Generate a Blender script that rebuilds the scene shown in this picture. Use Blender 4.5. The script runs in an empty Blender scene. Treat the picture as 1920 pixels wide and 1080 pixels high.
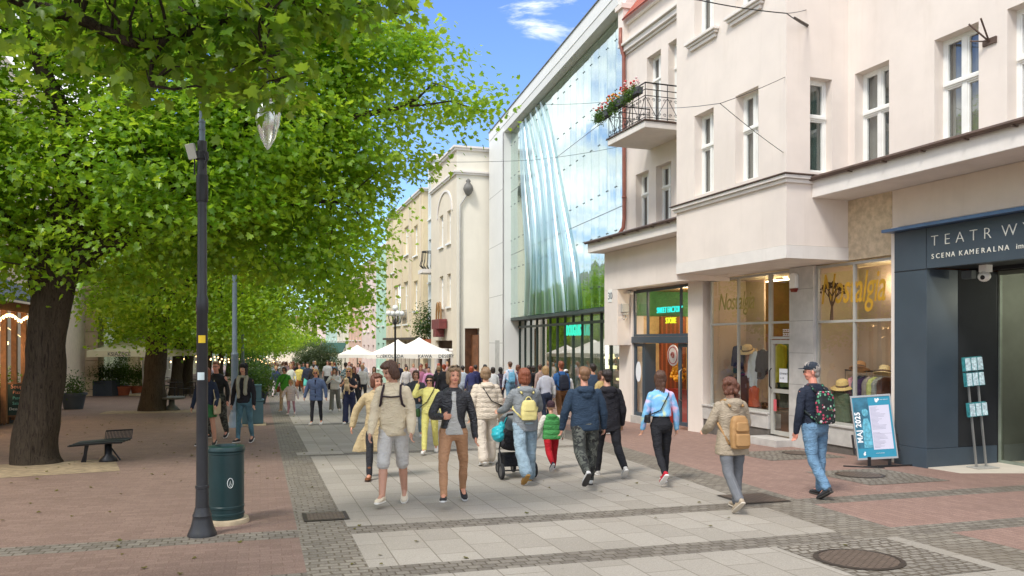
import bpy, bmesh, math, random
import numpy as np
from mathutils import Vector, Matrix, noise as mnoise
R = math.radians
random.seed(7); NR = np.random.default_rng(11)
scene = bpy.context.scene
col = scene.collection

# ------------------------------------------------------------------ camera
CAMZ, HY, GY, SL = 1.85, 640.0, 676.0, 0.024     # eye height, horizon row, ground vanishing row, fall of the street
cam_d = bpy.data.cameras.new('camera'); cam = bpy.data.objects.new('camera', cam_d); col.objects.link(cam)
cam.location = (0, 0, CAMZ); cam.rotation_euler = (R(90), 0, 0)
cam_d.sensor_width = 36; cam_d.lens = 36*1500/1920
cam_d.shift_y = (HY-540)/1920
cam_d.clip_start = 0.1; cam_d.clip_end = 5000
scene.camera = cam

# ------------------------------------------------------------------ exposure, sun, sky
scene.view_settings.view_transform = 'Standard'; scene.view_settings.look = 'None'
scene.view_settings.exposure = 0.97; scene.view_settings.gamma = 1.0
SUN_EL, SUN_DIR = R(52), Vector((-0.42, -0.62, 0))
sun_az = math.atan2(SUN_DIR.x, SUN_DIR.y)
sd = bpy.data.lights.new('sun', 'SUN'); sd.energy = 1.7; sd.angle = R(13); sd.color = (1, .95, .88)
sun = bpy.data.objects.new('sun', sd); col.objects.link(sun)
_v = Vector((math.sin(sun_az)*math.cos(SUN_EL), math.cos(sun_az)*math.cos(SUN_EL), math.sin(SUN_EL)))
sun.rotation_euler = (-_v).to_track_quat('-Z', 'Y').to_euler()

class NT:
    def __init__(s, tree): s.t = tree; s.n = tree.nodes; s.l = tree.links
    def add(s, typ, props=None, **inp):
        nd = s.n.new(typ)
        for k, v in (props or {}).items(): setattr(nd, k, v)
        for k, v in inp.items():
            k = k.replace('_', ' ')
            sock = None
            if k.isdigit() or (k[0] == 'i' and k[1:].isdigit()): sock = nd.inputs[int(k.lstrip('i'))]
            else: sock = nd.inputs[k]
            s.put(sock, v)
        return nd
    def put(s, sock, v):
        if isinstance(v, bpy.types.NodeSocket): s.l.new(v, sock)
        elif isinstance(v, bpy.types.Node): s.l.new(v.outputs[0], sock)
        else:
            if sock.type == 'RGBA' and len(v) == 3: v = (*v, 1)
            sock.default_value = v
    def math(s, op, a, b=0.0, c=0.0, clamp=False):
        nd = s.n.new('ShaderNodeMath'); nd.operation = op; nd.use_clamp = clamp
        for i, v in enumerate((a, b, c)): s.put(nd.inputs[i], v)
        return nd.outputs[0]
    def mix(s, f, a, b, blend='MIX'):
        nd = s.n.new('ShaderNodeMix'); nd.data_type = 'RGBA'; nd.blend_type = blend
        s.put(nd.inputs[0], f); s.put(nd.inputs[6], a); s.put(nd.inputs[7], b)
        return nd.outputs[2]
    def noise(s, vec, scale, detail=3, rough=.5, dist=0.0):
        nd = s.add('ShaderNodeTexNoise', Scale=scale, Detail=detail, Roughness=rough, Distortion=dist)
        if vec is not None: s.put(nd.inputs['Vector'], vec)
        return nd.outputs[0]
    def ramp(s, f, stops):
        nd = s.n.new('ShaderNodeValToRGB'); s.put(nd.inputs[0], f)
        el = nd.color_ramp.elements
        while len(el) < len(stops): el.new(.5)
        for e, (p, c) in zip(el, stops):
            e.position = p; e.color = (c, c, c, 1) if isinstance(c, (int, float)) else (*c, 1)
        return nd.outputs[0]
    def step(s, x, lo, hi):
        nd = s.n.new('ShaderNodeMapRange'); nd.interpolation_type = 'SMOOTHSTEP'
        s.put(nd.inputs[0], x); nd.inputs[1].default_value = lo; nd.inputs[2].default_value = hi
        return nd.outputs[0]
    def objc(s): return s.add('ShaderNodeTexCoord').outputs['Object']
    def sep(s, v): return s.add('ShaderNodeSeparateXYZ', Vector=v).outputs
    def comb(s, x, y, z): return s.add('ShaderNodeCombineXYZ', i0=x, i1=y, i2=z).outputs[0]

world = bpy.data.worlds.new('World'); scene.world = world; world.use_nodes = True
W = NT(world.node_tree); W.n.clear()
sky = W.add('ShaderNodeTexSky', dict(sky_type='NISHITA', sun_disc=False, sun_elevation=SUN_EL, sun_rotation=sun_az, air_density=1.0, dust_density=.4, ozone_density=2.5))
wd = W.add('ShaderNodeTexCoord').outputs['Generated']
sx, sy, sz = W.sep(wd)
inv = W.math('DIVIDE', 1.0, W.math('ADD', W.math('MAXIMUM', sz, 0.0), 0.22))
cv = W.comb(W.math('MULTIPLY', sx, inv), W.math('MULTIPLY', sy, inv), 0.0)
cn = W.noise(cv, 1.6, 8, .55, .3)
def wdot(v):
    v = Vector(v).normalized()
    nd = W.add('ShaderNodeVectorMath', dict(operation='DOT_PRODUCT'), i0=wd, i1=tuple(v)); return nd.outputs['Value']
clear = W.step(wdot((-.03, .97, .26)), .90, .965)
tuft = W.step(wdot((.045, 1, .45)), .9935, .9995)
f = W.math('SUBTRACT', W.math('ADD', cn, .12), W.math('MULTIPLY', clear, .40))
wisp = W.noise(W.add('ShaderNodeMapping', Vector=wd, Scale=(9, 9, 26)).outputs[0], 1.0, 7, .62, .4)
f = W.math('ADD', f, W.math('MULTIPLY', tuft, W.math('MULTIPLY', W.math('SUBTRACT', wisp, .18), .95)))
cl = W.step(f, .47, .66)
# the sun-side of a half-clouded sky: white clouds over Nishita blue
shade = W.noise(cv, 3.1, 5, .6)
ccol = W.mix(W.step(shade, .35, .65), (6.3, 6.6, 7.1), (9.2, 9.3, 9.4))
skyc = W.mix(1.0, sky.outputs[0], (.92, 1.06, 1.38), 'MULTIPLY')
bg = W.add('ShaderNodeBackground', Color=W.mix(cl, skyc, ccol), Strength=0.10)
W.l.new(bg.outputs[0], W.add('ShaderNodeOutputWorld').inputs[0])

# ------------------------------------------------------------------ pixel helpers (photo pixels -> world metres)
F = 1500.0
def G(px, py):                       # where a photo pixel meets the sloping street
    Y = CAMZ*F/(py-GY); return Vector(((px-960)/F*Y, Y, -SL*Y))
def gz(y): return -SL*y if y < 300 else -SL*300
def zat(py, Y): return CAMZ-(py-HY)/F*Y

# ------------------------------------------------------------------ materials
MATS = {}
def new_mat(name):
    m = bpy.data.materials.new(name); m.use_nodes = True
    n = NT(m.node_tree); n.n.clear(); out = n.add('ShaderNodeOutputMaterial'); return m, n, out
def mat(name, base, rough=.6, var=.12, vscale=4.0, bump=0.0, bscale=40.0, metal=0.0, spec=.5, stain=0.0, sheen=0.0, detail=4):
    if name in MATS: return MATS[name]
    m, n, out = new_mat(name)
    p = n.objc(); b = Vector(base)
    nz = n.noise(p, vscale, detail, .6)
    c = n.mix(n.step(nz, .3, .7), tuple(b*(1-var)), tuple(Vector([min(.95, x) for x in b*(1+var)])))
    if stain:
        st = n.noise(n.add('ShaderNodeMapping', Vector=p, Scale=(1, 1, .25)), 1.1, 6, .65)
        sk = n.noise(n.add('ShaderNodeMapping', Vector=p, Scale=(3.2, 3.2, .22)), 2.0, 5, .7)
        c = n.mix(n.math('MULTIPLY', n.step(sk, .54, .72), stain*.45), c, tuple(Vector((b.x*.70, b.y*.66, b.z*.60))))
        c = n.mix(n.math('MULTIPLY', n.step(st, .5, .78), stain), c, tuple(Vector((b.x*.62, b.y*.58, b.z*.5))))
    bs = n.add('ShaderNodeBsdfPrincipled', Base_Color=c, Roughness=rough, Metallic=metal)
    bs.inputs['Specular IOR Level'].default_value = spec
    if sheen: bs.inputs['Sheen Weight'].default_value = sheen
    if bump:
        n.put(bs.inputs['Normal'], n.add('ShaderNodeBump', Strength=bump, Distance=.01, Height=n.noise(p, bscale, 4, .6)))
    n.l.new(bs.outputs[0], out.inputs[0]); MATS[name] = m; return m
def srgb(r, g, b):
    f = lambda x: (x/255/12.92) if x/255 <= .04045 else ((x/255+.055)/1.055)**2.4
    return (f(r), f(g), f(b))
def emat(name, colr, strength):
    if name in MATS: return MATS[name]
    m, n, out = new_mat(name)
    n.l.new(n.add('ShaderNodeEmission', Color=colr, Strength=strength).outputs[0], out.inputs[0]); MATS[name] = m; return m
def glass_mat(name, tint=(.9, .95, .93), alpha=.75, rough=.01, ior=1.5, wob=.0, gl=(1, 1, 1)):
    """window glass: see-through in the mix of a fresnel mirror"""
    if name in MATS: return MATS[name]
    m, n, out = new_mat(name)
    bf = n.add('ShaderNodeNewGeometry').outputs['Backfacing']     # a single sheet: the same mirror from both faces
    fr = n.add('ShaderNodeFresnel', IOR=n.math('ADD', n.math('MULTIPLY', bf, 1/ior-ior), ior)).outputs[0]
    tr = n.add('ShaderNodeBsdfTransparent', Color=tint)
    g = n.add('ShaderNodeBsdfGlossy', Color=gl, Roughness=rough)
    if wob:
        bu = n.add('ShaderNodeBump', Strength=wob, Distance=.05, Height=n.noise(n.objc(), .9, 2)).outputs[0]
        n.put(g.inputs['Normal'], bu)
    k = n.math('ADD', n.math('MULTIPLY', fr, 1.0), 1-alpha, clamp=True)
    mx = n.add('ShaderNodeMixShader', i0=k, i1=tr.outputs[0], i2=g.outputs[0])
    n.l.new(mx.outputs[0], out.inputs[0]); MATS[name] = m; return m

# ------------------------------------------------------------------ objects and tags
def tag(o, label=None, cat=None, group=None, kind=None):
    if label: o['label'] = label
    if cat: o['category'] = cat
    if group: o['group'] = group
    if kind: o['kind'] = kind
    return o
def empty(name, loc, rz=0.0, label=None, cat=None, group=None, kind=None):
    o = bpy.data.objects.new(name, None); col.objects.link(o); o.location = loc; o.rotation_euler = (0, 0, rz)
    o.empty_display_size = .1
    return tag(o, label, cat, group, kind)
def link(name, me, m=None, parent=None, loc=None, rz=None, smooth=False):
    o = bpy.data.objects.new(name, me); col.objects.link(o)
    if m is not None:
        for x in (m if isinstance(m, (list, tuple)) else [m]): me.materials.append(x)
    if parent is not None: o.parent = parent
    if loc is not None: o.location = loc
    if rz is not None: o.rotation_euler = (0, 0, rz)
    if smooth: me.shade_smooth()
    return o
def copy_tree(o, parent=None):
    c = o.copy(); col.objects.link(c); c.parent = parent
    for ch in [x for x in bpy.data.objects if x.parent == o]: copy_tree(ch, c)
    return c

class MB:
    """collects shapes; build() links them as one mesh object"""
    def __init__(s): s.v = []; s.f = []; s.mi = []; s.cur = 0
    def mat(s, i): s.cur = i; return s
    def add(s, vs, fs):
        b = len(s.v); s.v += [tuple(x) for x in vs]
        s.f += [tuple(b+i for i in f) for f in fs]; s.mi += [s.cur]*len(fs); return s
    def box(s, x0, x1, y0, y1, z0, z1, M=None):
        vs = [Vector((x, y, z)) for z in (z0, z1) for y in (y0, y1) for x in (x0, x1)]
        if M is not None: vs = [M @ v for v in vs]
        return s.add(vs, [(0, 2, 3, 1), (4, 5, 7, 6), (0, 1, 5, 4), (2, 6, 7, 3), (0, 4, 6, 2), (1, 3, 7, 5)])
    def prism(s, poly, z0, z1, axis='z'):
        n = len(poly)
        def P(a, b, c): return {'z': (a, b, c), 'x': (c, a, b), 'y': (a, c, b)}[axis]
        vs = [P(a, b, z0) for a, b in poly]+[P(a, b, z1) for a, b in poly]
        return s.add(vs, [tuple(range(n))[::-1], tuple(range(n, 2*n))]+[(i, (i+1) % n, n+(i+1) % n, n+i) for i in range(n)])
    def tube(s, pts, r, n=8, cap=True):
        pts = [Vector(p) for p in pts]; k = len(pts)
        rs = r if isinstance(r, (list, tuple)) else [r]*k
        up = None; vs = []
        for i, p in enumerate(pts):
            t = (pts[min(i+1, k-1)]-pts[max(i-1, 0)]); t = t.normalized() if t.length > 1e-9 else Vector((0, 0, 1))
            if up is None:
                up = t.orthogonal().normalized()
            up = (up-t*up.dot(t)); up = up.normalized() if up.length > 1e-6 else t.orthogonal().normalized()
            q = t.cross(up)
            vs += [p+(up*math.cos(2*math.pi*j/n)+q*math.sin(2*math.pi*j/n))*rs[i] for j in range(n)]
        fs = [(i*n+j, i*n+(j+1) % n, (i+1)*n+(j+1) % n, (i+1)*n+j) for i in range(k-1) for j in range(n)]
        if cap: fs += [tuple(range(n))[::-1], tuple((k-1)*n+j for j in range(n))]
        return s.add(vs, fs)
    def lathe(s, prof, n=20, c=(0, 0), cap=True):
        vs = [(c[0]+r*math.cos(2*math.pi*j/n), c[1]+r*math.sin(2*math.pi*j/n), z) for r, z in prof for j in range(n)]
        k = len(prof)
        fs = [(i*n+j, i*n+(j+1) % n, (i+1)*n+(j+1) % n, (i+1)*n+j) for i in range(k-1) for j in range(n)]
        if cap: fs += [tuple(range(n))[::-1], tuple((k-1)*n+j for j in range(n))]
        return s.add(vs, fs)
    def ell(s, c, r, nu=12, nv=8, M=None):
        c = Vector(c); vs = []
        for i in range(nv+1):
            a = math.pi*i/nv
            for j in range(nu):
                b = 2*math.pi*j/nu
                v = Vector((r[0]*math.sin(a)*math.cos(b), r[1]*math.sin(a)*math.sin(b), r[2]*math.cos(a)))
                vs.append(c+(M @ v if M is not None else v))
        fs = [(i*nu+j, (i+1)*nu+j, (i+1)*nu+(j+1) % nu, i*nu+(j+1) % nu) for i in range(nv) for j in range(nu)]
        return s.add(vs, fs)
    def quad(s, a, b, c, d): return s.add([a, b, c, d], [(0, 1, 2, 3)])
    def build(s, name, m=None, parent=None, loc=None, rz=None, smooth=False, bevel=0.0):
        me = bpy.data.meshes.new(name); me.from_pydata(s.v, [], s.f)
        o = link(name, me, m, parent, loc, rz, smooth)
        if any(s.mi): me.polygons.foreach_set('material_index', s.mi)
        if smooth == 'auto': me.set_sharp_from_angle(angle=R(35))
        if bevel:
            md = o.modifiers.new('bevel', 'BEVEL'); md.width = bevel; md.segments = 2; md.limit_method = 'ANGLE'; md.angle_limit = R(40)
        me.update(); return o
def text(name, body, size, m, parent, M, extrude=.004, spacing=1.0, shear=0.0, align='LEFT', offset=0.0):
    cu = bpy.data.curves.new(name, 'FONT'); cu.body = body; cu.size = size; cu.extrude = extrude
    cu.space_character = spacing; cu.shear = shear; cu.align_x = align; cu.offset = offset
    cu.resolution_u = 3
    o = bpy.data.objects.new(name, cu); col.objects.link(o); cu.materials.append(m)
    o.parent = parent; o.matrix_local = M; return o

# ------------------------------------------------------------------ the street: local axes u (across, to the right) and v (along, away)
TH = math.atan2(.315, 1.0)
UU = Vector((math.cos(TH), math.sin(TH), 0)); VV = Vector((-math.sin(TH), math.cos(TH), 0))
def uv_of(p): return (p.x*UU.x+p.y*UU.y, p.x*VV.x+p.y*VV.y)
def street_sheet(name, polys, m, lift=0.0, step=3.0):
    """polys: list of (u0a,u1a,v0,u0b,u1b,v1) strips in street axes, cut along v so that they follow the fall"""
    b = MB()
    for (a0, a1, v0, b0, b1, v1) in polys:
        k = max(1, int(abs(v1-v0)/step)); ku = max(1, int(max(abs(a1-a0), abs(b1-b0))/4))
        for i in range(k):
            t0, t1 = i/k, (i+1)/k
            for j in range(ku):
                s0, s1 = j/ku, (j+1)/ku
                q = []
                for (s_, t_) in ((s0, t0), (s1, t0), (s1, t1), (s0, t1)):
                    lo = a0+(b0-a0)*t_; hi = a1+(b1-a1)*t_
                    u = lo+(hi-lo)*s_; v = v0+(v1-v0)*t_
                    y = u*UU.y+v*VV.y
                    q.append((u, v, gz(y)+lift))
                b.quad(*q)
    o = b.build(name, m, rz=TH); tag(o, kind='structure'); return o

def stone_mat(name, c1, c2, bw, bh, mortar, msize=.02, offset=.5, bump=.4, grain=180., rot=0.0, squash=1.0, wobble=0.0, rough=.75, dirt=.35, dirtc=(.10, .085, .07), speck=.35):
    m, n, out = new_mat(name)
    p = n.objc()
    p2 = n.add('ShaderNodeMapping', Vector=p, Rotation=(0, 0, rot)).outputs[0]
    if wobble:
        wn = n.add('ShaderNodeTexNoise', Scale=2.2, Detail=2); n.put(wn.inputs['Vector'], p)
        off = n.add('ShaderNodeVectorMath', dict(operation='SCALE'), i0=wn.outputs['Color'], Scale=wobble)
        p2 = n.add('ShaderNodeVectorMath', dict(operation='ADD'), i0=p2, i1=off.outputs[0]).outputs[0]
    br = n.add('ShaderNodeTexBrick', dict(offset=offset, squash=squash), Vector=p2, Color1=(0, 0, 0), Color2=(1, 1, 1), Mortar=(0, 0, 0), Scale=1.0)
    br.inputs['Mortar Size'].default_value = msize; br.inputs['Mortar Smooth'].default_value = .3
    br.inputs['Brick Width'].default_value = bw; br.inputs['Row Height'].default_value = bh
    t = n.sep(br.outputs['Color'])[0]
    base = n.mix(t, c1, c2)
    g = n.noise(p, grain, 2, .7)
    base = n.mix(n.math('MULTIPLY', n.step(g, .50, .72), speck), base, tuple(Vector(c1)*.35))
    base = n.mix(n.math('MULTIPLY', n.step(g, .48, .28), speck), base, tuple(Vector([min(.9, x*1.7) for x in c2])))
    d = n.noise(p, .55, 7, .68)
    base = n.mix(n.math('MULTIPLY', n.step(d, .48, .72), dirt), base, dirtc)
    gum = n.add('ShaderNodeTexVoronoi', Vector=p, Scale=2.3).outputs['Distance']
    base = n.mix(n.math('MULTIPLY', n.step(gum, .045, .03), .35), base, tuple(Vector(c1)*.45))
    big = n.noise(p, .16, 4, .6)
    base = n.mix(n.math('MULTIPLY', n.step(big, .42, .62), .22), base, tuple(Vector(c1)*.72))
    base = n.mix(br.outputs['Fac'], base, mortar)
    h = n.math('SUBTRACT', n.math('MULTIPLY', g, .25), br.outputs['Fac'])
    bs = n.add('ShaderNodeBsdfPrincipled', Base_Color=base, Roughness=rough)
    bs.inputs['Specular IOR Level'].default_value = .3
    n.put(bs.inputs['Normal'], n.add('ShaderNodeBump', Strength=bump, Distance=.008, Height=h))
    n.l.new(bs.outputs[0], out.inputs[0]); return m

m_slab = stone_mat('granite_slabs', srgb(148, 141, 130), srgb(164, 157, 146), .60, .40, srgb(120, 112, 100), .007, bump=.2, grain=70, dirt=.35, dirtc=srgb(140, 131, 118), rot=R(90), speck=.30)
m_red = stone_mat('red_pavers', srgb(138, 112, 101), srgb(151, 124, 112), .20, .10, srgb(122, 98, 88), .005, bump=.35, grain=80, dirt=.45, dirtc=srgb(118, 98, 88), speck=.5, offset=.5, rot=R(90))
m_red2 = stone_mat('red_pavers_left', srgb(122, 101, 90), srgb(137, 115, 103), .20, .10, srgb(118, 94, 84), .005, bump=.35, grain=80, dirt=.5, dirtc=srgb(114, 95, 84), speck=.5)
m_cob = stone_mat('cobbles', srgb(114, 107, 97), srgb(140, 133, 121), .16, .10, srgb(96, 87, 74), .010, bump=.6, grain=50, wobble=.10, dirt=.45, dirtc=srgb(104, 92, 76), speck=.3)
m_cobb = stone_mat('cobbles_band', srgb(108, 101, 92), srgb(132, 125, 114), .13, .11, srgb(86, 78, 67), .009, bump=.6, grain=50, wobble=.08, rot=R(0), dirt=.4, dirtc=srgb(102, 90, 75), speck=.3)
m_earth = mat('bare_earth', srgb(150, 132, 105), .95, .25, 6, .8, 50)
def redge(v): return 5.93+.09*(v-7) if v < 30 else 5.93+.09*23
UL0, UL1, CBW = .39, .93, .72
VS = [-6, 6.8, 7.2, 8.65, 9.05, 15.9, 16.3, 23.6, 24.0, 40, 60, 90, 160, 300]
slabs, bands, lp, rb, rp, lc = [], [], [], [], [], []
for a, b in zip(VS[:-1], VS[1:]):
    ea, eb = (6.38, 6.38) if b < 7 else (redge(a), redge(b)); isb = (b-a) < .5
    (bands if isb else slabs).append((UL1, ea, a, UL1, eb, b))
    lc.append((UL0, UL1, a, UL0, UL1, b)); rb.append((ea, ea+CBW, a, eb, eb+CBW, b))
    near = b < 40
    (bands if isb and a < 10 else rp).append((ea+CBW, 22, a, eb+CBW, 22, b))
    (bands if isb and a < 10 else lp).append((-60 if not isb else -9, UL0, a, -60 if not isb else -9, UL0, b))
    if isb and a < 10: lp.append((-60, -9, a, -60, -9, b))
street_sheet('ground_base', [(-200, 200, -20, -200, 200, 320)], mat('ground_soil', srgb(140, 120, 105), .9), lift=-.05, step=10)
street_sheet('street_paving', slabs, m_slab); street_sheet('cross_bands', bands, m_cobb)
street_sheet('cobble_strip', lc, m_cob); street_sheet('cobble_border', rb, m_cob)
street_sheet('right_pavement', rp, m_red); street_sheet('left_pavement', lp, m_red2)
g = MB(); g.quad((-3000, 290, gz(300)-.3), (3000, 290, gz(300)-.3), (3000, 4500, gz(300)-.3), (-3000, 4500, gz(300)-.3))
tag(g.build('far_ground', mat('far_grass', (.07, .09, .04), .9)), kind='structure')
def patch(name, cx, cy, w, d, m, lift=.004, rot=0.0, rnd=False, n=20):
    """a flush patch in the paving, centred on a photo pixel"""
    p = G(cx, cy); b = MB(); vs = []
    if rnd: pts = [(w/2*math.cos(2*math.pi*i/n), d/2*math.sin(2*math.pi*i/n)) for i in range(n)]
    else: pts = [(-w/2, -d/2), (w/2, -d/2), (w/2, d/2), (-w/2, d/2)]
    c, s = math.cos(TH+rot), math.sin(TH+rot)
    pts = [(x, y, -SL*(x*s+y*c)) for x, y in pts]
    b.add(pts, [tuple(range(len(pts)))])
    o = b.build(name, m, loc=(p.x, p.y, gz(p.y)+lift), rz=TH+rot); return o
m_ring = stone_mat('cobbles_round_cover', srgb(120, 113, 103), srgb(146, 139, 128), .12, .09, srgb(94, 85, 73), .014, bump=1.0, wobble=.2, grain=60, dirt=.4)
m_slab2 = stone_mat('granite_plain', srgb(158, 151, 140), srgb(168, 161, 150), 1.4, .5, srgb(140, 132, 122), .008, bump=.2, grain=90, dirt=.2, dirtc=srgb(150, 140, 128), rot=R(90))
def iron_mat():
    m, n, out = new_mat('cast_iron')
    p = n.objc(); w = n.add('ShaderNodeTexBrick', dict(offset=.5), Vector=p, Scale=1.0, Color1=(1, 1, 1), Color2=(.7, .7, .7), Mortar=(0, 0, 0))
    w.inputs['Brick Width'].default_value = .09; w.inputs['Row Height'].default_value = .035; w.inputs['Mortar Size'].default_value = .008
    c = n.mix(n.sep(w.outputs[0])[0], srgb(86, 74, 64), srgb(138, 120, 106))
    bs = n.add('ShaderNodeBsdfPrincipled', Base_Color=c, Roughness=.6, Metallic=.5)
    n.put(bs.inputs['Normal'], n.add('ShaderNodeBump', Strength=1.0, Distance=.01, Height=n.sep(w.outputs[0])[0]))
    n.l.new(bs.outputs[0], out.inputs[0]); return m
m_iron = iron_mat()
def cover(cx, cy, w, label, square=None, rnd=True, mrg=None):
    p = G(cx, cy); o = empty('manhole_cover', (p.x, p.y, gz(p.y)), TH, label, 'manhole cover', 'covers let into the paving')
    def disc(r, z): 
        k = 28 if rnd else 4; off = 0 if rnd else math.pi/4; rr = r if rnd else r*1.414
        return [(rr*math.cos(off+2*math.pi*i/k), rr*math.sin(off+2*math.pi*i/k), z-SL*(rr*math.sin(off+2*math.pi*i/k)*math.cos(TH)+rr*math.cos(off+2*math.pi*i/k)*math.sin(TH))) for i in range(k)]
    b = MB(); d = disc(w/2, .014); b.add(d, [tuple(range(len(d)))]); b.build('lid', m_iron, o)
    b = MB(); a, c2 = disc(w/2+.005, .016), disc(w/2+.05, .012); k = len(a)
    b.add(a+c2, [(i, (i+1) % k, k+(i+1) % k, k+i) for i in range(k)]); b.build('rim', mat('iron_rim', srgb(80, 70, 62), .55, metal=.6), o)
tag(patch('cobble_surround', 1650, 1046, 1.32, 1.32, m_ring), kind='structure')
cover(1610, 1050, .70, 'large round iron manhole cover in a square of cobbles at the bottom right')
tag(patch('cobble_surround', 1640, 893, 1.5, 1.5, m_ring), kind='structure')
cover(1612, 891, .66, 'round iron manhole cover in the red paving in front of the poster stand')
tag(patch('cobble_surround', 1475, 853, 1.7, 1.4, m_ring), kind='structure')
cover(1500, 850, .60, 'dark round cover in the pavement before the shop door')
cover(1412, 935, .60, 'square rusty iron plate at the edge of the red paving', rnd=False)
cover(610, 969, .42, 'rectangular drain grate in the cobble strip beside the litter bin', rnd=False)
tag(patch('granite_plate', 600, 850, .9, .5, m_slab2), kind='structure')
tag(patch('tree_bed', 60, 880, 2.6, 1.9, m_earth, rot=.2), kind='structure')
tag(patch('tree_bed', 285, 772, 3.2, 1.8, m_earth), kind='structure')
# ================================================================== BUILDINGS
class Frame:
    """facade axes: s along the wall (away from the camera), d out of the wall, z up"""
    def __init__(f, p, k):            # p: point on the wall line, k = dX/dY of the line
        f.p = Vector((p[0], p[1], 0)); f.e = Vector((k, 1, 0)).normalized(); f.n = Vector((-f.e.y, f.e.x, 0)); f.k = k
        f.rz = math.atan2(f.e.y, f.e.x)
    def s(f, px, d=0.0):              # distance along the wall seen at photo column px, for a plane d proud
        r = (px-960)/F; q = f.p+f.n*d
        Y = (q.x-f.k*q.y)/(r-f.k); X = r*Y
        return (Vector((X, Y, 0))-q).dot(f.e)
    def w(f, s, d=0.0, z=0.0): return f.p+f.e*s+f.n*d+Vector((0, 0, z))
    def z(f, px, py, d=0.0): return zat(py, f.w(f.s(px, d), d).y)
I4 = Matrix.Identity(4)
def side_M(s0, sign=-1):              # plane at s=s0 looking along -s (towards the camera): (a,out,z)->(s0-out, a, z)
    return Matrix(((0, -1, 0, s0), (1, 0, 0, 0), (0, 0, 1, 0), (0, 0, 0, 1)))
def wall(b, a0, a1, z0, z1, out, openings, depth=.22, M=I4, reveal=True):
    """a wall face with real openings and their reveals; openings: (a0,a1,z0,z1)"""
    As = sorted({a0, a1}|{x for o in openings for x in o[:2] if a0 < x < a1}); Zs = sorted({z0, z1}|{x for o in openings for x in o[2:4] if z0 < x < z1})
    def P(a, d, z): return M @ Vector((a, d, z))
    for i in range(len(As)-1):
        for j in range(len(Zs)-1):
            ca, cz = (As[i]+As[i+1])/2, (Zs[j]+Zs[j+1])/2
            if any(o[0] < ca < o[1] and o[2] < cz < o[3] for o in openings): continue
            b.quad(P(As[i], out, Zs[j]), P(As[i], out, Zs[j+1]), P(As[i+1], out, Zs[j+1]), P(As[i+1], out, Zs[j]))
    if reveal:
        for o in openings:
            x0, x1, y0, y1 = o[:4]; q = out-depth
            b.quad(P(x0, out, y0), P(x0, q, y0), P(x0, q, y1), P(x0, out, y1)); b.quad(P(x1, out, y0), P(x1, out, y1), P(x1, q, y1), P(x1, q, y0))
            b.quad(P(x0, out, y1), P(x0, q, y1), P(x1, q, y1), P(x1, out, y1)); b.quad(P(x0, out, y0), P(x1, out, y0), P(x1, q, y0), P(x0, q, y0))
def mbox(b, M, a0, a1, d0, d1, z0, z1): return b.box(a0, a1, d0, d1, z0, z1, M)

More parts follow.
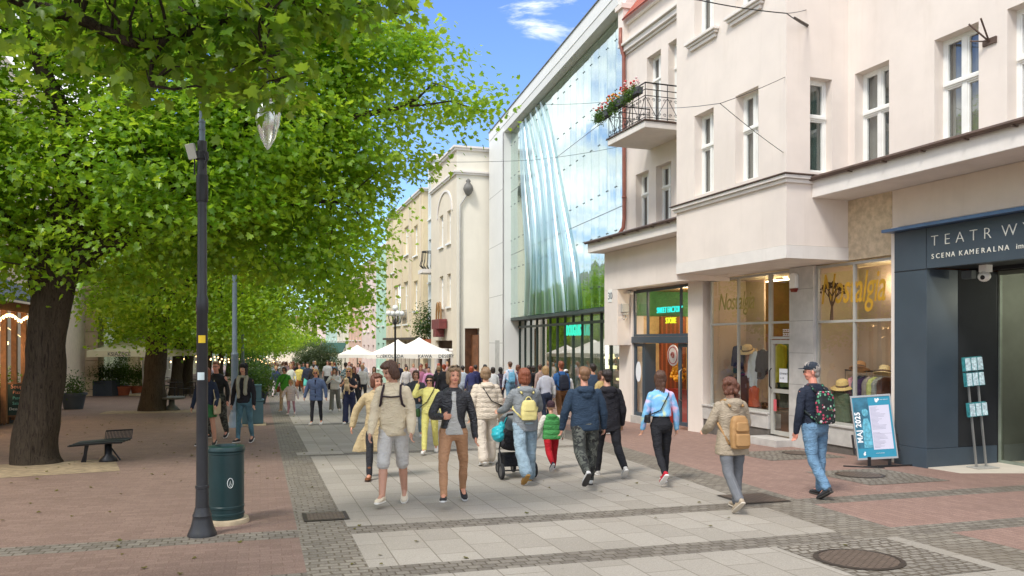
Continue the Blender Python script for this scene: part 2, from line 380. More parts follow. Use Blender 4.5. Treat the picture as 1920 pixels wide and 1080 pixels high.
m_white = mat('painted_frame', srgb(232, 232, 226), .45, .04)
m_pane = glass_mat('window_pane', (.82, .86, .85), .90, .02, 1.5)
m_cur = mat('net_curtain', srgb(138, 136, 128), .9, .1, 3); m_curg = mat('green_curtain', srgb(92, 112, 104), .9, .15, 3)
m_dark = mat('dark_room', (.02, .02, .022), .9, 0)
def window(parent, a0, a1, z0, z1, d, M=I4, split=.60, leaves=2, fr=.055, fm=None, cur=None, label=None, sill=None, lod=0):
    """white casement: frame, transom, leaves; pane and curtain are its sub-parts"""
    fm = fm or m_white; b = MB(); w = a1-a0; t = .07
    mbox(b, M, a0, a0+fr, d-t, d, z0, z1); mbox(b, M, a1-fr, a1, d-t, d, z0, z1)
    mbox(b, M, a0+fr, a1-fr, d-t, d, z0, z0+fr); mbox(b, M, a0+fr, a1-fr, d-t, d, z1-fr, z1)
    zt = z0+(z1-z0)*split
    if split:
        mbox(b, M, a0+fr, a1-fr, d-t, d+.012, zt-.045, zt+.045)
        if not lod: mbox(b, M, a0+fr*.5, a1-fr*.5, d+.012, d+.04, zt-.015, zt+.03)
    if leaves == 2:
        c = (a0+a1)/2; mbox(b, M, c-.045, c+.045, d-t, d+.008, z0+fr, (zt-.045) if split else z1-fr)
        if split: mbox(b, M, c-.045, c+.045, d-t, d+.008, zt+.045, z1-fr)
    if not lod:
        for (q0, q1) in ([(z0+fr, zt-.045), (zt+.045, z1-fr)] if split else [(z0+fr, z1-fr)]):
            for (x0, x1) in ([(a0+fr, (a0+a1)/2-.045), ((a0+a1)/2+.045, a1-fr)] if leaves == 2 else [(a0+fr, a1-fr)]):
                g = .03; y0, y1 = d-.06, d-.012
                mbox(b, M, x0, x0+g, y0, y1, q0, q1); mbox(b, M, x1-g, x1, y0, y1, q0, q1)
                mbox(b, M, x0+g, x1-g, y0, y1, q0, q0+g); mbox(b, M, x0+g, x1-g, y0, y1, q1-g, q1)
    o = b.build('window', fm, parent)
    p = MB(); c = d-.045
    p.quad(M @ Vector((a0, c, z0)), M @ Vector((a1, c, z0)), M @ Vector((a1, c, z1)), M @ Vector((a0, c, z1)))
    p.build('pane', m_pane, o)
    k = MB(); n = 26 if not lod else 8; pts = []
    for i in range(n+1):
        a = a0+w*i/n; pts.append((a, d-.14+.018*math.sin(i*2.3+a0*5)+.012*math.sin(i*.9)))
    open_ = random.random()
    for i in range(n):
        if .42 < i/n < .55 and open_ > .5: continue
        k.quad(*[M @ Vector((x, y, z)) for (x, y), z in ((pts[i], z0), (pts[i+1], z0), (pts[i+1], z1), (pts[i], z1))])
    k.build('curtain', cur or m_cur, o)
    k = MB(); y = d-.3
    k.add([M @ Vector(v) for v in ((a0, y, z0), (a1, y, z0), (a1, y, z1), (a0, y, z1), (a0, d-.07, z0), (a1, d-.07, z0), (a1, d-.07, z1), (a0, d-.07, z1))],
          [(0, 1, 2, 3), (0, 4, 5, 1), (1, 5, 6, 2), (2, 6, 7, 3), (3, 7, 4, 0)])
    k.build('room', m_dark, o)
    return o

m_pink = mat('pink_render', srgb(224, 213, 202), .9, .05, .8, .3, 160, stain=.28)
m_pinkd = mat('cream_render', srgb(212, 196, 178), .9, .05, 1.2, .25, 160, stain=.22)
m_trim = mat('white_trim', srgb(222, 216, 208), .8, .05, 2, .1, 90, stain=.25)
m_brown = mat('brown_gutter', srgb(92, 74, 64), .5, .2, 5, metal=.3)
m_cop = mat('copper_red_pipe', srgb(146, 92, 78), .45, .15, 3, metal=.3)
m_trav = mat('travertine', srgb(196, 176, 146), .8, .18, 7, .5, 30, stain=.3)
m_mar = mat('marble_cladding', srgb(184, 180, 174), .5, .14, 2.4, .15, 10, stain=.25)
m_anth = mat('anthracite_cladding', srgb(62, 74, 84), .42, .06, 1.5, .05, 300, spec=.5)
m_alu = mat('aluminium', srgb(176, 176, 172), .35, .06, 3, metal=.75)
m_alug = mat('grey_painted_metal', srgb(168, 166, 158), .45, .06, 3)
m_blk = mat('black_metal', srgb(38, 38, 40), .45, .1, 5, metal=.4)

# ------------------------------------------------------------------ the pink corner house with the two shops and the theatre portal
A = Frame((7.0, 14.45), -.355)
bA = empty('apartment_building', A.p, A.rz, 'pink rendered town house with a jutting bay, shops and a dark theatre portal below', 'building')
SB, SF, SE = 1.26, 5.19, 10.67            # near face of the bay, its far end, end of the left wing
BAYD = 1.47
def pxs(*a, d=0.0): return [A.s(x, d) for x in a]
w1a, w1b, w2a, w2b = A.s(1667), A.s(1603), A.s(1835), A.s(1752)
pitch = w1a-w2a
rw = [(w1a, w1b), (w2a, w2b)]+[(-2.98-i*1.9, -2.12-i*1.9) for i in range(3)]
ops = [(a, b_, 5.05, 7.02) for a, b_ in rw]+[(a, b_, 8.75, 10.7) for a, b_ in rw]
b = MB()
wall(b, -9, SB, 3.9, 13.4, 0, ops, .25)
tops = [(5.0, 8.4)]
bays1 = [(A.s(1338, BAYD), A.s(1302, BAYD)), (A.s(1422, BAYD), A.s(1379, BAYD))]
opsb = [(a, b_, 5.13, 6.95) for a, b_ in bays1]+[(a, b_, 8.66, 10.6) for a, b_ in bays1]
wall(b, SB, SF, 3.68, 13.4, BAYD, opsb, .25)
MS = side_M(SB)
fB = (.42, .98)                            # window in the near face of the bay, as distance out of the main wall
opss = [(.40, .92, 5.10, 6.92), (.40, .92, 8.7, 10.6)]
wall(b, 0, BAYD, 3.68, 13.4, 0, opss, .22, MS)
b.quad((SF, 0, 3.3), (SF, BAYD, 3.3), (SF, BAYD, 13.4), (SF, 0, 13.4))
b.quad((SB, 0, 13.4), (SB, BAYD, 13.4), (SF, BAYD, 13.4), (SF, 0, 13.4)); b.quad((SB, 0, 3.684), (SF, 0, 3.684), (SF, BAYD, 3.684), (SB, BAYD, 3.684))
lw = [(A.s(1216), A.s(1192)), (A.s(1258), A.s(1230))]
uw = [(A.s(1239), A.s(1213)), (A.s(1283), A.s(1253))]
opl = [(a, b_, 4.98, 6.8) for a, b_ in lw]+[(uw[0][0], uw[0][1], 7.56, 10.05), (uw[1][0], uw[1][1], 7.56, 10.05)]
wall(b, SF, SE, 3.38, 11.5, 0, opl, .25)
b.quad((SE, 0, 3.38), (SE, -10, 3.38), (SE, -10, 11.5), (SE, 0, 11.5)); b.quad((-9, 0, 13.4), (SB, 0, 13.4), (SB, -10, 13.4), (-9, -10, 13.4))
b.quad((-9, -10, -1), (-9, 0, -1), (-9, 0, 13.4), (-9, -10, 13.4)); b.quad((-9, -10, 11.4), (SE, -10, 11.4), (SE, -10, -1), (-9, -10, -1))
b.quad((SF, -.02, 11.5), (SF, -10, 11.5), (SE, -10, 11.5), (SE, -.02, 11.5)); b.quad((SF, 0, 11.5), (SF, 0, 13.4), (SF, -10, 13.4), (SF, -10, 11.5)); b.quad((SB, 0, 13.4), (SF, 0, 13.4), (SF, -10, 13.4), (SB, -10, 13.4))
b.build('wall', m_pink, bA)
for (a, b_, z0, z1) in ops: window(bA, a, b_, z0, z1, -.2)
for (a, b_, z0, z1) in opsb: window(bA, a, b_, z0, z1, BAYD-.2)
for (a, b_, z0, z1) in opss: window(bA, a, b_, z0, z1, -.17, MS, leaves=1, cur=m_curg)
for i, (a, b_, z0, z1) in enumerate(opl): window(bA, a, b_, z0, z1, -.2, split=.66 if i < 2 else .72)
for a, b_ in bays1:
    b = MB()                               # sills of the upper bay windows
    b.box(a-.18, b_+.18, BAYD+.002, BAYD+.10, 8.52, 8.57); b.box(a-.22, b_+.22, BAYD+.002, BAYD+.15, 8.575, 8.64); b.box(a-.12, b_+.12, BAYD+.002, BAYD+.06, 8.44, 8.515); b.build('sill', m_trim, bA, bevel=.008)
for a, b_ in rw: MB().box(a-.05, b_+.05, .002, .07, 8.66, 8.745).build('sill', m_trim, bA, bevel=.008)
# bay: bottom band, cornice, soffit
b = MB(); o_ = .012
b.prism([(SB-o_, -.3), (SB-o_, BAYD+o_), (SF+.0, BAYD+o_), (SF, -.3)], 3.43, 3.675)
b.build('bay_base_band', m_trim, bA)
for (z0, z1, ov, mm, nm) in ((4.86, 4.93, .05, m_trim, 'bay_cornice'), (4.935, 5.0, .10, m_trim, 'bay_cornice'), (5.004, 5.03, .13, m_brown, 'bay_cornice_flashing')):
    b = MB(); b.box(SB-ov, SF+ov, BAYD+.003, BAYD+ov, z0, z1); b.box(SB-ov, SB-.003, .0, BAYD+.003, z0, z1); b.build(nm, mm, bA, bevel=.006)
# eaves of the ground-floor canopy: right wing and left wing
def canopy(s0, s1, d1, zb, zt, dd=0.0, slope=.12):
    b = MB(); b.box(s0, s1, dd+.002, d1, zb, zt-.05); b.build('canopy', m_trim, bA, bevel=.01)
    b = MB(); b.box(s0-.03, s1+.03, dd+.004, d1+.07, zt-.046, zt-.012)
    b.tube([(s0-.03, d1+.07, zt-.03), (s1+.03, d1+.07, zt-.03)], .045, 8)
    b.prism([(dd+.004, zt-.01), (d1+.03, zt-.01), (dd+.004, zt-.01+slope)], s0, s1, 'x')
    for i in range(int((s1-s0)/.8)): b.box(s0+.4+i*.8, s0+.43+i*.8, d1-.02, d1+.125, zt-.09, zt-.075)
    b.build('canopy_gutter', m_brown, bA)
canopy(-9, SB-.005, .88, 4.60, 4.98, slope=.06); canopy(SF+.005, 11.3, .93, 4.58, 4.92, slope=.06)
# left wing: upper cornice, attic, red tiled roof, fire wall
b = MB()
for z0, z1, ov in ((10.55, 10.62, .06), (10.625, 10.78, .14), (10.785, 10.86, .22), (11.42, 11.5, .10)): b.box(SF, SE, .003, ov, z0, z1)
b.build('cornice', m_trim, bA, bevel=.01)
def tile_mat():
    m, n, out = new_mat('red_roof_tiles'); p = n.objc()
    br = n.add('ShaderNodeTexBrick', dict(offset=.5), Vector=n.add('ShaderNodeMapping', Vector=p, Scale=(1, 1, 1)), Scale=1.0, Color1=(*srgb(166, 74, 52), 1), Color2=(*srgb(190, 96, 70), 1), Mortar=(*srgb(90, 40, 30), 1))
    br.inputs['Brick Width'].default_value = .2; br.inputs['Row Height'].default_value = .12; br.inputs['Mortar Size'].default_value = .012
    bs = n.add('ShaderNodeBsdfPrincipled', Base_Color=br.outputs[0], Roughness=.7)
    n.put(bs.inputs['Normal'], n.add('ShaderNodeBump', Strength=.8, Distance=.03, Height=n.math('SUBTRACT', 1.0, br.outputs[1])))
    n.l.new(bs.outputs[0], out.inputs[0]); return m
b = MB(); b.prism([(.22, 11.51), (.24, 11.56), (-1.9, 14.3), (-2.0, 14.2)], SF, SE-.32, 'x'); b.build('roof', tile_mat(), bA)
b = MB(); b.prism([(.18, 10.87), (.18, 12.0), (-1.6, 14.8), (-3, 14.8), (-3, 10.87)], SE-.3, SE+.04, 'x'); b.box(SE-.34, SE+.1, -.2, .26, 11.92, 12.06); b.build('fire_wall', m_pink, bA)
b = MB(); pz = [(SE-.18, .20, 11.35), (SE-.18, .22, 10.9), (SE-.18, .10, 10.5), (SE-.18, .09, 5.6), (SE-.18, .12, 5.3), (SE-.05, .2, 5.1), (SE-.05, .2, 4.9)]
b.tube(pz, .06, 10)
for z in (6.2, 7.9, 9.5): b.tube([(SE-.18, .09, z), (SE-.18, .09, z+.05)], .075, 10)
b.build('downpipe', m_cop, bA, smooth=True)
# balcony: slab, slab edge, railing
BS0, BS1, BD = 6.98-.02, 9.1, 1.35
q0, q1 = A.s(1209, BD), A.s(1139, BD)
BS0, BS1 = q0, q1
b = MB(); b.box(BS0, BS1, .002, BD, 7.35, 7.52); b.build('balcony_slab', m_trim, bA, bevel=.012)
b = MB(); b.box(BS0-.03, BS1+.03, .004, BD+.03, 7.524, 7.56); b.build('balcony_slab_edge', m_brown, bA)
def rail(b, P0, P1, z0, h, n, scroll=True):
    P0, P1 = Vector(P0), Vector(P1)
    def at(t, z): v = P0.lerp(P1, t); return Vector((v.x, v.y, z))
    for z, r in ((z0+.06, .010), (z0+.62, .010), (z0+.78, .012), (z0+h, .018)): b.tube([at(0, z), at(1, z)], r, 6)
    for i in range(n+1):
        b.tube([at(i/n, z0), at(i/n, z0+(h if i % 2 == 0 else .78))], .011, 6)
    for i in range(n):
        t0, t1 = i/n, (i+1)/n
        if i % 2 == 0: b.tube([at(t0, z0+.6), at(t1, z0+.08)], .008, 4)
        else: b.tube([at(t0, z0+.08), at(t1, z0+.6)], .008, 4)
        if scroll:
            for (tc, zc, sg) in ((t0+.25/n, z0+.52, 1), (t1-.25/n, z0+.15, -1), (t1-.25/n, z0+.52, -1), (t0+.25/n, z0+.15, 1)):
                L = (P1-P0).length; rr = .05
                b.tube([at(tc+sg*rr*(1-k/16)*math.cos(k*.7)/L, zc+rr*(1-k/16)*math.sin(k*.7)) for k in range(13)], .007, 4)
b = MB(); rail(b, (BS0+.03, BD-.03, 0), (BS1-.03, BD-.03, 0), 7.56, .95, 6); rail(b, (BS0+.03, .02, 0), (BS0+.03, BD-.03, 0), 7.56, .95, 4); rail(b, (BS1-.03, .02, 0), (BS1-.03, BD-.03, 0), 7.56, .95, 4)
b.build('balcony_railing', m_blk, bA)
# wall hooks for the overhead wires
hk = [(A.s(1857), .02, A.z(1857, 76)), (A.s(1537), .02, 0)]
b = MB(); s_ = A.s(1857); z_ = A.z(1857, 78); b.box(s_-.12, s_+.12, .003, .03, z_-.05, z_+.05)
b.tube([(s_, .03, z_), (s_+.12, .32, z_+.28)], .014); b.tube([(s_, .03, z_), (s_-.08, .30, z_+.30)], .014); b.tube([(s_, .03, z_), (s_+.2, .2, z_+.05)], .012); b.build('wall_bracket', m_brown, bA)

# ---- ground floor
T33 = 3.395
# front band and hanging pier over the sweet shop, d=.45
b = MB(); b.box(SF-.6, 11.11, .012, .45, 3.40, 4.575); b.box(10.24, 11.11, .012, .45, 1.73, 3.398); b.build('shop_fascia', m_pink, bA, bevel=.01)
b = MB()
b.box(6.37, 7.06, -.5, 0.0, -1.2, 3.39); b.build('pillar', m_pink, bA, bevel=.01); b = MB(); b.box(10.16, 11.0, -.4, -.0, -1.2, 1.725); b.box(10.16, 11.0, -.4, .008, 1.725, 3.39)
b.build('pillar', m_pink, bA, bevel=.01)
b = MB(); s3, s4 = A.s(1482), A.s(1527); b.box(s4, s3, -.45, .03, -1.2, 3.42)
b.build('stone_pillar', m_mar, bA, bevel=.004)
b = MB()
for z in (.25, .93, 1.6, 2.28, 2.95): b.box(s4-.001, s3+.001, .025, .032, z, z+.008)
b.build('stone_joint', mat('joint', srgb(120, 116, 110), .9), bA)
b = MB(); b.box(A.s(1673), SB, -.05, .012, 3.43, 4.59); b.build('travertine_panel', m_trav, bA)
b = MB(); b.box(-9, A.s(1675), -.06, .02, 3.92, 4.59); b.build('upper_shop_wall', m_pinkd, bA)
b = MB(); b.box(-.01, A.s(1675), -.3, .05, -1.0, 3.915); b.build('jamb', m_pink, bA)
# plinths under the shop windows
sW1a, sW1b, sDa, sDb, sW2a, sW2b = A.s(1440), A.s(1329), A.s(1482), A.s(1440), A.s(1675), A.s(1527)
for q_ in ((sW1a, 6.37, -.35, .0, -.12, .20), (sW2a+.02, sW2b, -.35, .0, -.22, .14)): MB().box(*q_).build('plinth', m_mar, bA, bevel=.004)
for q_ in ((sW1a, 6.37, -.35, -.03, -1.2, -.122), (sW2a+.02, sW2b, -.35, -.03, -1.2, -.222)): MB().box(*q_).build('plinth_base', mat('dark_stone', srgb(96, 90, 84), .8, .2), bA)
for q_ in ((sW1a, 6.37, -.12, .03, .205, .245), (sW2a+.02, sW2b, -.12, .03, .145, .185)): MB().box(*q_).build('window_sill', m_mar, bA, bevel=.004)
m_shop = glass_mat('shop_glass', (.93, .95, .93), .93, .01, 1.5)
def shopwin(name, bars_v, bars_h, s0, s1, z0, z1, d, fm, t=.06, w=.05, glassm=None, parent=None):
    b = MB()
    for x in [s0, s1-w]+[x-w/2 for x in bars_v]: b.box(x, x+w, d-t, d, z0, z1)
    for i, z in enumerate([z0, z1-w]+[z-w/2 for z in bars_h]): b.box(s0+.001, s1-.001, d-t-.003, d+.004+.001*i, z, z+w)
    o = b.build(name, fm, parent or bA)
    p = MB(); p.quad((s0, d-.03, z0), (s1, d-.03, z0), (s1, d-.03, z1), (s0, d-.03, z1)); p.build('pane', glassm or m_shop, o); return o
shopwin('shop_window', [A.s(1380)], [2.27], sW1a, sW1b, .245, 3.395, -.05, m_alug)
shopwin('shop_window', [A.s(1597)], [2.25], sW2a+.02, sW2b, .185, 3.40, -.05, m_alug)
shopwin('door_overlight', [], [2.27, 1.93], sDa, sDb, 1.90, 3.395, -.05, m_alug)
# door of the vintage shop
o = shopwin('shop_door', [], [.75], sDa+.03, sDb-.03, -.22, 1.88, -.05, m_alug, w=.085)
b = MB(); b.tube([(sDb-.12, 0, .80), (sDb-.12, .05, .85), (sDb-.12, .05, 1.2), (sDb-.12, 0, 1.25)], .015); b.build('handle', m_blk, o, smooth=True)
m_paper = mat('paper', srgb(226, 228, 230), .8, .04)
def on_wall(s, d, z): return Matrix(((-1, 0, 0, s), (0, 0, 1, d), (0, 1, 0, z), (0, 0, 0, 1)))
b = MB(); b.box(sDa+.15, sDa+.42, -.045, -.04, .95, 1.25); pn = b.build('notice', m_paper, o)
m_ink = mat('ink', srgb(40, 52, 66), .7)
for k in range(2): text('notice_text', ['OTWARTE', '11-19'][k], .06, m_ink, o, on_wall(sDa+.40, -.036, 1.12-.1*k), .001)
b = MB(); b.box(sDa+.52, sDa+.62, -.045, -.04, .30, .56); b.build('sticker', mat('red_sticker', srgb(196, 90, 96), .6), o)
b = MB(); b.box(sDa-.1, sDb+.1, -.3, .45, -.6, -.26); b.build('door_step', m_mar, bA, bevel=.01)
# alarm box and floodlights
b = MB(); s_ = A.s(1494); b.prism([(s_-.10, 2.98), (s_+.10, 2.98), (s_+.10, 3.25), (s_+.05, 3.30), (s_-.05, 3.30), (s_-.10, 3.25)], .034, .12, 'y'); ab = b.build('alarm_box', m_white, bA, bevel=.01)
b = MB(); b.prism([(s_-.09, 2.975), (s_-.05, 2.90), (s_+.05, 2.90), (s_+.09, 2.975)], .036, .11, 'y'); b.build('alarm_light', mat('red_lens', srgb(130, 40, 36), .3), ab)
b = MB(); b.box(10.30, 10.60, -.001, .0, 2.6, 2.6); 
b = MB(); Mx = side_M(10.235)
mbox(b, Mx, .10, .34, .0, .10, 2.72, 2.98); o = b.build('floodlight', m_alug, bA, bevel=.01)
b = MB(); mbox(b, Mx, .12, .32, .10, .13, 2.64, 2.70); b.tube([Mx @ Vector((.2, .05, 2.72)), Mx @ Vector((.2, .10, 2.55)), Mx @ Vector((.3, .12, 2.5))], .02); b.build('bracket', m_alug, o)
b = MB(); mbox(b, Mx, .02, .10, 0, .08, 3.28, 3.36); b.tube([Mx @ Vector((.06, .08, 3.3)), Mx @ Vector((.06, .2, 3.27))], .035); b.build('security_camera', m_white, bA)
# house number plate
b = MB(); s_ = A.s(1144, .45); z_ = A.z(1144, 555, .45); b.box(s_-.14, s_+.14, .452, .462, z_-.19, z_+.19); np_ = b.build('number_plate', m_white, bA)
text('number', '30', .30, m_ink, np_, on_wall(s_+.13, .464, z_-.10), .002)

# ---- shop interiors
m_room = mat('shop_wall', srgb(190, 166, 142), .9, .06, 1); m_roomd = mat('shop_back_wall', srgb(124, 84, 54), .85, .25, 1.5); m_sfl = mat('shop_floor', srgb(120, 90, 66), .5, .2, 3)
b = MB(); D0 = -3.2
b.box(sW2a-.1, 6.3, D0-.1, D0, -.3, 3.5); b.box(sW2a-.15, sW2a-.02, D0, -.1, -.3, 3.5); b.box(6.2, 6.36, D0, -.35, -.3, 3.5); b.build('shop_back', m_roomd, bA)
b = MB(); b.box(sW2a, 6.2, D0, -.12, 3.42, 3.5); b.build('shop_ceiling', mat('shop_ceiling_paint', srgb(200, 186, 150), .9), bA)
b = MB(); b.box(sW2a, 6.2, D0, -.36, -.35, -.25); b.box(sW1a+.05, 6.2, -1.1, -.36, -.25, .24); b.box(sW2a+.03, sW2b-.02, -1.1, -.36, -.25, .18); b.build('shop_floor', m_sfl, bA)
b = MB(); b.box(sW2b-.95, sW2b, -1.15, -1.1, .18, 3.4); b.box(sW1b-.75, sW1b, -1.15, -1.1, .24, 3.4); b.box(sW1b-.02, sW1b+.03, -1.1, -.12, .24, 3.4); b.box(sW2b-.05, sW2b-.0, -1.1, -.12, .18, 3.4); b.build('display_panel', m_room, bA)
m_lamp = emat('spot_glow', (1.0, .72, .38), 14)
spots = [(5.6, -1.6), (4.9, -1.4), (4.3, -1.7), (3.4, -1.2), (1.9, -1.9), (1.1, -1.5), (.5, -1.9), (2.7, -2.4)]
b = MB()
for s_, d_ in spots: b.lathe([(.055, 3.405), (.055, 3.418)], 12, (s_, d_))
b.build('ceiling_spot', m_lamp, bA)
b = MB(); b.box(1.0, 5.9, -1.32, -1.28, 3.33, 3.36); b.build('light_strip', emat('strip_glow', (1, .74, .42), 5), bA)
def plight(s, d, z, e, c=(1, .72, .42), r=.08, fr=A, sz=None):
    l = bpy.data.lights.new('shop_lamp', 'POINT'); l.energy = e; l.color = c; l.shadow_soft_size = r
    o = bpy.data.objects.new('shop_lamp', l); col.objects.link(o); o.location = fr.w(s, d, z); return o
plight(4.9, -1.0, 3.0, 8, (1, .82, .6)); plight(3.2, -1.8, 3.0, 8); plight(1.2, -.9, 3.0, 7, (1, .82, .6)); plight(4.6, -2.4, 2.4, 6); plight(1.0, -2.4, 2.4, 4)
# gold lettering and the tree emblem on the panes
m_gold = mat('gold_lettering', srgb(206, 162, 58), .4, .15, 6, metal=.4)
text('shop_name', 'Nostalgia', .86, m_gold, bA, on_wall(sW2b-.10, -.072, 2.62) @ Matrix.Diagonal((.56, 1, 1, 1)), .003, .95, .28, offset=.006)
text('shop_name', 'Nostalgia', .60, mat('faded_gold', srgb(150, 140, 70), .5, .2, 6), bA, on_wall(sW1b-.30, -.072, 2.62) @ Matrix.Diagonal((.72, 1, 1, 1)), .003, .9, .28)
def tree_emblem(s, z, h, m):
    b = MB(); rnd = random.Random(5)
    def br(p, a, L, r, k):
        q = (p[0]-math.sin(a)*L, p[1]+math.cos(a)*L)
        b.tube([(p[0], -.07, p[1]), ((p[0]+q[0])/2+rnd.uniform(-.01, .01), -.07, (p[1]+q[1])/2), (q[0], -.07, q[1])], [r, r*.8, r*.6], 5)
        if k == 0:
            for _ in range(5):
                x, y = q[0]+rnd.uniform(-.06, .06), q[1]+rnd.uniform(-.05, .05); rr = rnd.uniform(.02, .045)
                pts = [(x+rr*(1+.35*math.sin(3*t+x*9))*math.cos(t), -.07, y+rr*.7*(1+.3*math.sin(5*t))*math.sin(t)) for t in [2*math.pi*i/9 for i in range(9)]]
                b.add(pts, [tuple(range(9))])
            return
        for da in (-.55, .0, .5) if k > 1 else (-.5, .45): br(q, a+da+rnd.uniform(-.2, .2), L*.72, r*.62, k-1)
    br((s, z), .05, h*.34, .035, 3); b.build('tree_emblem', m, bA)
tree_emblem(sW2b-.42, 2.28, .82, mat('emblem_brown', srgb(84, 58, 30), .6))
b = MB(); s_ = sDa+.08
for i in range(3):
    for j in range(2):
        x, z = s_+.02+i*.075, 1.97+j*.085; b.box(x, x+.05, -.044, -.04, z, z+.012); b.box(x, x+.05, -.044, -.04, z+.045, z+.057); b.box(x, x+.012, -.044, -.04, z+.012, z+.045)
b.build('number_panel', m_paper, bA)

# ---- sweet shop front
s1, s2_, s3_, s4_ = A.s(1289), A.s(1272), A.s(1210), A.s(1185)
m_green = mat('sweet_green', srgb(40, 96, 52), .7, .5, 1.2)
shopwin('shop_window', [s2_, s3_], [], 7.07, s4_, 1.99, 3.36, -.06, m_anth, w=.07)
b = MB(); b.box(7.07, 10.15, -.14, .03, 1.80, 1.985); b.build('door_beam', m_anth, bA, bevel=.006)
shopwin('side_light', [], [], A.s(1204), 10.14, -.35, 1.795, -.06, m_anth, w=.10)
o = shopwin('glass_door', [], [], 7.10, A.s(1268), -.42, 1.795, -.06, m_anth, w=.10)
b = MB(); b.tube([(7.42, -.04, .25), (7.42, .04, .3), (7.42, .04, 1.05), (7.42, -.04, 1.1)], .018); b.build('handle', m_alu, o, smooth=True)
b = MB(); b.box(A.s(1204)-.06, A.s(1204)-.005, -.42, -.06, -.42, 1.79); b.build('open_door', m_anth, bA)
b = MB(); b.box(A.s(1204)-.2, 10.15, -.3, .05, -.9, -.36); b.build('door_step', m_mar, bA)
b = MB(); b.box(7.05, 10.3, -4.1, -4.0, -.6, 3.4); b.box(10.2, 10.3, -4, -.15, -.6, 3.4); b.box(6.95, 7.05, -4, -.5, -.6, 3.4); b.build('sweet_shop_wall', mat('warm_wall', srgb(206, 174, 120), .9, .15), bA)
b = MB(); b.box(7.05, 10.2, -4, -.15, -.62, -.55); b.box(7.05, 10.2, -4, -.15, 3.37, 3.45); b.build('sweet_shop_floor', m_sfl, bA)
m_br = stone_mat('orange_brick', srgb(150, 76, 48), srgb(196, 116, 78), .22, .075, srgb(120, 70, 50), .01, bump=.5, grain=60, dirt=.1)
b = MB(); b.box(10.12, 10.19, -1.85, -.95, -.54, 2.60); ow = b.build('brick_wall_panel', m_br, bA)
b = MB(); b.box(10.14, 10.19, -3.0, -.16, 2.62, 3.36); b.build('green_wall_panel', m_green, bA)
b = MB()
b.lathe([(.001, 0), (.30, 0), (.30, .02), (.001, .02)], 28)
cs, cz = A.s(1232), A.z(1232, 664, -1.2); M_ = Matrix.Translation((cs-.05, -.5, cz)) @ Matrix.Rotation(R(-90), 4, 'X')
b.v = [tuple(M_ @ Vector(v)) for v in b.v]; sg = b.build('round_sign', mat('sign_white', srgb(240, 230, 226), .6), bA)
b = MB(); b.tube([(cs-.05+.24*math.cos(t), -.475, cz+.24*math.sin(t)) for t in [2*math.pi*i/30 for i in range(31)]], .012, 5, False)
b.tube([(cs-.05+.10*math.cos(t)*(1-t/14), -.475, cz+.10*math.sin(t)*(1-t/14)) for t in [i*.5 for i in range(24)]], .012, 5, False); b.build('sign_ring', mat('sign_red', srgb(190, 70, 70), .6), sg)
rr = random.Random(3); b = MB()
for i in range(60):
    a, r_ = rr.uniform(0, 6.28), rr.random()**.5*.30; b.ell((cs-.15+r_*math.cos(a), -.6+rr.uniform(-.08, .08), .95+r_*.9*math.sin(a)), (.055, .05, .055), 7, 5)
b.build('sweets_display', mat('orange_sweets', srgb(236, 150, 22), .4, .35, 12), bA, smooth=True)
b = MB(); b.box(8.2, 9.6, -1.2, -.9, -.55, .45); b.build('counter', mat('red_counter', srgb(150, 44, 36), .5), bA)
plight(8.6, -.9, 3.0, 34, (1, .82, .55)); plight(9.4, -2.5, 2.9, 34, (1, .8, .5))
m_neonc = emat('neon_cyan', (.03, .60, .52), .9); m_neony = emat('neon_yellow', (.62, .70, .03), .9)
nz = A.z(1253, 582, -.1)
text('neon_sign', 'SWEET FACTORY', .235, m_neonc, bA, on_wall(A.s(1226)-.02, -.085, nz-.06) @ Matrix.Diagonal((.74, 1, 1, 1)), .012, 1.0)
text('neon_sign', 'STORE', .235, m_neony, bA, on_wall(A.s(1243), -.085, nz-.36) @ Matrix.Diagonal((.8, 1, 1, 1)), .012, 1.0)
b = MB(); b.lathe([(.001, 0), (.16, 0), (.16, .004), (.001, .004)], 24); M_ = Matrix.Translation((A.s(1195), -.04, .95)) @ Matrix.Rotation(R(-90), 4, 'X') @ Matrix.Diagonal((1, 1.9, 1, 1))
b.v = [tuple(M_ @ Vector(v)) for v in b.v]; b.build('door_sticker', m_paper, bA)

# ---- theatre portal
s5 = A.s(1737, .12)
b = MB()
b.box(-9, -.0, -.02, .12, 3.10, 3.80); b.box(s5, -.0, -1.5, .12, .0, 3.095); b.box(s5-.02, -.005, -1.5, .135, -1.2, -.004)
b.build('portal', m_anth, bA, bevel=.004)
b = MB(); b.box(-9, .12, -.02, .30, 3.805, 3.86); b.build('portal_flashing', mat('blue_flashing', srgb(86, 112, 146), .35, .08, metal=.3), bA)
b = MB(); b.box(s5-.004, s5+.004, .121, .124, 3.1, 3.8); b.box(s5, -.002, .121, .124, 3.085, 3.10); b.box(s5-.005, s5-.001, -1.5, -.6, .0, 3.09); b.box(s5-.004, s5-.0015, -.62, -.60, 0, 3.09); b.build('panel_joint', mat('joint_dark', (.01, .012, .015), .8), bA)
b = MB(); b.box(-9, s5-.001, -1.6, -.02, 3.12, 3.2); b.box(-9, s5-.001, -.9, -.85, 3.06, 3.12); b.build('portal_ceiling', mat('portal_black', srgb(26, 28, 32), .6), bA)
gl0 = A.s(1868, -1.55)
b = MB(); b.box(gl0-.001, s5, -1.62, -1.5, -1, 3.1); b.build('portal_end_panel', mat('portal_black', srgb(26, 28, 32), .6), bA)
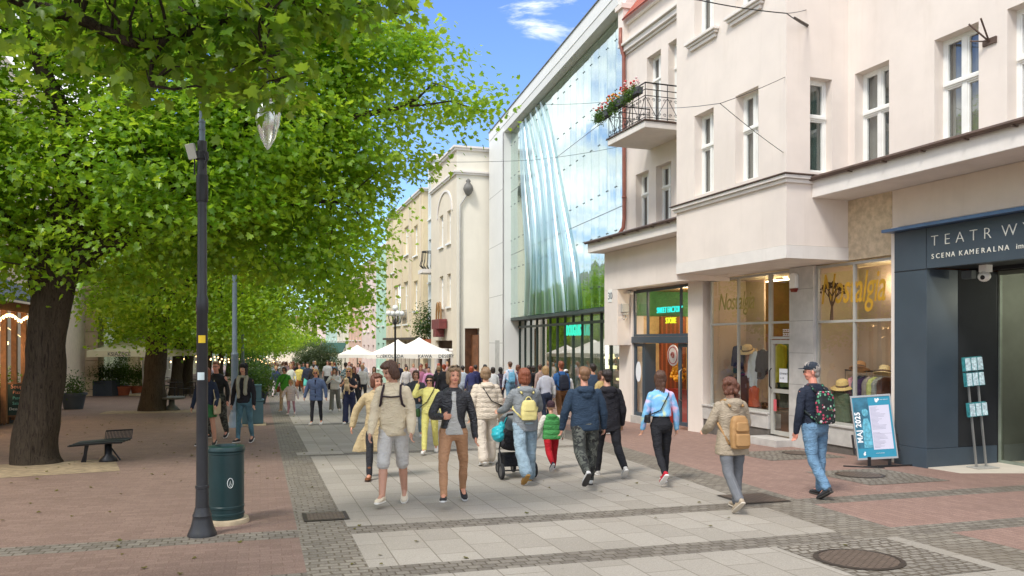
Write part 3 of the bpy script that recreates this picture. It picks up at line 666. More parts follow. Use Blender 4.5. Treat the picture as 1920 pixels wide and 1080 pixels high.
shopwin('entrance_glazing', [gl0-1.6, gl0-3.2], [], -8, gl0, -.34, 3.1, -1.55, mat('green_aluminium', srgb(128, 136, 122), .5), w=.07, glassm=glass_mat('entrance_glass', (.64, .68, .62), .80, .02, 1.5))
b = MB(); b.box(-8, gl0, -5, -4.9, -.4, 3.1); b.box(gl0, gl0+.1, -5, -1.6, -.4, 3.1); b.box(-8, gl0, -5, -1.6, 3.1, 3.15); b.build('foyer_wall', mat('foyer_paint', srgb(128, 130, 120), .8, .15, 1), bA)
b = MB(); b.box(gl0-1.5, gl0-.4, -2.8, -2.4, -.34, .65); b.build('foyer_desk', mat('desk', srgb(92, 84, 74), .6), bA)
b = MB(); b.prism([(gl0-8, .15), (s5, .10), (s5, -1.5), (gl0, -1.54), (gl0, -5), (gl0-8, -5)], -1.0, -.315); b.build('entrance_floor', mat('pale_tiles', srgb(206, 196, 180), .5, .06, 2), bA)
plight(gl0-2, -3, 2.7, 40, (1, .97, .85)); plight(gl0-1, -2.2, 2.7, 16, (1, .97, .85)); 
m_let = mat('cream_letters', srgb(226, 224, 210), .5, .02)
lz = A.z(1752, 461, .13)
pos = [1752, 1775.5, 1799.5, 1825, 1851, 1892, 1925]
for ch, px in zip('TEATRWY', pos): text('sign_letter', ch, .262, m_let, bA, on_wall(A.s(px, .13), .125, lz), .006, 1.0, align='CENTER', offset=-.006)
pos2 = [1748.5, 1758, 1767, 1777, 1786.5, 1801, 1811.5, 1821.5, 1832, 1843, 1854, 1864.5, 1876, 1887.5, 1906, 1914]
for ch, px in zip('SCENAKAMERALNAim', pos2): text('sign_letter', ch, .118, m_let, bA, on_wall(A.s(px, .13), .125, lz-.215), .004, align='CENTER')
b = MB(); s_ = A.s(1848, -.45); b.box(s_-.07, s_+.07, -.52, -.38, 3.0, 3.12); b.ell((s_, -.42, 2.93), (.10, .10, .09)); cm = b.build('security_camera', m_white, bA, smooth='auto')
b = MB(); b.ell((s_-.03, -.345, 2.91), (.04, .03, .04)); b.build('lens', m_blk, cm)
b = MB(); s_ = A.s(1812, -.5); b.box(s_-.10, s_+.10, -.6, -.5, 2.92, 3.06); b.build('junction_box', mat('box_grey', srgb(84, 90, 92), .6), bA)

# ------------------------------------------------------------------ the glass-fronted building
GF = Frame((9.22-.244*24, 24.0), -.244)
bG = empty('glass_building', GF.p, GF.rz, 'modern white building with a tall reflecting glass curtain front', 'building')
m_wp = mat('white_panels', srgb(220, 220, 214), .5, .03, .6, stain=.08); m_soff = mat('white_soffit', srgb(210, 210, 204), .6, .03)
sE, sEnd, dg = 15.85, 19.35, -.35
b = MB()
b.box(sE, sEnd, -9, 0, -2, 12.5); b.box(.5, sE, -9, -1.7, 12.15, 12.5); b.box(sE-.001, sE+.3, -.36, .0, -2, 12.2)
b.box(.5, sEnd, -9, .02, 12.504, 12.96)
b.build('wall', m_wp, bG)
b = MB(); b.box(.5, sE-.002, -1.7, .0, 12.16, 12.502); b.build('soffit', m_soff, bG)
b = MB(); b.box(.5, sEnd+.02, -9, .06, 12.965, 13.0); b.build('roof_edge', mat('roof_edge_grey', srgb(96, 100, 100), .5), bG)
b = MB()
for z in (1.75, 4.15, 6.75, 9.4): b.box(sE+.302, sEnd, .0, .004, z, z+.03); 
b.box(sE+1.0, sE+2.0, .0, .006, -1, 1.9)
b.build('panel_joint', mat('joint_grey', srgb(176, 176, 170), .8), bG)
def curtain_glass():
    m, n, out = new_mat('curtain_wall_glass'); p = n.objc(); x, y, z = n.sep(p)
    bf = n.add('ShaderNodeNewGeometry').outputs['Backfacing']
    fr = n.add('ShaderNodeFresnel', IOR=n.math('ADD', n.math('MULTIPLY', bf, 1/1.7-1.7), 1.7)).outputs[0]
    # each sheet sits at its own slight tilt
    cell = n.add('ShaderNodeTexWhiteNoise', dict(noise_dimensions='2D'), Vector=n.comb(n.math('FLOOR', n.math('DIVIDE', x, .8)), n.math('FLOOR', n.math('DIVIDE', z, 3.1)), 0.0))
    tilt = n.add('ShaderNodeVectorMath', dict(operation='SCALE'), i0=n.add('ShaderNodeVectorMath', dict(operation='SUBTRACT'), i0=cell.outputs['Color'], i1=(.5, .5, .5)).outputs[0], Scale=.018)
    geo = n.add('ShaderNodeNewGeometry')
    nr = n.add('ShaderNodeVectorMath', dict(operation='NORMALIZE'), i0=n.add('ShaderNodeVectorMath', dict(operation='ADD'), i0=geo.outputs['Normal'], i1=tilt.outputs[0]).outputs[0])
    bu = n.add('ShaderNodeBump', Strength=.10, Distance=.05, Height=n.noise(n.add('ShaderNodeMapping', Vector=p, Scale=(1.6, 1, .25)), 1.0, 2), Normal=nr.outputs[0])
    gl = n.add('ShaderNodeBsdfGlossy', Color=(.86, .95, .90), Roughness=.02, Normal=bu.outputs[0])
    tr = n.add('ShaderNodeBsdfTransparent', Color=(.72, .84, .78))
    k = n.math('ADD', n.math('MULTIPLY', fr, .9), .48, clamp=True)
    n.l.new(n.add('ShaderNodeMixShader', i0=k, i1=tr.outputs[0], i2=gl.outputs[0]).outputs[0], out.inputs[0]); return m
m_cw = curtain_glass()
b = MB(); rows = [3.0, 6.1, 9.2, 12.12]; NP = 20; pw = sE/NP
for i in range(0, NP):
    for j in range(3): b.box(max(.45, i*pw)+.008, (i+1)*pw-.008, dg-.02, dg, rows[j]+.012, rows[j+1]-.012)
b.build('curtain_wall', m_cw, bG)
b = MB()
for z in rows[1:3]: b.box(.45, sE, dg-.03, dg-.004, z-.012, z+.012)
for z in (3.7, 5.4, 6.8, 8.5, 9.9, 11.5):
    for i in range(1, NP+1):
        for sg in (-.06, .06): b.box(i*pw+sg-.018, i*pw+sg+.018, dg+.001, dg+.02, z-.018, z+.018)
b.build('glass_fixings', mat('fixing_grey', srgb(90, 98, 98), .4, metal=.6), bG)
b = MB()
for i in range(2, 2*NP, 1): b.box(i*pw/2-.04, i*pw/2+.04, dg-.5, dg-.32, 3.0, 12.1)
for z in (3.3, 4.4, 6.2, 9.3, 11.9): b.box(.5, sE, dg-.62, dg-.5, z, z+.14)
b.build('inner_frame', mat('inner_white', srgb(200, 212, 204), .6), bG)
b = MB(); b.box(.5, sE, -1.72, -1.66, 3.0, 12.15); b.build('inner_wall', mat('inner_green', srgb(150, 176, 160), .7, .3, .4), bG)
b = MB(); b.box(.5, sE, -1.7, dg+.02, 2.86, 2.985); b.build('floor_edge', mat('edge_dark', srgb(70, 80, 78), .5, metal=.3), bG)
m_fin = glass_mat('bent_glass', (.78, .86, .88), .80, .28, 1.6, gl=(.74, .88, .90))
tp = [13.6, 13.1, 12.5, 11.8, 11.1, 10.4]; bt = [12.3, 11.2, 10.0, 8.7, 7.4, 6.0]
for k, (t_, b_) in enumerate(zip(tp, bt)):
    b = MB(); n = 24; ring = []
    for i in range(n+1):
        t = i/n; z = 12.0-9.0*t; e = 1-(1-t)**1.7; sc = t_+(b_-t_)*e+.25*math.sin(t*6+k); wd_ = .16+.30*t
        ring.append([(sc+wd_*math.cos(a), dg+.02+(.10+.14*t)*max(0, math.sin(a)), z) for a in [math.pi*j/8 for j in range(9)]])
    vs = [v for r_ in ring for v in r_]; fs = [(i*9+j, i*9+j+1, (i+1)*9+j+1, (i+1)*9+j) for i in range(n) for j in range(8)]
    b.add(vs, fs); b.build('bent_glass_fold', m_fin, bG, smooth=True)
# ground floor glazing
sf = -.75; b = MB(); k = 0; x = 1.2
while x < sE:
    b.box(x-.04, x+.04, sf-.06, sf+.03, -2, 2.86); x += 1.06 if k > 2 else .95; k += 1
b.box(1, sE, sf-.1, sf+.04, 2.5, 2.6); b.build('glazing_mullion', mat('mullion_dark', srgb(46, 58, 54), .4, metal=.4), bG)
b = MB(); b.quad((1, sf-.02, -2), (sE, sf-.02, -2), (sE, sf-.02, 2.86), (1, sf-.02, 2.86)); b.build('ground_floor_pane', glass_mat('lobby_glass', (.62, .76, .64), .72, .01, 1.5), bG)
b = MB(); b.box(1, sE, -7, -6.9, -2, 3); b.box(10.5, sE, -1.7, -1.6, -2, 3); b.box(1, sE, -7, -.8, -1.2, -1.1); b.build('shop_back', mat('perfumery_wall', srgb(150, 140, 96), .8, .3, .8), bG)
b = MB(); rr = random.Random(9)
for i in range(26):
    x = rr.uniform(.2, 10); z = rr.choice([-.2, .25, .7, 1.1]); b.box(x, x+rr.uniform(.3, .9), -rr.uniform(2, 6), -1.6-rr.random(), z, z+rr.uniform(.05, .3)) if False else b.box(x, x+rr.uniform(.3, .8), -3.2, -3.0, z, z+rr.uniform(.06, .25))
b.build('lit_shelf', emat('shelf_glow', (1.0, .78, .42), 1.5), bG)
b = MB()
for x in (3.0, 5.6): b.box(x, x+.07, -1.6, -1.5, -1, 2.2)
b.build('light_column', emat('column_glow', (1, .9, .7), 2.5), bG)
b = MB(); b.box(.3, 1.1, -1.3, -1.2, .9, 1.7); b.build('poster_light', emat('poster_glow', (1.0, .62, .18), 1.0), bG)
for x in (2, 5, 8.5): plight(x, -4, 2.4, 30, (1, .85, .55), fr=GF)
def g_on(s, d, z): return on_wall(s, d, z)
text('green_sign', 'DOUGLAS', .60, emat('green_neon', (.04, .55, .36), .9), bG, g_on(GF.s(1062, -.6), -.60, GF.z(1078, 629, -.6)) @ Matrix.Diagonal((.62, 1, 1, 1)), .02, 1.05)

# ------------------------------------------------------------------ the cream house beyond and its row
C = Frame((-2.95, 42.6), -.32)
m_cream = mat('cream_wall', srgb(228, 222, 206), .9, .04, .5, .15, 90, stain=.12); m_creamd = mat('buff_wall', srgb(214, 203, 182), .9, .05, .6, .15, 90, stain=.15)
m_glassd = glass_mat('far_glass', (.25, .28, .28), .35, .03, 1.6)
def simple_win(parent, a0, a1, z0, z1, d, M=I4, fm=None, cur=None, sill=True):
    b = MB(); t = .06
    for q in ((a0, a0+t, z0, z1), (a1-t, a1, z0, z1), (a0+t, a1-t, z0, z0+t), (a0+t, a1-t, z1-t, z1), ((a0+a1)/2-.03, (a0+a1)/2+.03, z0+t, z1-t), (a0+t, a1-t, z0+(z1-z0)*.66, z0+(z1-z0)*.66+.05)):
        mbox(b, M, q[0], q[1], d-.05, d+(.002 if q[1]-q[0] < .1 else 0), q[2], q[3])
    if sill: mbox(b, M, a0-.1, a1+.1, d, d+.26, z0-.12, z0-.02)
    o = b.build('window', fm or m_white, parent); p = MB(); c = d-.03
    p.quad(*[M @ Vector(v) for v in ((a0, c, z0), (a1, c, z0), (a1, c, z1), (a0, c, z1))]); p.build('pane', m_glassd, o)
    p = MB(); c = d-.2; p.quad(*[M @ Vector(v) for v in ((a0, c, z0), (a1, c, z0), (a1, c, z1), (a0, c, z1))]); p.build('curtain', cur or m_cur, o); return o
def house(name, fr, s0, s1, z1, m, wins, label, depth=9, d=0.0, cornice=True, zb=-4, side=None, cm=None):
    o = empty(name, fr.p, fr.rz, label, 'building'); b = MB()
    wall(b, s0, s1, zb, z1, d, wins, .2)
    Ms = side_M(s0); wall(b, d-depth, d, zb, z1, 0, side or [], .5, Ms)
    Mf = Matrix(((0, 1, 0, s1), (-1, 0, 0, 0), (0, 0, 1, 0), (0, 0, 0, 1)))
    b.quad((s1, d, zb), (s1, d-depth, zb), (s1, d-depth, z1), (s1, d, z1)); b.quad((s0, d, z1), (s1, d, z1), (s1, d-depth, z1), (s0, d-depth, z1)); b.quad((s0, d-depth, zb), (s0, d-depth, z1), (s1, d-depth, z1), (s1, d-depth, zb))
    b.build('wall', m, o)
    for w_ in wins:
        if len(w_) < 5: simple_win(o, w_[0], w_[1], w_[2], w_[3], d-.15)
    if cornice:
        b = MB(); b.box(s0-.12, s1-.01, d-depth, d+.12, z1-.16, z1-.04); b.box(s0-.2, s1-.01, d-depth, d+.2, z1-.038, z1+.06); b.build('cornice', cm or m_trim, o)
    return o
cw = [(C.s(831), C.s(824), 7.3, 9.1), (C.s(845), C.s(838.5), 7.3, 9.1), (C.s(831), C.s(824), 3.8, 5.6), (C.s(845), C.s(838.5), 3.8, 5.6), (1.0, 5.3, -2.5, 1.9, 'x')]
sd_ = [(-1.3, -.5, -3, 2.5)]
bC = house('town_house', C, 0, 6.5, 12.2, m_creamd, cw, 'cream town house with a blank side wall, grey downpipe and maroon sign', side=[(-1.25, -.45, -3, 2.55)])
b = MB(); wall(b, -9, -.0, -4, 12.05, .006, [(-1.25, -.45, -3, 2.55)], .4, side_M(0)); b.build('side_wall', m_cream, bC)
b = MB(); b.box(-.1, 6.49, -9, .1, 10.75, 10.85); b.box(-.16, 6.49, -9, .16, 10.852, 10.95); b.build('string_course', m_trim, bC)
b = MB(); Mx = side_M(0); b.box(.4, .5, -1.3, -.4, -3, 2.7); b.box(.02, .4, -1.22, -.9, -3, 2.2); b.build('side_door', mat('brown_door', srgb(120, 80, 52), .6, .3, 3), bC)
b = MB(); q = C.w(0, 0); px_ = -.17
b.tube([(-.10, px_, -3), (-.10, px_, 9.1), (-.10, px_-.25, 9.5), (-.10, px_-.38, 9.7)], .055, 8); b.build('downpipe', mat('zinc', srgb(176, 174, 166), .6), bC, smooth=True)
b = MB(); b.lathe([(.05, 9.6), (.16, 9.7), (.26, 9.9), (.27, 10.0), (.22, 10.15), (.10, 10.3), (.14, 10.38), (.05, 10.5)], 14, (-.2, px_-.42)); b.build('rainwater_head', mat('zinc_dark', srgb(110, 108, 102), .6), bC, smooth=True)
b = MB(); n = 16; cc = (cw[0][0]+cw[1][1])/2; cc = (cw[0][1]+cw[1][0])/2
for i in range(n):
    a0, a1 = math.pi*i/n, math.pi*(i+1)/n; r0, r1 = 1.75, 1.9
    b.add([(cc+r*math.cos(a), dd, 9.0+r*.72*math.sin(a)) for dd in (.002, .06) for r, a in ((r0, a0), (r1, a0), (r1, a1), (r0, a1))], [(4, 5, 6, 7), (0, 3, 7, 4), (1, 5, 6, 2)])
b.build('arch_moulding', m_trim, bC)
b = MB(); b.box(1.0, 5.3, -3.2, -3, -4, 2.0); b.build('shop_back', mat('orange_wall', srgb(200, 150, 96), .8, .2), bC)
b = MB()
for x in (1.1, 3.1, 5.2): b.lathe([(.26, -3), (.2, -2.8), (.17, 1.2), (.24, 1.3), (.26, 1.45)], 14, (x, -.1))
b.build('column', m_trim, bC, smooth=True)
zs = C.z(832, 617); b = MB(); sm = C.s(832); b.box(sm-1.0, sm+1.0, .05, .5, zs, zs+.55); b.box(sm-.35, sm+.35, .06, .55, zs-.45, zs-.005); sgn = b.build('maroon_sign', mat('maroon', srgb(116, 56, 54), .6, .2), bC, bevel=.02)
b = MB()
for k in (-1, 1): b.tube([(sm+k*.30+.30*math.cos(t)*k*-1, .3, zs+.5+1.0*math.sin(t)) for t in [math.pi*i/14 for i in range(15)]], .055, 6)
b.build('arched_letter', mat('arch_brown', srgb(150, 112, 66), .5), sgn)
blue_w = [(C.s(806)+.15, C.s(806)+.85, z0, z1) for z0, z1 in ((9.6, 12.2), (5.6, 8.3), (1.9, 4.5))]+[(C.s(806)+1.1, C.s(806)+1.75, z0, z1) for z0, z1 in ((9.6, 12.2), (5.6, 8.3), (1.9, 4.5))]
bD = house('narrow_house', C, 6.52, 8.9, 13.2, mat('pale_blue_wall', srgb(208, 214, 212), .9, .04, .6, stain=.1), blue_w, 'narrow pale blue house with a bulging black balcony', d=-.3)
b = MB(); zb_ = 6.3; cx_ = 7.4
for i in range(11):
    a = math.pi*i/10; b.tube([(cx_+.6*math.cos(a)*f_, -.3+.75*math.sin(a)*f_, zb_+h_) for f_, h_ in ((.75, 0), (1.1, .25), (.95, .6), (.9, 1.1))], .025, 5)
b.tube([(cx_+.54*math.cos(math.pi*i/10), -.3+.68*math.sin(math.pi*i/10), zb_+1.1) for i in range(11)], .035, 5)
b.build('balcony_railing', m_blk, bD); b = MB(); b.box(cx_-.7, cx_+.7, -.3, .5, zb_-.25, zb_-.02); b.build('balcony_slab', m_trim, bD)
b = MB(); b.box(cx_-.9, cx_+1.2, -.3, .5, 1.35, 1.6); b.build('balcony_slab', m_trim, bD)
zf = lambda px, py: C.z(px, py)
bw = [(C.s(767), C.s(758), 8.0, 10.0), (C.s(783), C.s(776), 7.6, 9.6), (C.s(783), C.s(776), 3.9, 5.9), (C.s(765), C.s(757), 3.1, 6.1), (C.s(752), C.s(738), 3.1, 6.1), (10, 23, -3.5, 1.9, 'x'), (C.s(740), C.s(734), 7.2, 9.0)]
bE = house('beige_house', C, 8.92, 24.2, 11.6, mat('beige_ribbed_wall', srgb(216, 199, 164), .9, .06, .6, stain=.15), bw, 'beige town house with vertical ribs and a pillared loggia')
b = MB()
for px in (790, 772, 769, 754, 736, 729): s_ = C.s(px); b.box(s_-.08, s_+.08, .004, .10, 2.1, 11.3)
b.build('rib', m_creamd, bE)
b = MB(); b.box(8.95, 24.1, .004, .3, 1.95, 2.12); b.build('canopy', mat('dark_canopy', srgb(70, 60, 52), .7), bE)
b = MB(); rail(b, (C.s(765), .1, 0), (C.s(757), .1, 0), 3.1, .95, 8, False); rail(b, (C.s(752), .1, 0), (C.s(738), .1, 0), 3.1, .95, 12, False); b.build('balcony_railing', m_blk, bE)
b = MB(); b.box(9, 24, -3, -2.9, -4, 2); b.build('shop_back', mat('brown_shop', srgb(110, 84, 60), .8, .4, .5), bE)
b = MB()
for i in range(9): b.box(10+i*1.6, 10.25+i*1.6, -.2, .0, -4, 1.94)
b.build('shop_post', m_creamd, bE)
def rowwins(s0, s1, n, zs, w=.9): 
    st = (s1-s0)/n; return [(s0+st*(i+.5)-w/2, s0+st*(i+.5)+w/2, a, b_) for i in range(n) for a, b_ in zs]
mw = rowwins(24.4, 30, 2, ((6.3, 8.0), (3.2, 5.0), (-.5, 1.7)), 1.1)
house('mint_house', C, 24.22, 30.0, 9.8, mat('mint_wall', srgb(176, 208, 188), .9, .05, .6), mw, 'narrow mint green house between beige and pink ones')
pw_ = rowwins(30.2, 40, 3, ((6.0, 8.2), (2.8, 4.8), (-1, 1.5)), 1.2)
bP = house('pink_house', C, 30.02, 40.0, 9.4, mat('pale_pink_wall', srgb(224, 204, 196), .9, .05, .6), pw_, 'pale pink house with dark windows at the bend of the street')
hs = [(40.02, 52, 8.5, srgb(214, 180, 160), 'terracotta toned house partly hidden by the leaves'), (52.02, 66, 9.6, srgb(222, 214, 196), 'cream house far down the right side of the street'), (66.02, 84, 8.8, srgb(190, 214, 204), 'pale green house far down the right side of the street')]
for i, (a, b_, h, c_, lb) in enumerate(hs):
    house('far_house', C, a, b_, h, mat('far_wall_%d' % i, c_, .9, .05, .5), rowwins(a, b_, 4, ((5.2, 7.0), (2.0, 3.8), (-1.8, .8)), 1.2), lb, zb=-6)
# houses that close the view
def far_block(px0, px1, Y, top, m, label, roof=None, zb=-6):
    x0, x1 = (px0-960)/F*Y, (px1-960)/F*Y
    fr = Frame((x1, Y), -1e-6); o = empty('distant_house', (x0, Y, 0), 0, label, 'building'); W_ = x1-x0; b = MB()
    n = max(2, int(W_/3)); wins = []
    for i in range(n):
        for z0 in np.arange(-3.2, top-2.2, 3.0): wins.append((W_*(i+.5)/n-.55, W_*(i+.5)/n+.55, z0, z0+1.7))
    M = Matrix(((1, 0, 0, 0), (0, -1, 0, 0), (0, 0, 1, 0), (0, 0, 0, 1)))
    wall(b, 0, W_, zb, top, 0, wins, .2, M); b.quad((0, 0, zb), (0, 8, zb), (0, 8, top), (0, 0, top)); b.quad((W_, 0, zb), (W_, 8, zb), (W_, 8, top), (W_, 0, top)); b.quad((0, 0, top), (W_, 0, top), (W_, 8, top), (0, 8, top))
    b.build('wall', m, o)
    for w_ in wins: MB().quad((w_[0], .18, w_[2]), (w_[1], .18, w_[2]), (w_[1], .18, w_[3]), (w_[0], .18, w_[3])).build('window', m_glassd, o)
    b = MB(); b.prism([(-.3, top), (8.3, top), (4, top+(roof or 1.2))], -.3, W_+.3, 'x'); b.build('roof', mat('far_roof', srgb(120, 74, 60), .8, .2), o)
far_block(575, 632, 150, 7.6, mat('far_pink', srgb(226, 206, 198), .9), 'distant pinkish house closing the end of the street')
far_block(634, 672, 128, 4.6, mat('far_mint', srgb(206, 224, 214), .9), 'distant low pale mint house beside the far parasols')
far_block(500, 570, 165, 6.0, mat('far_cream', srgb(224, 214, 190), .9), 'distant cream house behind the trees at the street end')

# ------------------------------------------------------------------ left side of the street
LF = Frame((-22.3, 42.0), -.315)
def left_house(name, s0, s1, z1, m, label, wins, zb=-4, d=0.0):
    """a house on the left: its facade looks right, towards the street"""
    o = empty(name, LF.p, LF.rz, label, 'building'); b = MB()
    M = Matrix(((1, 0, 0, 0), (0, -1, 0, 0), (0, 0, 1, 0), (0, 0, 0, 1)))
    wall(b, s0, s1, zb, z1, d, wins, .25, M)
    b.quad((s0, -d, zb), (s0, -d+8, zb), (s0, -d+8, z1), (s0, -d, z1)); b.quad((s0, -d, z1), (s1, -d, z1), (s1, -d+8, z1), (s0, -d+8, z1)); b.quad((s1, -d, zb), (s1, -d+8, zb), (s1, -d+8, z1), (s1, -d, z1))
    b.build('wall', m, o)
    for w_ in wins: simple_win(o, w_[0], w_[1], w_[2], w_[3], d-.18, M)
    return o, M
m_greenw = mat('pale_green_wall', srgb(196, 206, 178), .9, .05, .5, stain=.15); m_sand = mat('sandstone', srgb(190, 170, 140), .9, .1, 1.5, .3, 30, stain=.2)
left_house('cafe_house', -34, -.6, 12, mat('pale_plaster', srgb(216, 200, 184), .9, .06), 'pale plastered house behind the trees at the far left', rowwins(-34, -.6, 11, ((8.2, 10.0), (4.8, 6.8)), 1.1))
o, M = left_house('green_house', 1.2, 17, 12, m_greenw, 'pale green house behind the cream parasol', rowwins(1.2, 17, 5, ((8.2, 10.0), (4.4, 6.4), (-.6, 1.8)), 1.1), d=-.5)
b = MB()
for z in np.arange(-1.4, 4.2, .75): b.box(-.5, 1.15, -.6, .9, z, z+.735)
b.build('stone_pier', m_sand, o, bevel=.02)
b = MB(); b.box(-.8, 1.4, -.9, 1.0, 4.25, 4.5); b.box(-1.0, 1.6, -1.1, 1.2, 4.505, 4.75); b.box(-.7, 1.3, -.8, .9, 4.76, 5.6); b.build('pier_cap', m_sand, o, bevel=.02)
left_house('ochre_house', 17.1, 34, 11, mat('ochre_plaster', srgb(206, 184, 150), .9, .08), 'ochre plastered house beyond the green one', rowwins(17.1, 34, 5, ((7, 9), (3.6, 5.6), (-.9, 1.5)), 1.1))
left_house('grey_house', 34.1, 60, 11, mat('grey_plaster', srgb(186, 184, 176), .9, .08), 'grey plastered house beyond the ochre one', rowwins(34.1, 60, 7, ((7, 9), (3.6, 5.6), (-.9, 1.5)), 1.1))
left_house('end_house', 60.1, 110, 10, mat('buff_plaster', srgb(206, 196, 170), .9, .08), 'buff house at the far end of the left row', rowwins(60.1, 110, 10, ((6, 8), (2.6, 4.6), (-1.9, .5)), 1.1), zb=-6)
# ================================================================== TREES
def leaf_mat(name, c0, c1, t0, t1):
    m, n, out = new_mat(name)
    geo = n.add('ShaderNodeNewGeometry'); rnd = geo.outputs['Random Per Island']
    big = n.noise(n.objc(), .55, 3)
    f = n.math('ADD', n.math('MULTIPLY', rnd, .6), n.math('MULTIPLY', n.step(big, .35, .65), .4))
    d = n.add('ShaderNodeBsdfDiffuse', Color=n.mix(f, c0, c1)); t = n.add('ShaderNodeBsdfTranslucent', Color=n.mix(f, t0, t1))
    g = n.add('ShaderNodeBsdfGlossy', Color=(.5, .55, .5), Roughness=.38)
    mx = n.add('ShaderNodeMixShader', i0=.48, i1=d.outputs[0], i2=t.outputs[0])
    mx2 = n.add('ShaderNodeMixShader', i0=.05, i1=mx.outputs[0], i2=g.outputs[0])
    n.l.new(mx2.outputs[0], out.inputs[0]); return m
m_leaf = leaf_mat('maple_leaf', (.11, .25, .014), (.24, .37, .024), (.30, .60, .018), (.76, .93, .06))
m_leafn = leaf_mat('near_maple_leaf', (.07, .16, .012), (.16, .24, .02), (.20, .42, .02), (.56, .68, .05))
m_leafd = leaf_mat('dark_shrub_leaf', (.03, .07, .015), (.07, .12, .02), (.04, .10, .01), (.12, .2, .02))
def bark_mat():
    m, n, out = new_mat('bark'); p = n.objc()
    q = n.add('ShaderNodeMapping', Vector=p, Scale=(1, 1, .11)).outputs[0]
    a = n.noise(q, 22, 8, .7, 1.2); a2 = n.noise(q, 9, 4, .6, .8)
    rd = n.math('ABSOLUTE', n.math('MULTIPLY', n.math('SUBTRACT', a, .5), 2.6))
    h = n.math('ADD', n.math('MULTIPLY', n.math('SUBTRACT', 1.0, rd), .55), n.math('MULTIPLY', a2, .5))
    c = n.ramp(rd, [(.0, srgb(84, 74, 62)), (.28, srgb(62, 53, 45)), (.6, srgb(30, 25, 21))])
    bs = n.add('ShaderNodeBsdfPrincipled', Base_Color=c, Roughness=.95); bs.inputs['Specular IOR Level'].default_value = .15
    n.put(bs.inputs['Normal'], n.add('ShaderNodeBump', Strength=1.0, Distance=.05, Height=h)); n.l.new(bs.outputs[0], out.inputs[0]); return m
m_bark = bark_mat()
LT = np.array([(0, 0, 0), (.26, -.06, .06), (.52, .20, .10), (.33, .36, .05), (.44, .68, .04), (.17, .63, .0), (0, 1.0, -.16),
               (-.26, -.06, .06), (-.52, .20, .10), (-.33, .36, .05), (-.44, .68, .04), (-.17, .63, .0)])
LF_ = [(0, 1, 2, 3, 4, 5, 6), (0, 6, 11, 10, 9, 8, 7)]
LS = np.array([(0, 0, 0), (.34, .42, .08), (0, 1, -.08), (-.34, .42, .08)]); LSF = [(0, 1, 2), (0, 2, 3)]
def norm(a): return a/np.maximum(np.linalg.norm(a, axis=1, keepdims=True), 1e-9)
def leaf_mesh(name, pos, nrm, size, tmpl=LT, faces=LF_, rng=NR):
    N = len(pos); nrm = norm(nrm)
    r = rng.normal(size=(N, 3)); r[:, 2] -= .9         # leaves hang: the tip points outwards and down
    y = norm(r-nrm*np.sum(r*nrm, 1, keepdims=True)); x = np.cross(y, nrm)
    t = tmpl[None]*size[:, None, None]
    v = pos[:, None]+x[:, None]*t[..., 0:1]+y[:, None]*t[..., 1:2]+nrm[:, None]*t[..., 2:3]
    K = len(tmpl); me = bpy.data.meshes.new(name); me.vertices.add(N*K); me.vertices.foreach_set('co', v.reshape(-1).astype(np.float32))
    fl = np.concatenate([np.array(f) for f in faces]); lens = [len(f) for f in faces]; L = len(fl)
    idx = (np.arange(N)[:, None]*K+fl[None]).reshape(-1)
    me.loops.add(N*L); me.loops.foreach_set('vertex_index', idx.astype(np.int32))
    st = np.concatenate([[0], np.cumsum(lens)[:-1]]); starts = (np.arange(N)[:, None]*L+st[None]).reshape(-1)
    me.polygons.add(N*len(faces)); me.polygons.foreach_set('loop_start', starts.astype(np.int32))
    me.update(calc_edges=True); me.validate(); return me
def clumps_in(blobs, per_m3, gap=.42, rng=NR, shell=.45, nscale=.5):
    out = []
    for (c, r) in blobs:
        vol = 4.19*r[0]*r[1]*r[2]; n = int(vol*per_m3)+6
        d = norm(rng.normal(size=(n, 3))); rad = (shell+(1-shell)*rng.random((n, 1))**.8)
        p = np.array(c)+d*rad*np.array(r)
        keep = [i for i in range(n) if (mnoise.noise(Vector(p[i])*nscale)+1)/2 > gap-.25*rng.random()]
        out.append(np.hstack([p[keep], d[keep]]))
    return np.vstack(out)
def foliage(cl, per, rad, size, rng=NR, flat=.45, up=.75):
    n = len(cl); k = rng.integers(int(per*.6), int(per*1.4)+1, n); idx = np.repeat(np.arange(n), k); N = len(idx)
    off = rng.normal(size=(N, 3))*rad*.5*(.6+.8*rng.random((N, 1))); off[:, 2] *= flat
    pos = cl[idx, :3]+off
    nrm = cl[idx, 3:]*.45+np.array([0, 0, up])+rng.normal(size=(N, 3))*.42
    return pos, nrm, size*(.65+.6*rng.random(N))
def at(px, py, Y): return Vector(((px-960)/F*Y, Y, zat(py, Y)))
def blob(px, py, Y, rx, ry, rd=None):
    c = at(px, py, Y); a, b_ = rx/F*Y, ry/F*Y; return (c, (a, rd or (a+b_)/2, b_))
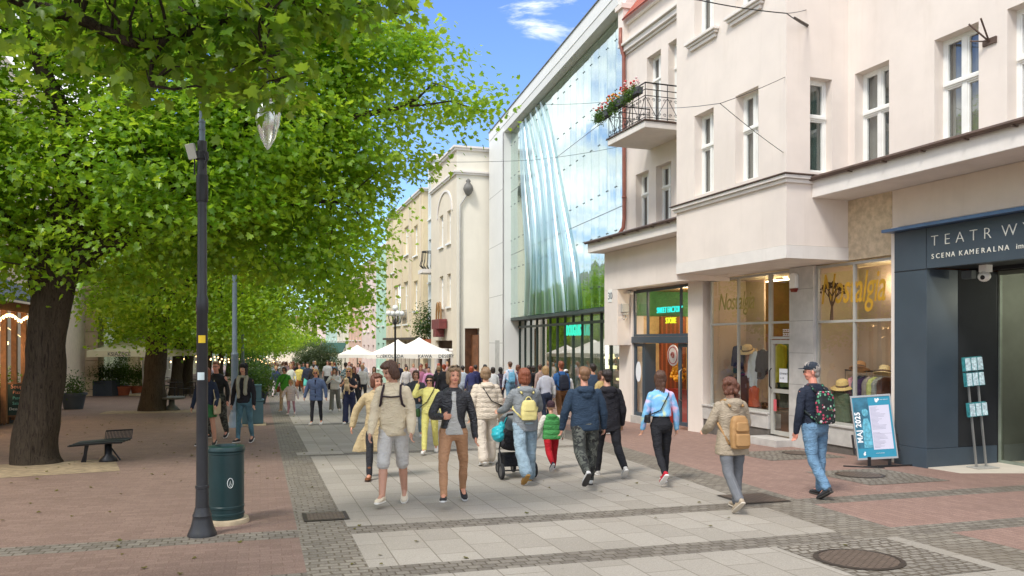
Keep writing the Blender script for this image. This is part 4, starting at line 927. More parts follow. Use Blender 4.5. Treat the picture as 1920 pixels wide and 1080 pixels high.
def limb(b, pts, rs, n=14, rough=.10, seed=0):
    """a limb with an uneven, ridged outline"""
    P = [Vector(p) for p in pts]; out = []; rr = []
    for i in range(len(P)-1):
        p0, p1, p2, p3 = P[max(i-1, 0)], P[i], P[i+1], P[min(i+2, len(P)-1)]
        for k in range(6):
            t = k/6
            out.append(.5*((2*p1)+(p2-p0)*t+(2*p0-5*p1+4*p2-p3)*t*t+(3*p1-p0-3*p2+p3)*t**3)); rr.append(rs[i]+(rs[i+1]-rs[i])*t)
    out.append(P[-1]); rr.append(rs[-1]); v0 = len(b.v); b.tube(out, rr, n)
    for i in range(v0, len(b.v)):
        v = Vector(b.v[i]); k = (i-v0)//n
        if k >= len(out): continue
        c = out[k]; dirv = v-c; ang = ((i-v0) % n)
        s = 1+rough*(mnoise.noise(Vector((ang*1.9+seed, v.z*.9, seed)))*1.3+mnoise.noise(v*2.2+Vector((seed, 0, 0))))
        b.v[i] = tuple(c+dirv*s)
    return out
def tree(name, loc, label, trunk, limbs, blobs, per_m3, per, rad, size, seed, tmpl=(LT, LF_), m=None, twigs=80, group='trees along the street', gap=.42, trunkn=22, flat=.45):
    rng = np.random.default_rng(seed); L = Vector(loc); o = empty(name, loc, 0, label, 'tree', group)
    b = MB(); pts, rs = trunk; nodes = limb(b, [Vector(p)-L for p in pts], rs, trunkn, .12, seed)
    b.build('trunk', m_bark, o, smooth=True)
    allp = list(nodes[len(nodes)//2:])
    if limbs:
        b = MB()
        for i, (pts, rs) in enumerate(limbs): allp += limb(b, [Vector(p)-L for p in pts], rs, 9, .10, seed+i)
        b.build('limbs', m_bark, o, smooth=True)
    cl = clumps_in([(Vector(c)-L, r) for c, r in blobs], per_m3, gap, rng)
    if twigs:
        b = MB(); A_ = np.array([tuple(p) for p in allp])
        for i in rng.choice(len(cl), min(twigs, len(cl)), replace=False):
            q = cl[i, :3]; j = np.argmin(np.linalg.norm(A_-q, axis=1)+np.abs(A_[:, 2]-q[2]+.5)*.4); p = A_[j]
            dist = np.linalg.norm(q-p); mid = (p+q)/2+rng.normal(size=3)*dist*.07+np.array([0, 0, dist*.10])
            r0 = .010+.010*dist; b.tube([p, p*.45+mid*.55+rng.normal(size=3)*.03*dist, mid, q*.6+mid*.4, q], [r0, r0*.8, r0*.6, r0*.4, .004], 5)
        b.build('twigs', m_bark, o)
    pos, nrm, sz = foliage(cl, per, rad, size, rng, flat)
    me = leaf_mesh('crown', pos, nrm, sz, tmpl[0], tmpl[1], rng); link('crown', me, m or m_leaf, o)
    return o
Y1 = 14.45; g1 = G(68, 868)
T1 = lambda px, py, Y=Y1: at(px, py, Y)
tree('maple_tree', g1, 'big dark trunked maple at the left whose crown hangs over the street',
     ([g1+Vector((0, 0, -.1)), T1(66, 850), T1(74, 780), T1(84, 700), T1(90, 620), T1(98, 550), T1(104, 480), T1(112, 440)], [.47, .38, .34, .32, .32, .36, .44, .30]),
     [([T1(120, 520), T1(165, 462), T1(235, 440, 14.6), T1(320, 380, 14.8), T1(390, 290, 15), T1(470, 240, 15.2), T1(600, 230, 15.6), T1(760, 200, 16.2)], [.34, .27, .23, .2, .18, .14, .09, .03]),
      ([T1(85, 500), T1(48, 440), T1(10, 420, 14.2), T1(-80, 330, 14), T1(-200, 200, 14)], [.3, .2, .17, .12, .04]),
      ([T1(95, 480), T1(118, 400), T1(128, 330), T1(122, 230, 14.2), T1(70, 100, 14), T1(40, -60, 13.8)], [.30, .24, .21, .17, .12, .06]),
      ([T1(120, 470), T1(160, 380, 14.3), T1(205, 300), T1(250, 200, 14.7), T1(330, 60, 15), T1(380, -80, 15)], [.28, .22, .19, .16, .11, .05]),
      ([T1(225, 445, 14.6), T1(330, 440, 14.9), T1(430, 420, 15.2), T1(560, 380, 15.4), T1(640, 380, 15.6)], [.17, .13, .1, .06, .02]),
      ([T1(400, 285, 15), T1(470, 160, 15.5), T1(560, 90, 15.8), T1(680, 70, 16)], [.12, .09, .06, .02])],
     [blob(80, 330, 14.5, 240, 170, 3.2), blob(-120, 250, 14, 200, 220, 3), blob(330, 330, 14.5, 200, 150, 3), blob(480, 270, 15, 190, 160, 2.8), blob(330, 130, 15, 230, 130, 3), blob(560, 150, 15.5, 170, 130, 2.6),
      blob(690, 190, 16, 140, 120, 2), blob(790, 160, 16.5, 100, 90, 1.5), blob(845, 215, 16.5, 70, 62, 1.1), blob(905, 188, 16.6, 38, 30, .6), blob(700, 300, 16, 110, 70, 1.6), blob(600, 370, 15.6, 120, 90, 1.8), blob(690, 95, 16, 130, 80, 1.8), blob(780, 75, 16.2, 62, 50, 1.0),
      blob(430, 430, 15, 190, 90, 2.4), blob(220, 470, 14.5, 160, 80, 2.4), blob(40, 480, 14.2, 90, 70, 2.2), blob(560, 470, 15.5, 110, 80, 1.6), blob(640, 520, 16, 60, 60, 1.2), blob(520, 10, 15.5, 220, 110, 2.5), blob(100, -60, 14.5, 320, 180, 4)],
     6.6, 36, .60, .108, 21, twigs=200, gap=.465)
g2 = G(286, 770); Y2 = g2.y; T2 = lambda px, py, Y=Y2: at(px, py, Y)
tree('maple_tree', g2, 'second maple from the left with a grey ridged trunk standing in a pale bed',
     ([g2+Vector((0, 0, -.1)), T2(286, 762), T2(288, 730), T2(291, 690), T2(294, 640), T2(298, 590), T2(302, 540)], [.56, .47, .40, .37, .36, .36, .26]),
     [([T2(296, 610), T2(340, 540, 28.6), T2(430, 480, 27), T2(540, 440, 25.5), T2(640, 440, 24.5)], [.26, .2, .15, .1, .03]), ([T2(298, 580), T2(280, 480), T2(250, 380), T2(240, 260)], [.24, .2, .14, .05]), ([T2(298, 580), T2(330, 460), T2(380, 360), T2(420, 260)], [.24, .2, .14, .05])],
     [blob(300, 520, 28, 150, 120, 4), blob(430, 520, 26.5, 120, 110, 3), blob(540, 500, 25.5, 110, 100, 2.4), blob(620, 500, 24.5, 90, 80, 2), blob(672, 470, 24.5, 46, 42, 1), blob(650, 400, 24.5, 90, 80, 1.6), blob(630, 585, 23.5, 62, 32, 1.0), blob(690, 600, 23, 32, 18, .5), blob(560, 590, 24.5, 80, 50, 1.6), blob(350, 350, 28, 200, 150, 4.5), blob(500, 350, 27, 160, 130, 3.5), blob(250, 625, 27.5, 60, 30, 1.0), blob(320, 640, 27, 42, 26, .9), blob(700, 425, 24.8, 46, 24, .7), blob(450, 610, 26, 70, 40, 1.6)],
     2.0, 40, .85, .125, 22, twigs=120, gap=.40)
def std_tree(px, py, label, H, Rr, seed, dens, n_, size, extra=()):
    g_ = G(px, py); Z = Vector((0, 0, 1)); top = g_+Z*H
    bl = [(g_+Z*(H*.62), (Rr, Rr, H*.32)), (g_+Z*(H*.42)+Vector((Rr*.55, -.2*Rr, 0)), (Rr*.7, Rr*.7, H*.20)), (g_+Z*(H*.45)-Vector((Rr*.5, .3, 0)), (Rr*.6, Rr*.7, H*.2)), (g_+Z*(H*.8)+Vector((.3*Rr, 0, 0)), (Rr*.7, Rr*.7, H*.2))]+[(g_+Vector(e[0]), e[1]) for e in extra]
    tree('maple_tree', g_, label, ([g_-Z*.1, g_+Z*.3, g_+Z*1.2+Vector((.05, 0, 0)), g_+Z*2.4+Vector((.15, 0, 0)), g_+Z*3.6+Vector((.1, .1, 0))], [.42, .34, .28, .25, .2]),
         [([g_+Z*2.6, g_+Z*4+Vector((s*1.2, .2, 0)), g_+Z*H*.62+Vector((s*Rr*.7, .3, 0))], [.17, .12, .03]) for s in (-1, 1)],
         bl, dens, n_, 1.0, size, seed, tmpl=(LS, LSF), twigs=40, gap=.36, trunkn=12)
std_tree(350, 739, 'third maple trunk along the row, dark and leaning, beside the cafe chairs', 10.5, 4.6, 31, 1.3, 34, .20)
std_tree(330, 741, 'slim maple standing close beside the dark leaning third trunk', 9.5, 3.4, 36, 1.3, 34, .20)
std_tree(388, 723, 'fourth maple of the row, behind the man in the black shirt', 10, 5, 32, 1.2, 30, .23, extra=[((6, 0, 4.3), (2.2, 2, 1.2))])
std_tree(412, 712, 'fifth maple of the row, past the second lamp post', 10, 5.4, 33, 1.1, 26, .27, extra=[((6.6, 0, 4.0), (2.4, 2, 1.2))])
std_tree(428, 705.5, 'sixth maple of the row, above the far crowd', 10.5, 6, 34, .9, 24, .34, extra=[((7.5, 0, 4.3), (2.6, 2, 1.4))])
std_tree(452, 699.5, 'farthest maple of the row at the end of the street', 11, 7, 35, .7, 22, .42, extra=[((9, 0, 4.5), (3.4, 3, 1.8))])
# the maple beside the camera: only its limb and hanging leaves come into the picture
g0 = Vector((-6.4, .6, 0)); B0 = lambda px, py, Y: at(px, py, Y)
tree('overhanging_maple', g0, 'maple whose dark limb and large leaves hang into the top left of the picture',
     ([g0, g0+Vector((0, 0, 1)), g0+Vector((.1, .1, 3)), g0+Vector((.2, .3, 4.6))], [.5, .38, .34, .3]),
     [([g0+Vector((.2, .3, 4.4)), B0(-300, -200, 5), B0(-60, -60, 6.2), B0(60, 8, 6.8), B0(150, 35, 7), B0(235, 75, 7.1), B0(300, 80, 7.2), B0(420, 40, 7.4), B0(560, 0, 7.6)], [.24, .18, .10, .062, .056, .05, .045, .03, .012]),
      ([B0(300, 80, 7.2), B0(285, 120, 7.15), B0(282, 160, 7.1)], [.04, .02, .008]), ([B0(420, -60, 7.2), B0(450, 10, 7.1), B0(490, 90, 7.0), B0(515, 150, 7.0)], [.02, .016, .012, .005])],
     [blob(60, 40, 7, 120, 55, .8), blob(200, 25, 7, 130, 50, .8), blob(240, 125, 7.2, 90, 45, .6), blob(370, 90, 7.3, 110, 62, .7), blob(470, 60, 7.2, 100, 70, .7), blob(590, 20, 7.5, 110, 42, .6), blob(690, 5, 7.8, 70, 26, .5), blob(530, 150, 7.1, 50, 55, .4), blob(425, 150, 7.3, 42, 46, .4), blob(350, -40, 7.3, 340, 60, 1.2), blob(760, -8, 8, 40, 18, .4), blob(20, 110, 7.2, 50, 40, .5)],
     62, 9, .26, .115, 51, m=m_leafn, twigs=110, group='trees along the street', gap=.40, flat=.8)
for o_ in [x for x in bpy.data.objects if x.name == 'overhanging_maple']:
    rng = np.random.default_rng(5); cl = clumps_in([(Vector((-.8, -1.4, 7.0)), (4.0, 3.2, 3.0)), (Vector((-2, -5.5, 7)), (4, 3.5, 3))], 1.4, .3, rng); pos, nrm, sz = foliage(cl, 14, .9, .26, rng)  # unseen extra crown, added for green reflections in the shop glass and shade at left
    link('crown', leaf_mesh('crown', pos, nrm, sz, LS, LSF, rng), m_leaf, o_)
# shrubs and pots
def leafy(b_or_name, parent, blobs, dens, per, rad, size, m, seed, name='foliage'):
    rng = np.random.default_rng(seed); cl = clumps_in(blobs, dens*2.2, .15, rng, .25, 2.0); pos, nrm, sz = foliage(cl, per, rad, size, rng, .9, .5)
    return link(name, leaf_mesh(name, pos, nrm, sz, LS, LSF, rng), m, parent)
# ================================================================== PEOPLE
QUEUE = []      # (object, voxel, smooth iterations, post function)
def ring_loft(b, secs, n=16, p=2.3):
    """secs: (centre, rx, ry, X axis, Y axis): closed loft of superellipse rings"""
    v0 = []; 
    for c, rx, ry, X, Y in secs:
        for j in range(n):
            a = 2*math.pi*j/n; ca, sa = math.cos(a), math.sin(a)
            x = math.copysign(abs(ca)**(2/p), ca)*rx; y = math.copysign(abs(sa)**(2/p), sa)*ry
            v0.append(c+X*x+Y*y)
    k = len(secs); fs = [(i*n+j, i*n+(j+1) % n, (i+1)*n+(j+1) % n, (i+1)*n+j) for i in range(k-1) for j in range(n)]
    fs += [tuple(range(n))[::-1], tuple((k-1)*n+j for j in range(n))]
    b.add(v0, fs)
def chain(b, pts, rads, n=12, sub=4):
    """tapering limb through joints, rounded ends"""
    P = [Vector(p) for p in pts]; R_ = list(rads)
    d0 = (P[0]-P[1]).normalized(); d1 = (P[-1]-P[-2]).normalized()
    Q = []; q = []
    for i in range(len(P)-1):
        for k in range(sub): t = k/sub; Q.append(P[i].lerp(P[i+1], t)); q.append(R_[i]+(R_[i+1]-R_[i])*t)
    Q.append(P[-1]); q.append(R_[-1])
    for _ in range(2):
        Q = [Q[0]]+[(Q[i-1]+Q[i]*2+Q[i+1])/4 for i in range(1, len(Q)-1)]+[Q[-1]]
    Q = [Q[0]+d0*q[0]*.8, Q[0]+d0*q[0]*.45]+Q+[Q[-1]+d1*q[-1]*.45, Q[-1]+d1*q[-1]*.8]; q = [q[0]*.5, q[0]*.85]+q+[q[-1]*.85, q[-1]*.5]
    b.tube(Q, q, n)
def enqueue(name, b, m, parent, vox, sm=2, post=None):
    me = bpy.data.meshes.new(name); me.from_pydata([tuple(v) for v in b.v], [], b.f)
    o = link(name, me, m, parent); QUEUE.append((o, vox, sm, post)); return o
def flush():
    for o, vox, sm, post in QUEUE:
        r = o.modifiers.new('r', 'REMESH'); r.mode = 'VOXEL'; r.voxel_size = vox; r.adaptivity = 0
        if sm: s_ = o.modifiers.new('s', 'SMOOTH'); s_.factor = .5; s_.iterations = sm
    dg = bpy.context.evaluated_depsgraph_get()
    done = []
    for o, vox, sm, post in QUEUE:
        me = bpy.data.meshes.new_from_object(o.evaluated_get(dg)); done.append(me)
    for (o, vox, sm, post), me in zip(QUEUE, done):
        mats = [s_.material for s_ in o.material_slots]; old = o.data; o.modifiers.clear(); o.data = me; me.name = o.name
        me.materials.clear()
        for m in mats: me.materials.append(m)
        n = len(me.vertices); co = np.empty(n*3, np.float32); me.vertices.foreach_get('co', co); co = co.reshape(-1, 3)
        if post and n:
            no = np.empty(n*3, np.float32); me.vertices.foreach_get('normal', no); no = no.reshape(-1, 3)
            r = post(me, co, no)
            if r is not None: me.vertices.foreach_set('co', r.astype(np.float32).reshape(-1))
        if n: me.shade_smooth()
        me.update(); bpy.data.meshes.remove(old)
    QUEUE.clear()
def wrinkles(amp, seed=0, fx=16, fz=26):
    def f(me, co, no):
        x, y, z = co.T; s = seed*1.7
        w = np.sin(fz*z+3*np.sin(fx*.5*x+s)+2.2*np.sin(9*y+s*2)+2*np.sin(5*z+s))*.5+np.sin(fz*1.9*z-fx*x*1.3+2*np.sin(13*z+s)+s)*.3+np.sin(fx*1.2*x+fx*.9*y+5*np.sin(7*z+s))*.35
        return co+no*(amp*w)[:, None]
    return f
def folds(n, p, strength=.55):
    a = n.noise(n.add('ShaderNodeMapping', Vector=p, Rotation=(.5, .3, 0), Scale=(1, 1, 1.8)), 7, 3, .5, 1.6)
    strength = min(1, strength*1.0)
    r1 = n.math('ABSOLUTE', n.math('SUBTRACT', a, .5)); fine = n.noise(p, 260, 2)
    return n.add('ShaderNodeBump', Strength=strength, Distance=.05, Height=n.math('ADD', n.math('MULTIPLY', r1, 1.6), n.math('MULTIPLY', fine, .04))).outputs[0]
def cloth(name, c, rough=.85, var=.05, bump=.55, bscale=220, sheen=.0):
    key = 'cloth_'+name
    if key in MATS: return MATS[key]
    m, n, out = new_mat(key); p = n.objc(); b = Vector(srgb(*c)); nz = n.noise(p, 5, 4, .6)
    bs = n.add('ShaderNodeBsdfPrincipled', Base_Color=n.mix(n.step(nz, .3, .7), tuple(b*(1-var)), tuple(Vector([min(.92, x*(1+var)) for x in b]))), Roughness=rough)
    bs.inputs['Specular IOR Level'].default_value = .3; n.put(bs.inputs['Normal'], folds(n, p, bump)); n.l.new(bs.outputs[0], out.inputs[0]); MATS[key] = m; return m
SKINS = {}
def skin(c=(214, 164, 138)):
    if c in SKINS: return SKINS[c]
    m, n, out = new_mat('skin'); nz = n.noise(n.objc(), 22, 3)
    b = Vector(srgb(*c)); col_ = n.mix(nz, tuple(b*.88), (min(1, b.x*1.06), b.y*1.02, b.z*1.0))
    bs = n.add('ShaderNodeBsdfPrincipled', Base_Color=col_, Roughness=.5); bs.inputs['Subsurface Weight'].default_value = .03; bs.inputs['Subsurface Radius'].default_value = (.02, .008, .004)
    n.l.new(bs.outputs[0], out.inputs[0]); SKINS[c] = m; return m
m_lip = mat('lips', srgb(176, 98, 88), .5, .05); m_eye = mat('eyes', srgb(58, 46, 42), .3, .1); m_brow = mat('brows', srgb(110, 82, 62), .8, .1)
def hair_mat(name, c):
    key = 'hair_'+name
    if key in MATS: return MATS[key]
    m, n, out = new_mat(key); p = n.objc(); q = n.add('ShaderNodeMapping', Vector=p, Scale=(1, 1, .10)).outputs[0]
    s_ = n.noise(q, 130, 3, .7, 1.0); big = n.noise(q, 30, 2); b = Vector(srgb(*c))
    colr = n.mix(n.math('ADD', n.math('MULTIPLY', s_, .6), n.math('MULTIPLY', big, .4)), tuple(b*.35), tuple(Vector([min(.9, x*1.9) for x in b])))
    bs = n.add('ShaderNodeBsdfPrincipled', Base_Color=colr, Roughness=.45); bs.inputs['Anisotropic'].default_value = .5
    n.put(bs.inputs['Normal'], n.add('ShaderNodeBump', Strength=.9, Distance=.006, Height=s_)); n.l.new(bs.outputs[0], out.inputs[0]); MATS[key] = m; return m
HAIRS = dict(brown=(84, 58, 44), dark=(44, 34, 30), black=(28, 25, 25), blond=(176, 142, 98), grey=(150, 142, 134), auburn=(128, 72, 48), red=(150, 66, 42), lbrown=(122, 90, 64), chestnut=(98, 60, 44), ash=(140, 114, 86))
X_, Y_, Z_ = Vector((1, 0, 0)), Vector((0, 1, 0)), Vector((0, 0, 1))

def person(px, py, h, yaw, label, top, legs, hair='brown', hairstyle='short', hleg=(22, -18), knee=(6, 22), arms=((8, 12, 18), (-8, 12, 14)), lod=0,
           skinc=(206, 156, 130), shoe=(60, 58, 58), sole=(210, 208, 204), build=1.0, head=(0, 0), topstyle='jacket', legstyle='straight', hood=None, sleeve=1.0, lean=3,
           group='people walking along the street', extra=None, Yp=None, glasses=None, hat=None, inner=None, hem=.50, toe=None, wide=1.0, short=None, skirt=None, sway=0, bare=False, sleevec=None, scarf=None, ground=None):
    """one walking figure: body, clothing, hair and shoes; local +Y is where it faces. top/legs: cloth colours.
    hleg/knee: hip flexion and knee bend (right, left) in degrees; arms: (flex, abduct, elbow[, inward]) right, left"""
    g_ = ground if ground is not None else G(px, py); root = empty('person', g_, yaw, label, 'person', group)
    h = h*1.0; H = h; vox = [.0095, .014, .024][lod]*(1 if h > 1.3 else .8); n = [14, 10, 8][lod]
    seed = (px*7+py) % 97; rnd = random.Random(seed)
    hw = .054*H*build; thigh, shin, ankz = .245*H, .235*H, .045*H
    # legs: solve hip height so that the lowest foot stands on the ground
    L = {}
    low = 1e9
    for sd, i in ((1, 0), (-1, 1)):
        a = R(hleg[i]); k = R(knee[i]); out = R(1.5+sway)
        hip = Vector((sd*hw, 0, 0)); kn = hip+Vector((sd*math.sin(out)*thigh, math.sin(a)*thigh, -math.cos(a)*thigh))
        an = kn+Vector((0, math.sin(a-k)*shin, -math.cos(a-k)*shin))
        pitch = (toe[i] if toe else (max(-62, min(22, (hleg[i]-knee[i])*.9 if (hleg[i]-knee[i]) < -12 else (hleg[i]-knee[i])*.5))))
        pt = R(pitch); fd = Vector((sd*.12, math.cos(pt), math.sin(pt))).normalized()
        heel = an-fd*.035*H-Vector((0, 0, 1))*0; up = Vector((0, -math.sin(pt), math.cos(pt)))
        heel_b = an-up*.045*H-fd*.028*H; toe_b = an-up*.045*H+fd*.118*H
        low = min(low, heel_b.z, toe_b.z if pitch > -30 else (an-up*.045*H+fd*.085*H).z)
        L[i] = [hip, kn, an, fd, up]
    hz = -low; off = Vector((0, 0, hz))
    gsl = Matrix.Rotation(yaw, 3, 'Z')
    for i in L: L[i][0] += off; L[i][1] += off; L[i][2] += off
    ln = R(lean); T = lambda x, y, z: Vector((x, y+math.tan(ln)*(z), z+hz))     # torso coordinates: z from the hip joint
    zc, zs, zn = .0*H, .295*H, .325*H
    sw = .108*H*build
    tz = lambda fz: (fz-.52)*H                                                  # fraction of height -> torso z
    # arms
    AR = []
    ua, fa = .165*H, .145*H
    for sd, i in ((1, 0), (-1, 1)):
        A_ = arms[i]; f, ab, el = R(A_[0]), R(A_[1]), R(A_[2]); inw = R(A_[3]) if len(A_) > 3 else 0
        S = T(sd*(sw-.004*H), 0, tz(.788)); d = Vector((sd*math.sin(ab), math.cos(ab)*math.sin(f), -math.cos(ab)*math.cos(f)))
        E = S+d*ua; g2_ = f+el; d2 = Vector((sd*math.sin(ab*.4-inw), math.cos(ab*.4-inw)*math.sin(g2_), -math.cos(ab*.4-inw)*math.cos(g2_)))
        Wr = E+d2*fa; AR.append((S, E, Wr, d2, sd))
    # ---- body
    b = MB(); sc = H/1.75*(.5+.5*build) if H > 1.3 else H/1.75*1.12
    def tor(b, prof, p=2.4, nn=None):
        ring_loft(b, [(T(0, yo, z), rx, ry, X_, Y_) for z, rx, ry, yo in prof], nn or n+4, p)
    W1 = build*H
    tor(b, [(tz(.47), .03*H, .03*H, 0), (tz(.50), .085*W1, .055*H, 0), (tz(.54), .088*W1, .058*H, -.004*H), (tz(.60), .072*W1, .050*H, 0), (tz(.68), .080*W1, .055*H, .004*H), (tz(.76), .090*W1, .056*H, 0), (tz(.80), .085*W1, .045*H, -.003*H), (tz(.825), .045*H, .034*H, -.004*H), (tz(.84), .03*H, .03*H, 0)])
    nk0, nk1 = T(0, -.004*H, tz(.80)), T(0, .008*H, tz(.885)); chain(b, [nk0, nk1], [.036*H*sc/H*1.0 if False else .034*H, .031*H], n)
    hy, hp = R(head[0]), R(head[1])
    HM = Matrix.Translation(T(0, .008*H, tz(.875))) @ Matrix.Rotation(hy, 4, 'Z') @ Matrix.Rotation(hp, 4, 'X') @ Matrix.Scale(max(H/1.75, .80), 4)
    HC = lambda x, y, z: HM @ Vector((x, y, z))      # head axes in metres: z=0 chin level, y forward
    def hell(b, c, r, nu=14, nv=10):
        vs0 = len(b.v); b.ell(c, r, nu, nv)
        for i in range(vs0, len(b.v)): b.v[i] = tuple(HM @ Vector(b.v[i]))
    hell(b, (0, -.005, .135), (.074, .093, .088)); hell(b, (0, .028, .075), (.060, .062, .072)); hell(b, (0, .045, .028), (.040, .040, .030)); hell(b, (0, .055, .105), (.052, .036, .045))
    if lod < 2:
        hell(b, (0, .094, .080), (.013, .018, .014), 8, 6); hell(b, (0, .088, .100), (.009, .014, .026), 8, 6)
        for s_ in (1, -1):
            hell(b, (s_*.076, -.005, .095), (.010, .018, .032), 8, 6); hell(b, (s_*.030, .066, .070), (.024, .022, .022), 8, 6)
        hell(b, (0, .082, .050), (.022, .012, .009), 8, 6); hell(b, (0, .070, .130), (.048, .022, .012), 8, 6)
    for S, E, Wr, d2, sd in AR:
        chain(b, [S, E, Wr], [.026*H, .022*H, .0155*H], n)
        # hand: palm, four fingers and a thumb, slightly curled
        side = Vector((0, 1, 0)) if abs(d2.y) < .75 else Vector((0, 0, 1)); fw = (side-d2*side.dot(d2)).normalized()   # thumb side
        pn = d2.cross(fw).normalized()*sd*-1                                                              # out of the palm
        hs = H/1.75*(1.0 if H > 1.3 else .95); pc = Wr+d2*.045*hs
        ring_loft(b, [(Wr+d2*t*hs, wx*hs, wy*hs, fw, pn) for t, wx, wy in ((-.01, .024, .019), (.02, .034, .018), (.05, .043, .017), (.085, .042, .014), (.095, .034, .010))], 10, 2.6)
        if lod < 2:
            for q, (o_, ln_, r_) in enumerate(((.030, .068, .0088), (.011, .076, .0090), (-.010, .070, .0086), (-.030, .055, .0078))):
                b0 = Wr+d2*.082*hs+fw*o_*hs; cl_ = .35+.12*q
                d_a = (d2*math.cos(cl_*.5)+pn*math.sin(cl_*.5)*-sd*-1).normalized(); d_b = (d2*math.cos(cl_*2)+pn*math.sin(cl_*2)*-sd*-1).normalized()
                chain(b, [b0, b0+d_a*ln_*.5*hs, b0+d_a*ln_*.5*hs+d_b*ln_*.45*hs], [r_*hs, r_*.92*hs, r_*.75*hs], 7, 2)
            t0 = Wr+d2*.03*hs+fw*.032*hs; td = (d2*.75+fw*.6+pn*.2).normalized()
            chain(b, [t0, t0+td*.035*hs, t0+(td*.035+(d2*.95+fw*.1).normalized()*.03)*hs], [.012*hs, .0105*hs, .008*hs], 7, 2)
    for i in (0, 1):
        hip, kn, an, fd, up = L[i]
        chain(b, [hip+Vector((0, 0, -.01*H)), hip.lerp(kn, .5), kn, kn.lerp(an, .35)-fd*(.006*H if (legs is None or short) else 0), an], [q_*H*(1 if (legs is None or short) else .72) for q_ in (.050, .043, .030, .032, .022)], n)
        chain(b, [an, an-up*.02*H+fd*.06*H], [.020*H, .016*H], n)
    HMi = HM.inverted()
    def post_body(me, co, no):
        if lod == 2: return None
        nf = len(me.polygons); c = np.empty(nf*3, np.float32); me.polygons.foreach_get('center', c); c = c.reshape(-1, 3)
        M_ = np.array(HMi); q = c @ M_[:3, :3].T+M_[:3, 3]; mi = np.zeros(nf, np.int32)
        x, y, z = q.T; f = y > .055
        mi[f & (np.abs(x) < .024) & (np.abs(z-.051) < .0085)] = 1
        for s_ in (1, -1):
            mi[f & (((x-s_*.031)/.016)**2+((z-.110)/.0075)**2 < 1)] = 2
            mi[f & (((x-s_*.032)/.022)**2+((z-.131-.0)/.0055)**2 < 1)] = 3
        me.polygons.foreach_set('material_index', mi); return None
    enqueue('body', b, [skin(skinc), m_lip, m_eye, m_brow], root, vox*(.75 if lod == 0 else 1), 1 if lod < 2 else 1, post_body)
    # ---- legs
    ease = .010*H*wide
    if legs is not None:
        b = MB(); lm = legs if isinstance(legs, bpy.types.Material) else cloth('%d_%d_%d' % legs, legs)
        tor(b, [(tz(.455), .05*H, .04*H, -.004*H), (tz(.485), .094*W1, .064*H, -.004*H), (tz(.53), .097*W1, .070*H, -.006*H), (tz(.565), .088*W1, .062*H, -.002*H), (tz(.60), .078*W1, .055*H, 0)])
        for i in (0, 1):
            hip, kn, an, fd, up = L[i]
            if short:
                kz = kn.lerp(an, short-1) if short >= 1 else hip.lerp(kn, short)
                pts = [hip, hip.lerp(kn, .5), kn.lerp(hip, .05), kz] if short > 1 else [hip, hip.lerp(kz, .5), kz]
                rr = [.058*H, .053*H, .046*H, .047*H] if short > 1 else [.058*H+ease*.5, .056*H+ease, .052*H+ease]
            else:
                st = dict(slim=(.054, .046, .034, .033, .026), straight=(.058, .050, .040, .038, .034), wide=(.060, .057, .052, .052, .056), baggy=(.062, .058, .050, .044, .032))[legstyle]
                pts = [hip, hip.lerp(kn, .5), kn, kn.lerp(an, .5), an+up*(.006*H)]; rr = [x*H for x in st]
            chain(b, pts, rr, n)
        enqueue('shorts' if short else 'trousers', b, lm, root, vox, 2, wrinkles(.0042*H/1.7*(1 if lod < 2 else 0), seed, 14, 30))
    if skirt:
        b = MB(); zz = skirt[1]; tor(b, [(tz(zz), .125*W1, .10*H, 0), (tz((zz+.58)/2), .105*W1, .08*H, 0), (tz(.56), .090*W1, .064*H, 0), (tz(.60), .075*W1, .052*H, 0)]); enqueue('skirt', b, cloth('%d_%d_%d' % skirt[0], skirt[0]), root, vox, 2, wrinkles(.006, seed, 40, 6))
    # ---- shoes
    for i, sd in ((0, 1), (1, -1)):
        hip, kn, an, fd, up = L[i]; sdv = fd.cross(up).normalized(); b = MB(); s2 = MB(); s1_ = H/1.75 if H > 1.3 else H/1.6
        base = an-up*.045*H
        def sec(t, w, hgt, z0): return (base+fd*t*s1_+up*(z0+hgt/2)*s1_, w*s1_, hgt/2*s1_, sdv, up)
        ring_loft(b, [sec(-.058, .020, .045, .020), sec(-.045, .034, .075, .012), sec(-.01, .037, .090, .012), (base+fd*.03*s1_+up*.050*s1_, .038*s1_, .040*s1_, sdv, up), sec(.07, .044, .060, .012), sec(.12, .048, .046, .012), sec(.165, .042, .038, .012), sec(.195, .024, .026, .014)], 12, 2.4)
        sh = shoe if not isinstance(shoe, list) else shoe[i]
        boot = isinstance(shoe, tuple) and len(shoe) == 4
        chain(b, [base+up*.06*s1_-fd*.005, an+up*(.05*s1_ if not boot else .13*s1_)], [.036*s1_, .036*s1_ if not boot else .046*s1_], 10)
        so = enqueue('shoe', b, cloth('sh_%d_%d_%d' % tuple(sh[:3]), sh[:3], .55, .08, .1), root, vox*.8, 1)
        if lod < 2:
            ring_loft(s2, [(base+fd*t*s1_+up*.009*s1_, w*s1_, .011*s1_, sdv, up) for t, w in ((-.060, .024), (-.048, .037), (0, .040), (.07, .047), (.12, .051), (.168, .045), (.200, .028))], 12, 3)
            s2.build('sole', cloth('so_%d_%d_%d' % sole, sole, .6, .05, .1), so, smooth='auto')
    # ---- top garment
    b = MB(); tm = top if isinstance(top, bpy.types.Material) else cloth('%d_%d_%d' % top, top)
    st = dict(tee=(.086, .094, .101, .062, .001, .030, .028, .022), jacket=(.098, .096, .104, .066, .0, .037, .031, .026), puffy=(.118, .116, .116, .084, .0, .050, .044, .034), hoodie=(.108, .104, .110, .072, .0, .043, .038, .028), coat=(.125, .102, .108, .074, .0, .041, .037, .033))[topstyle]
    hm = hem; e = st
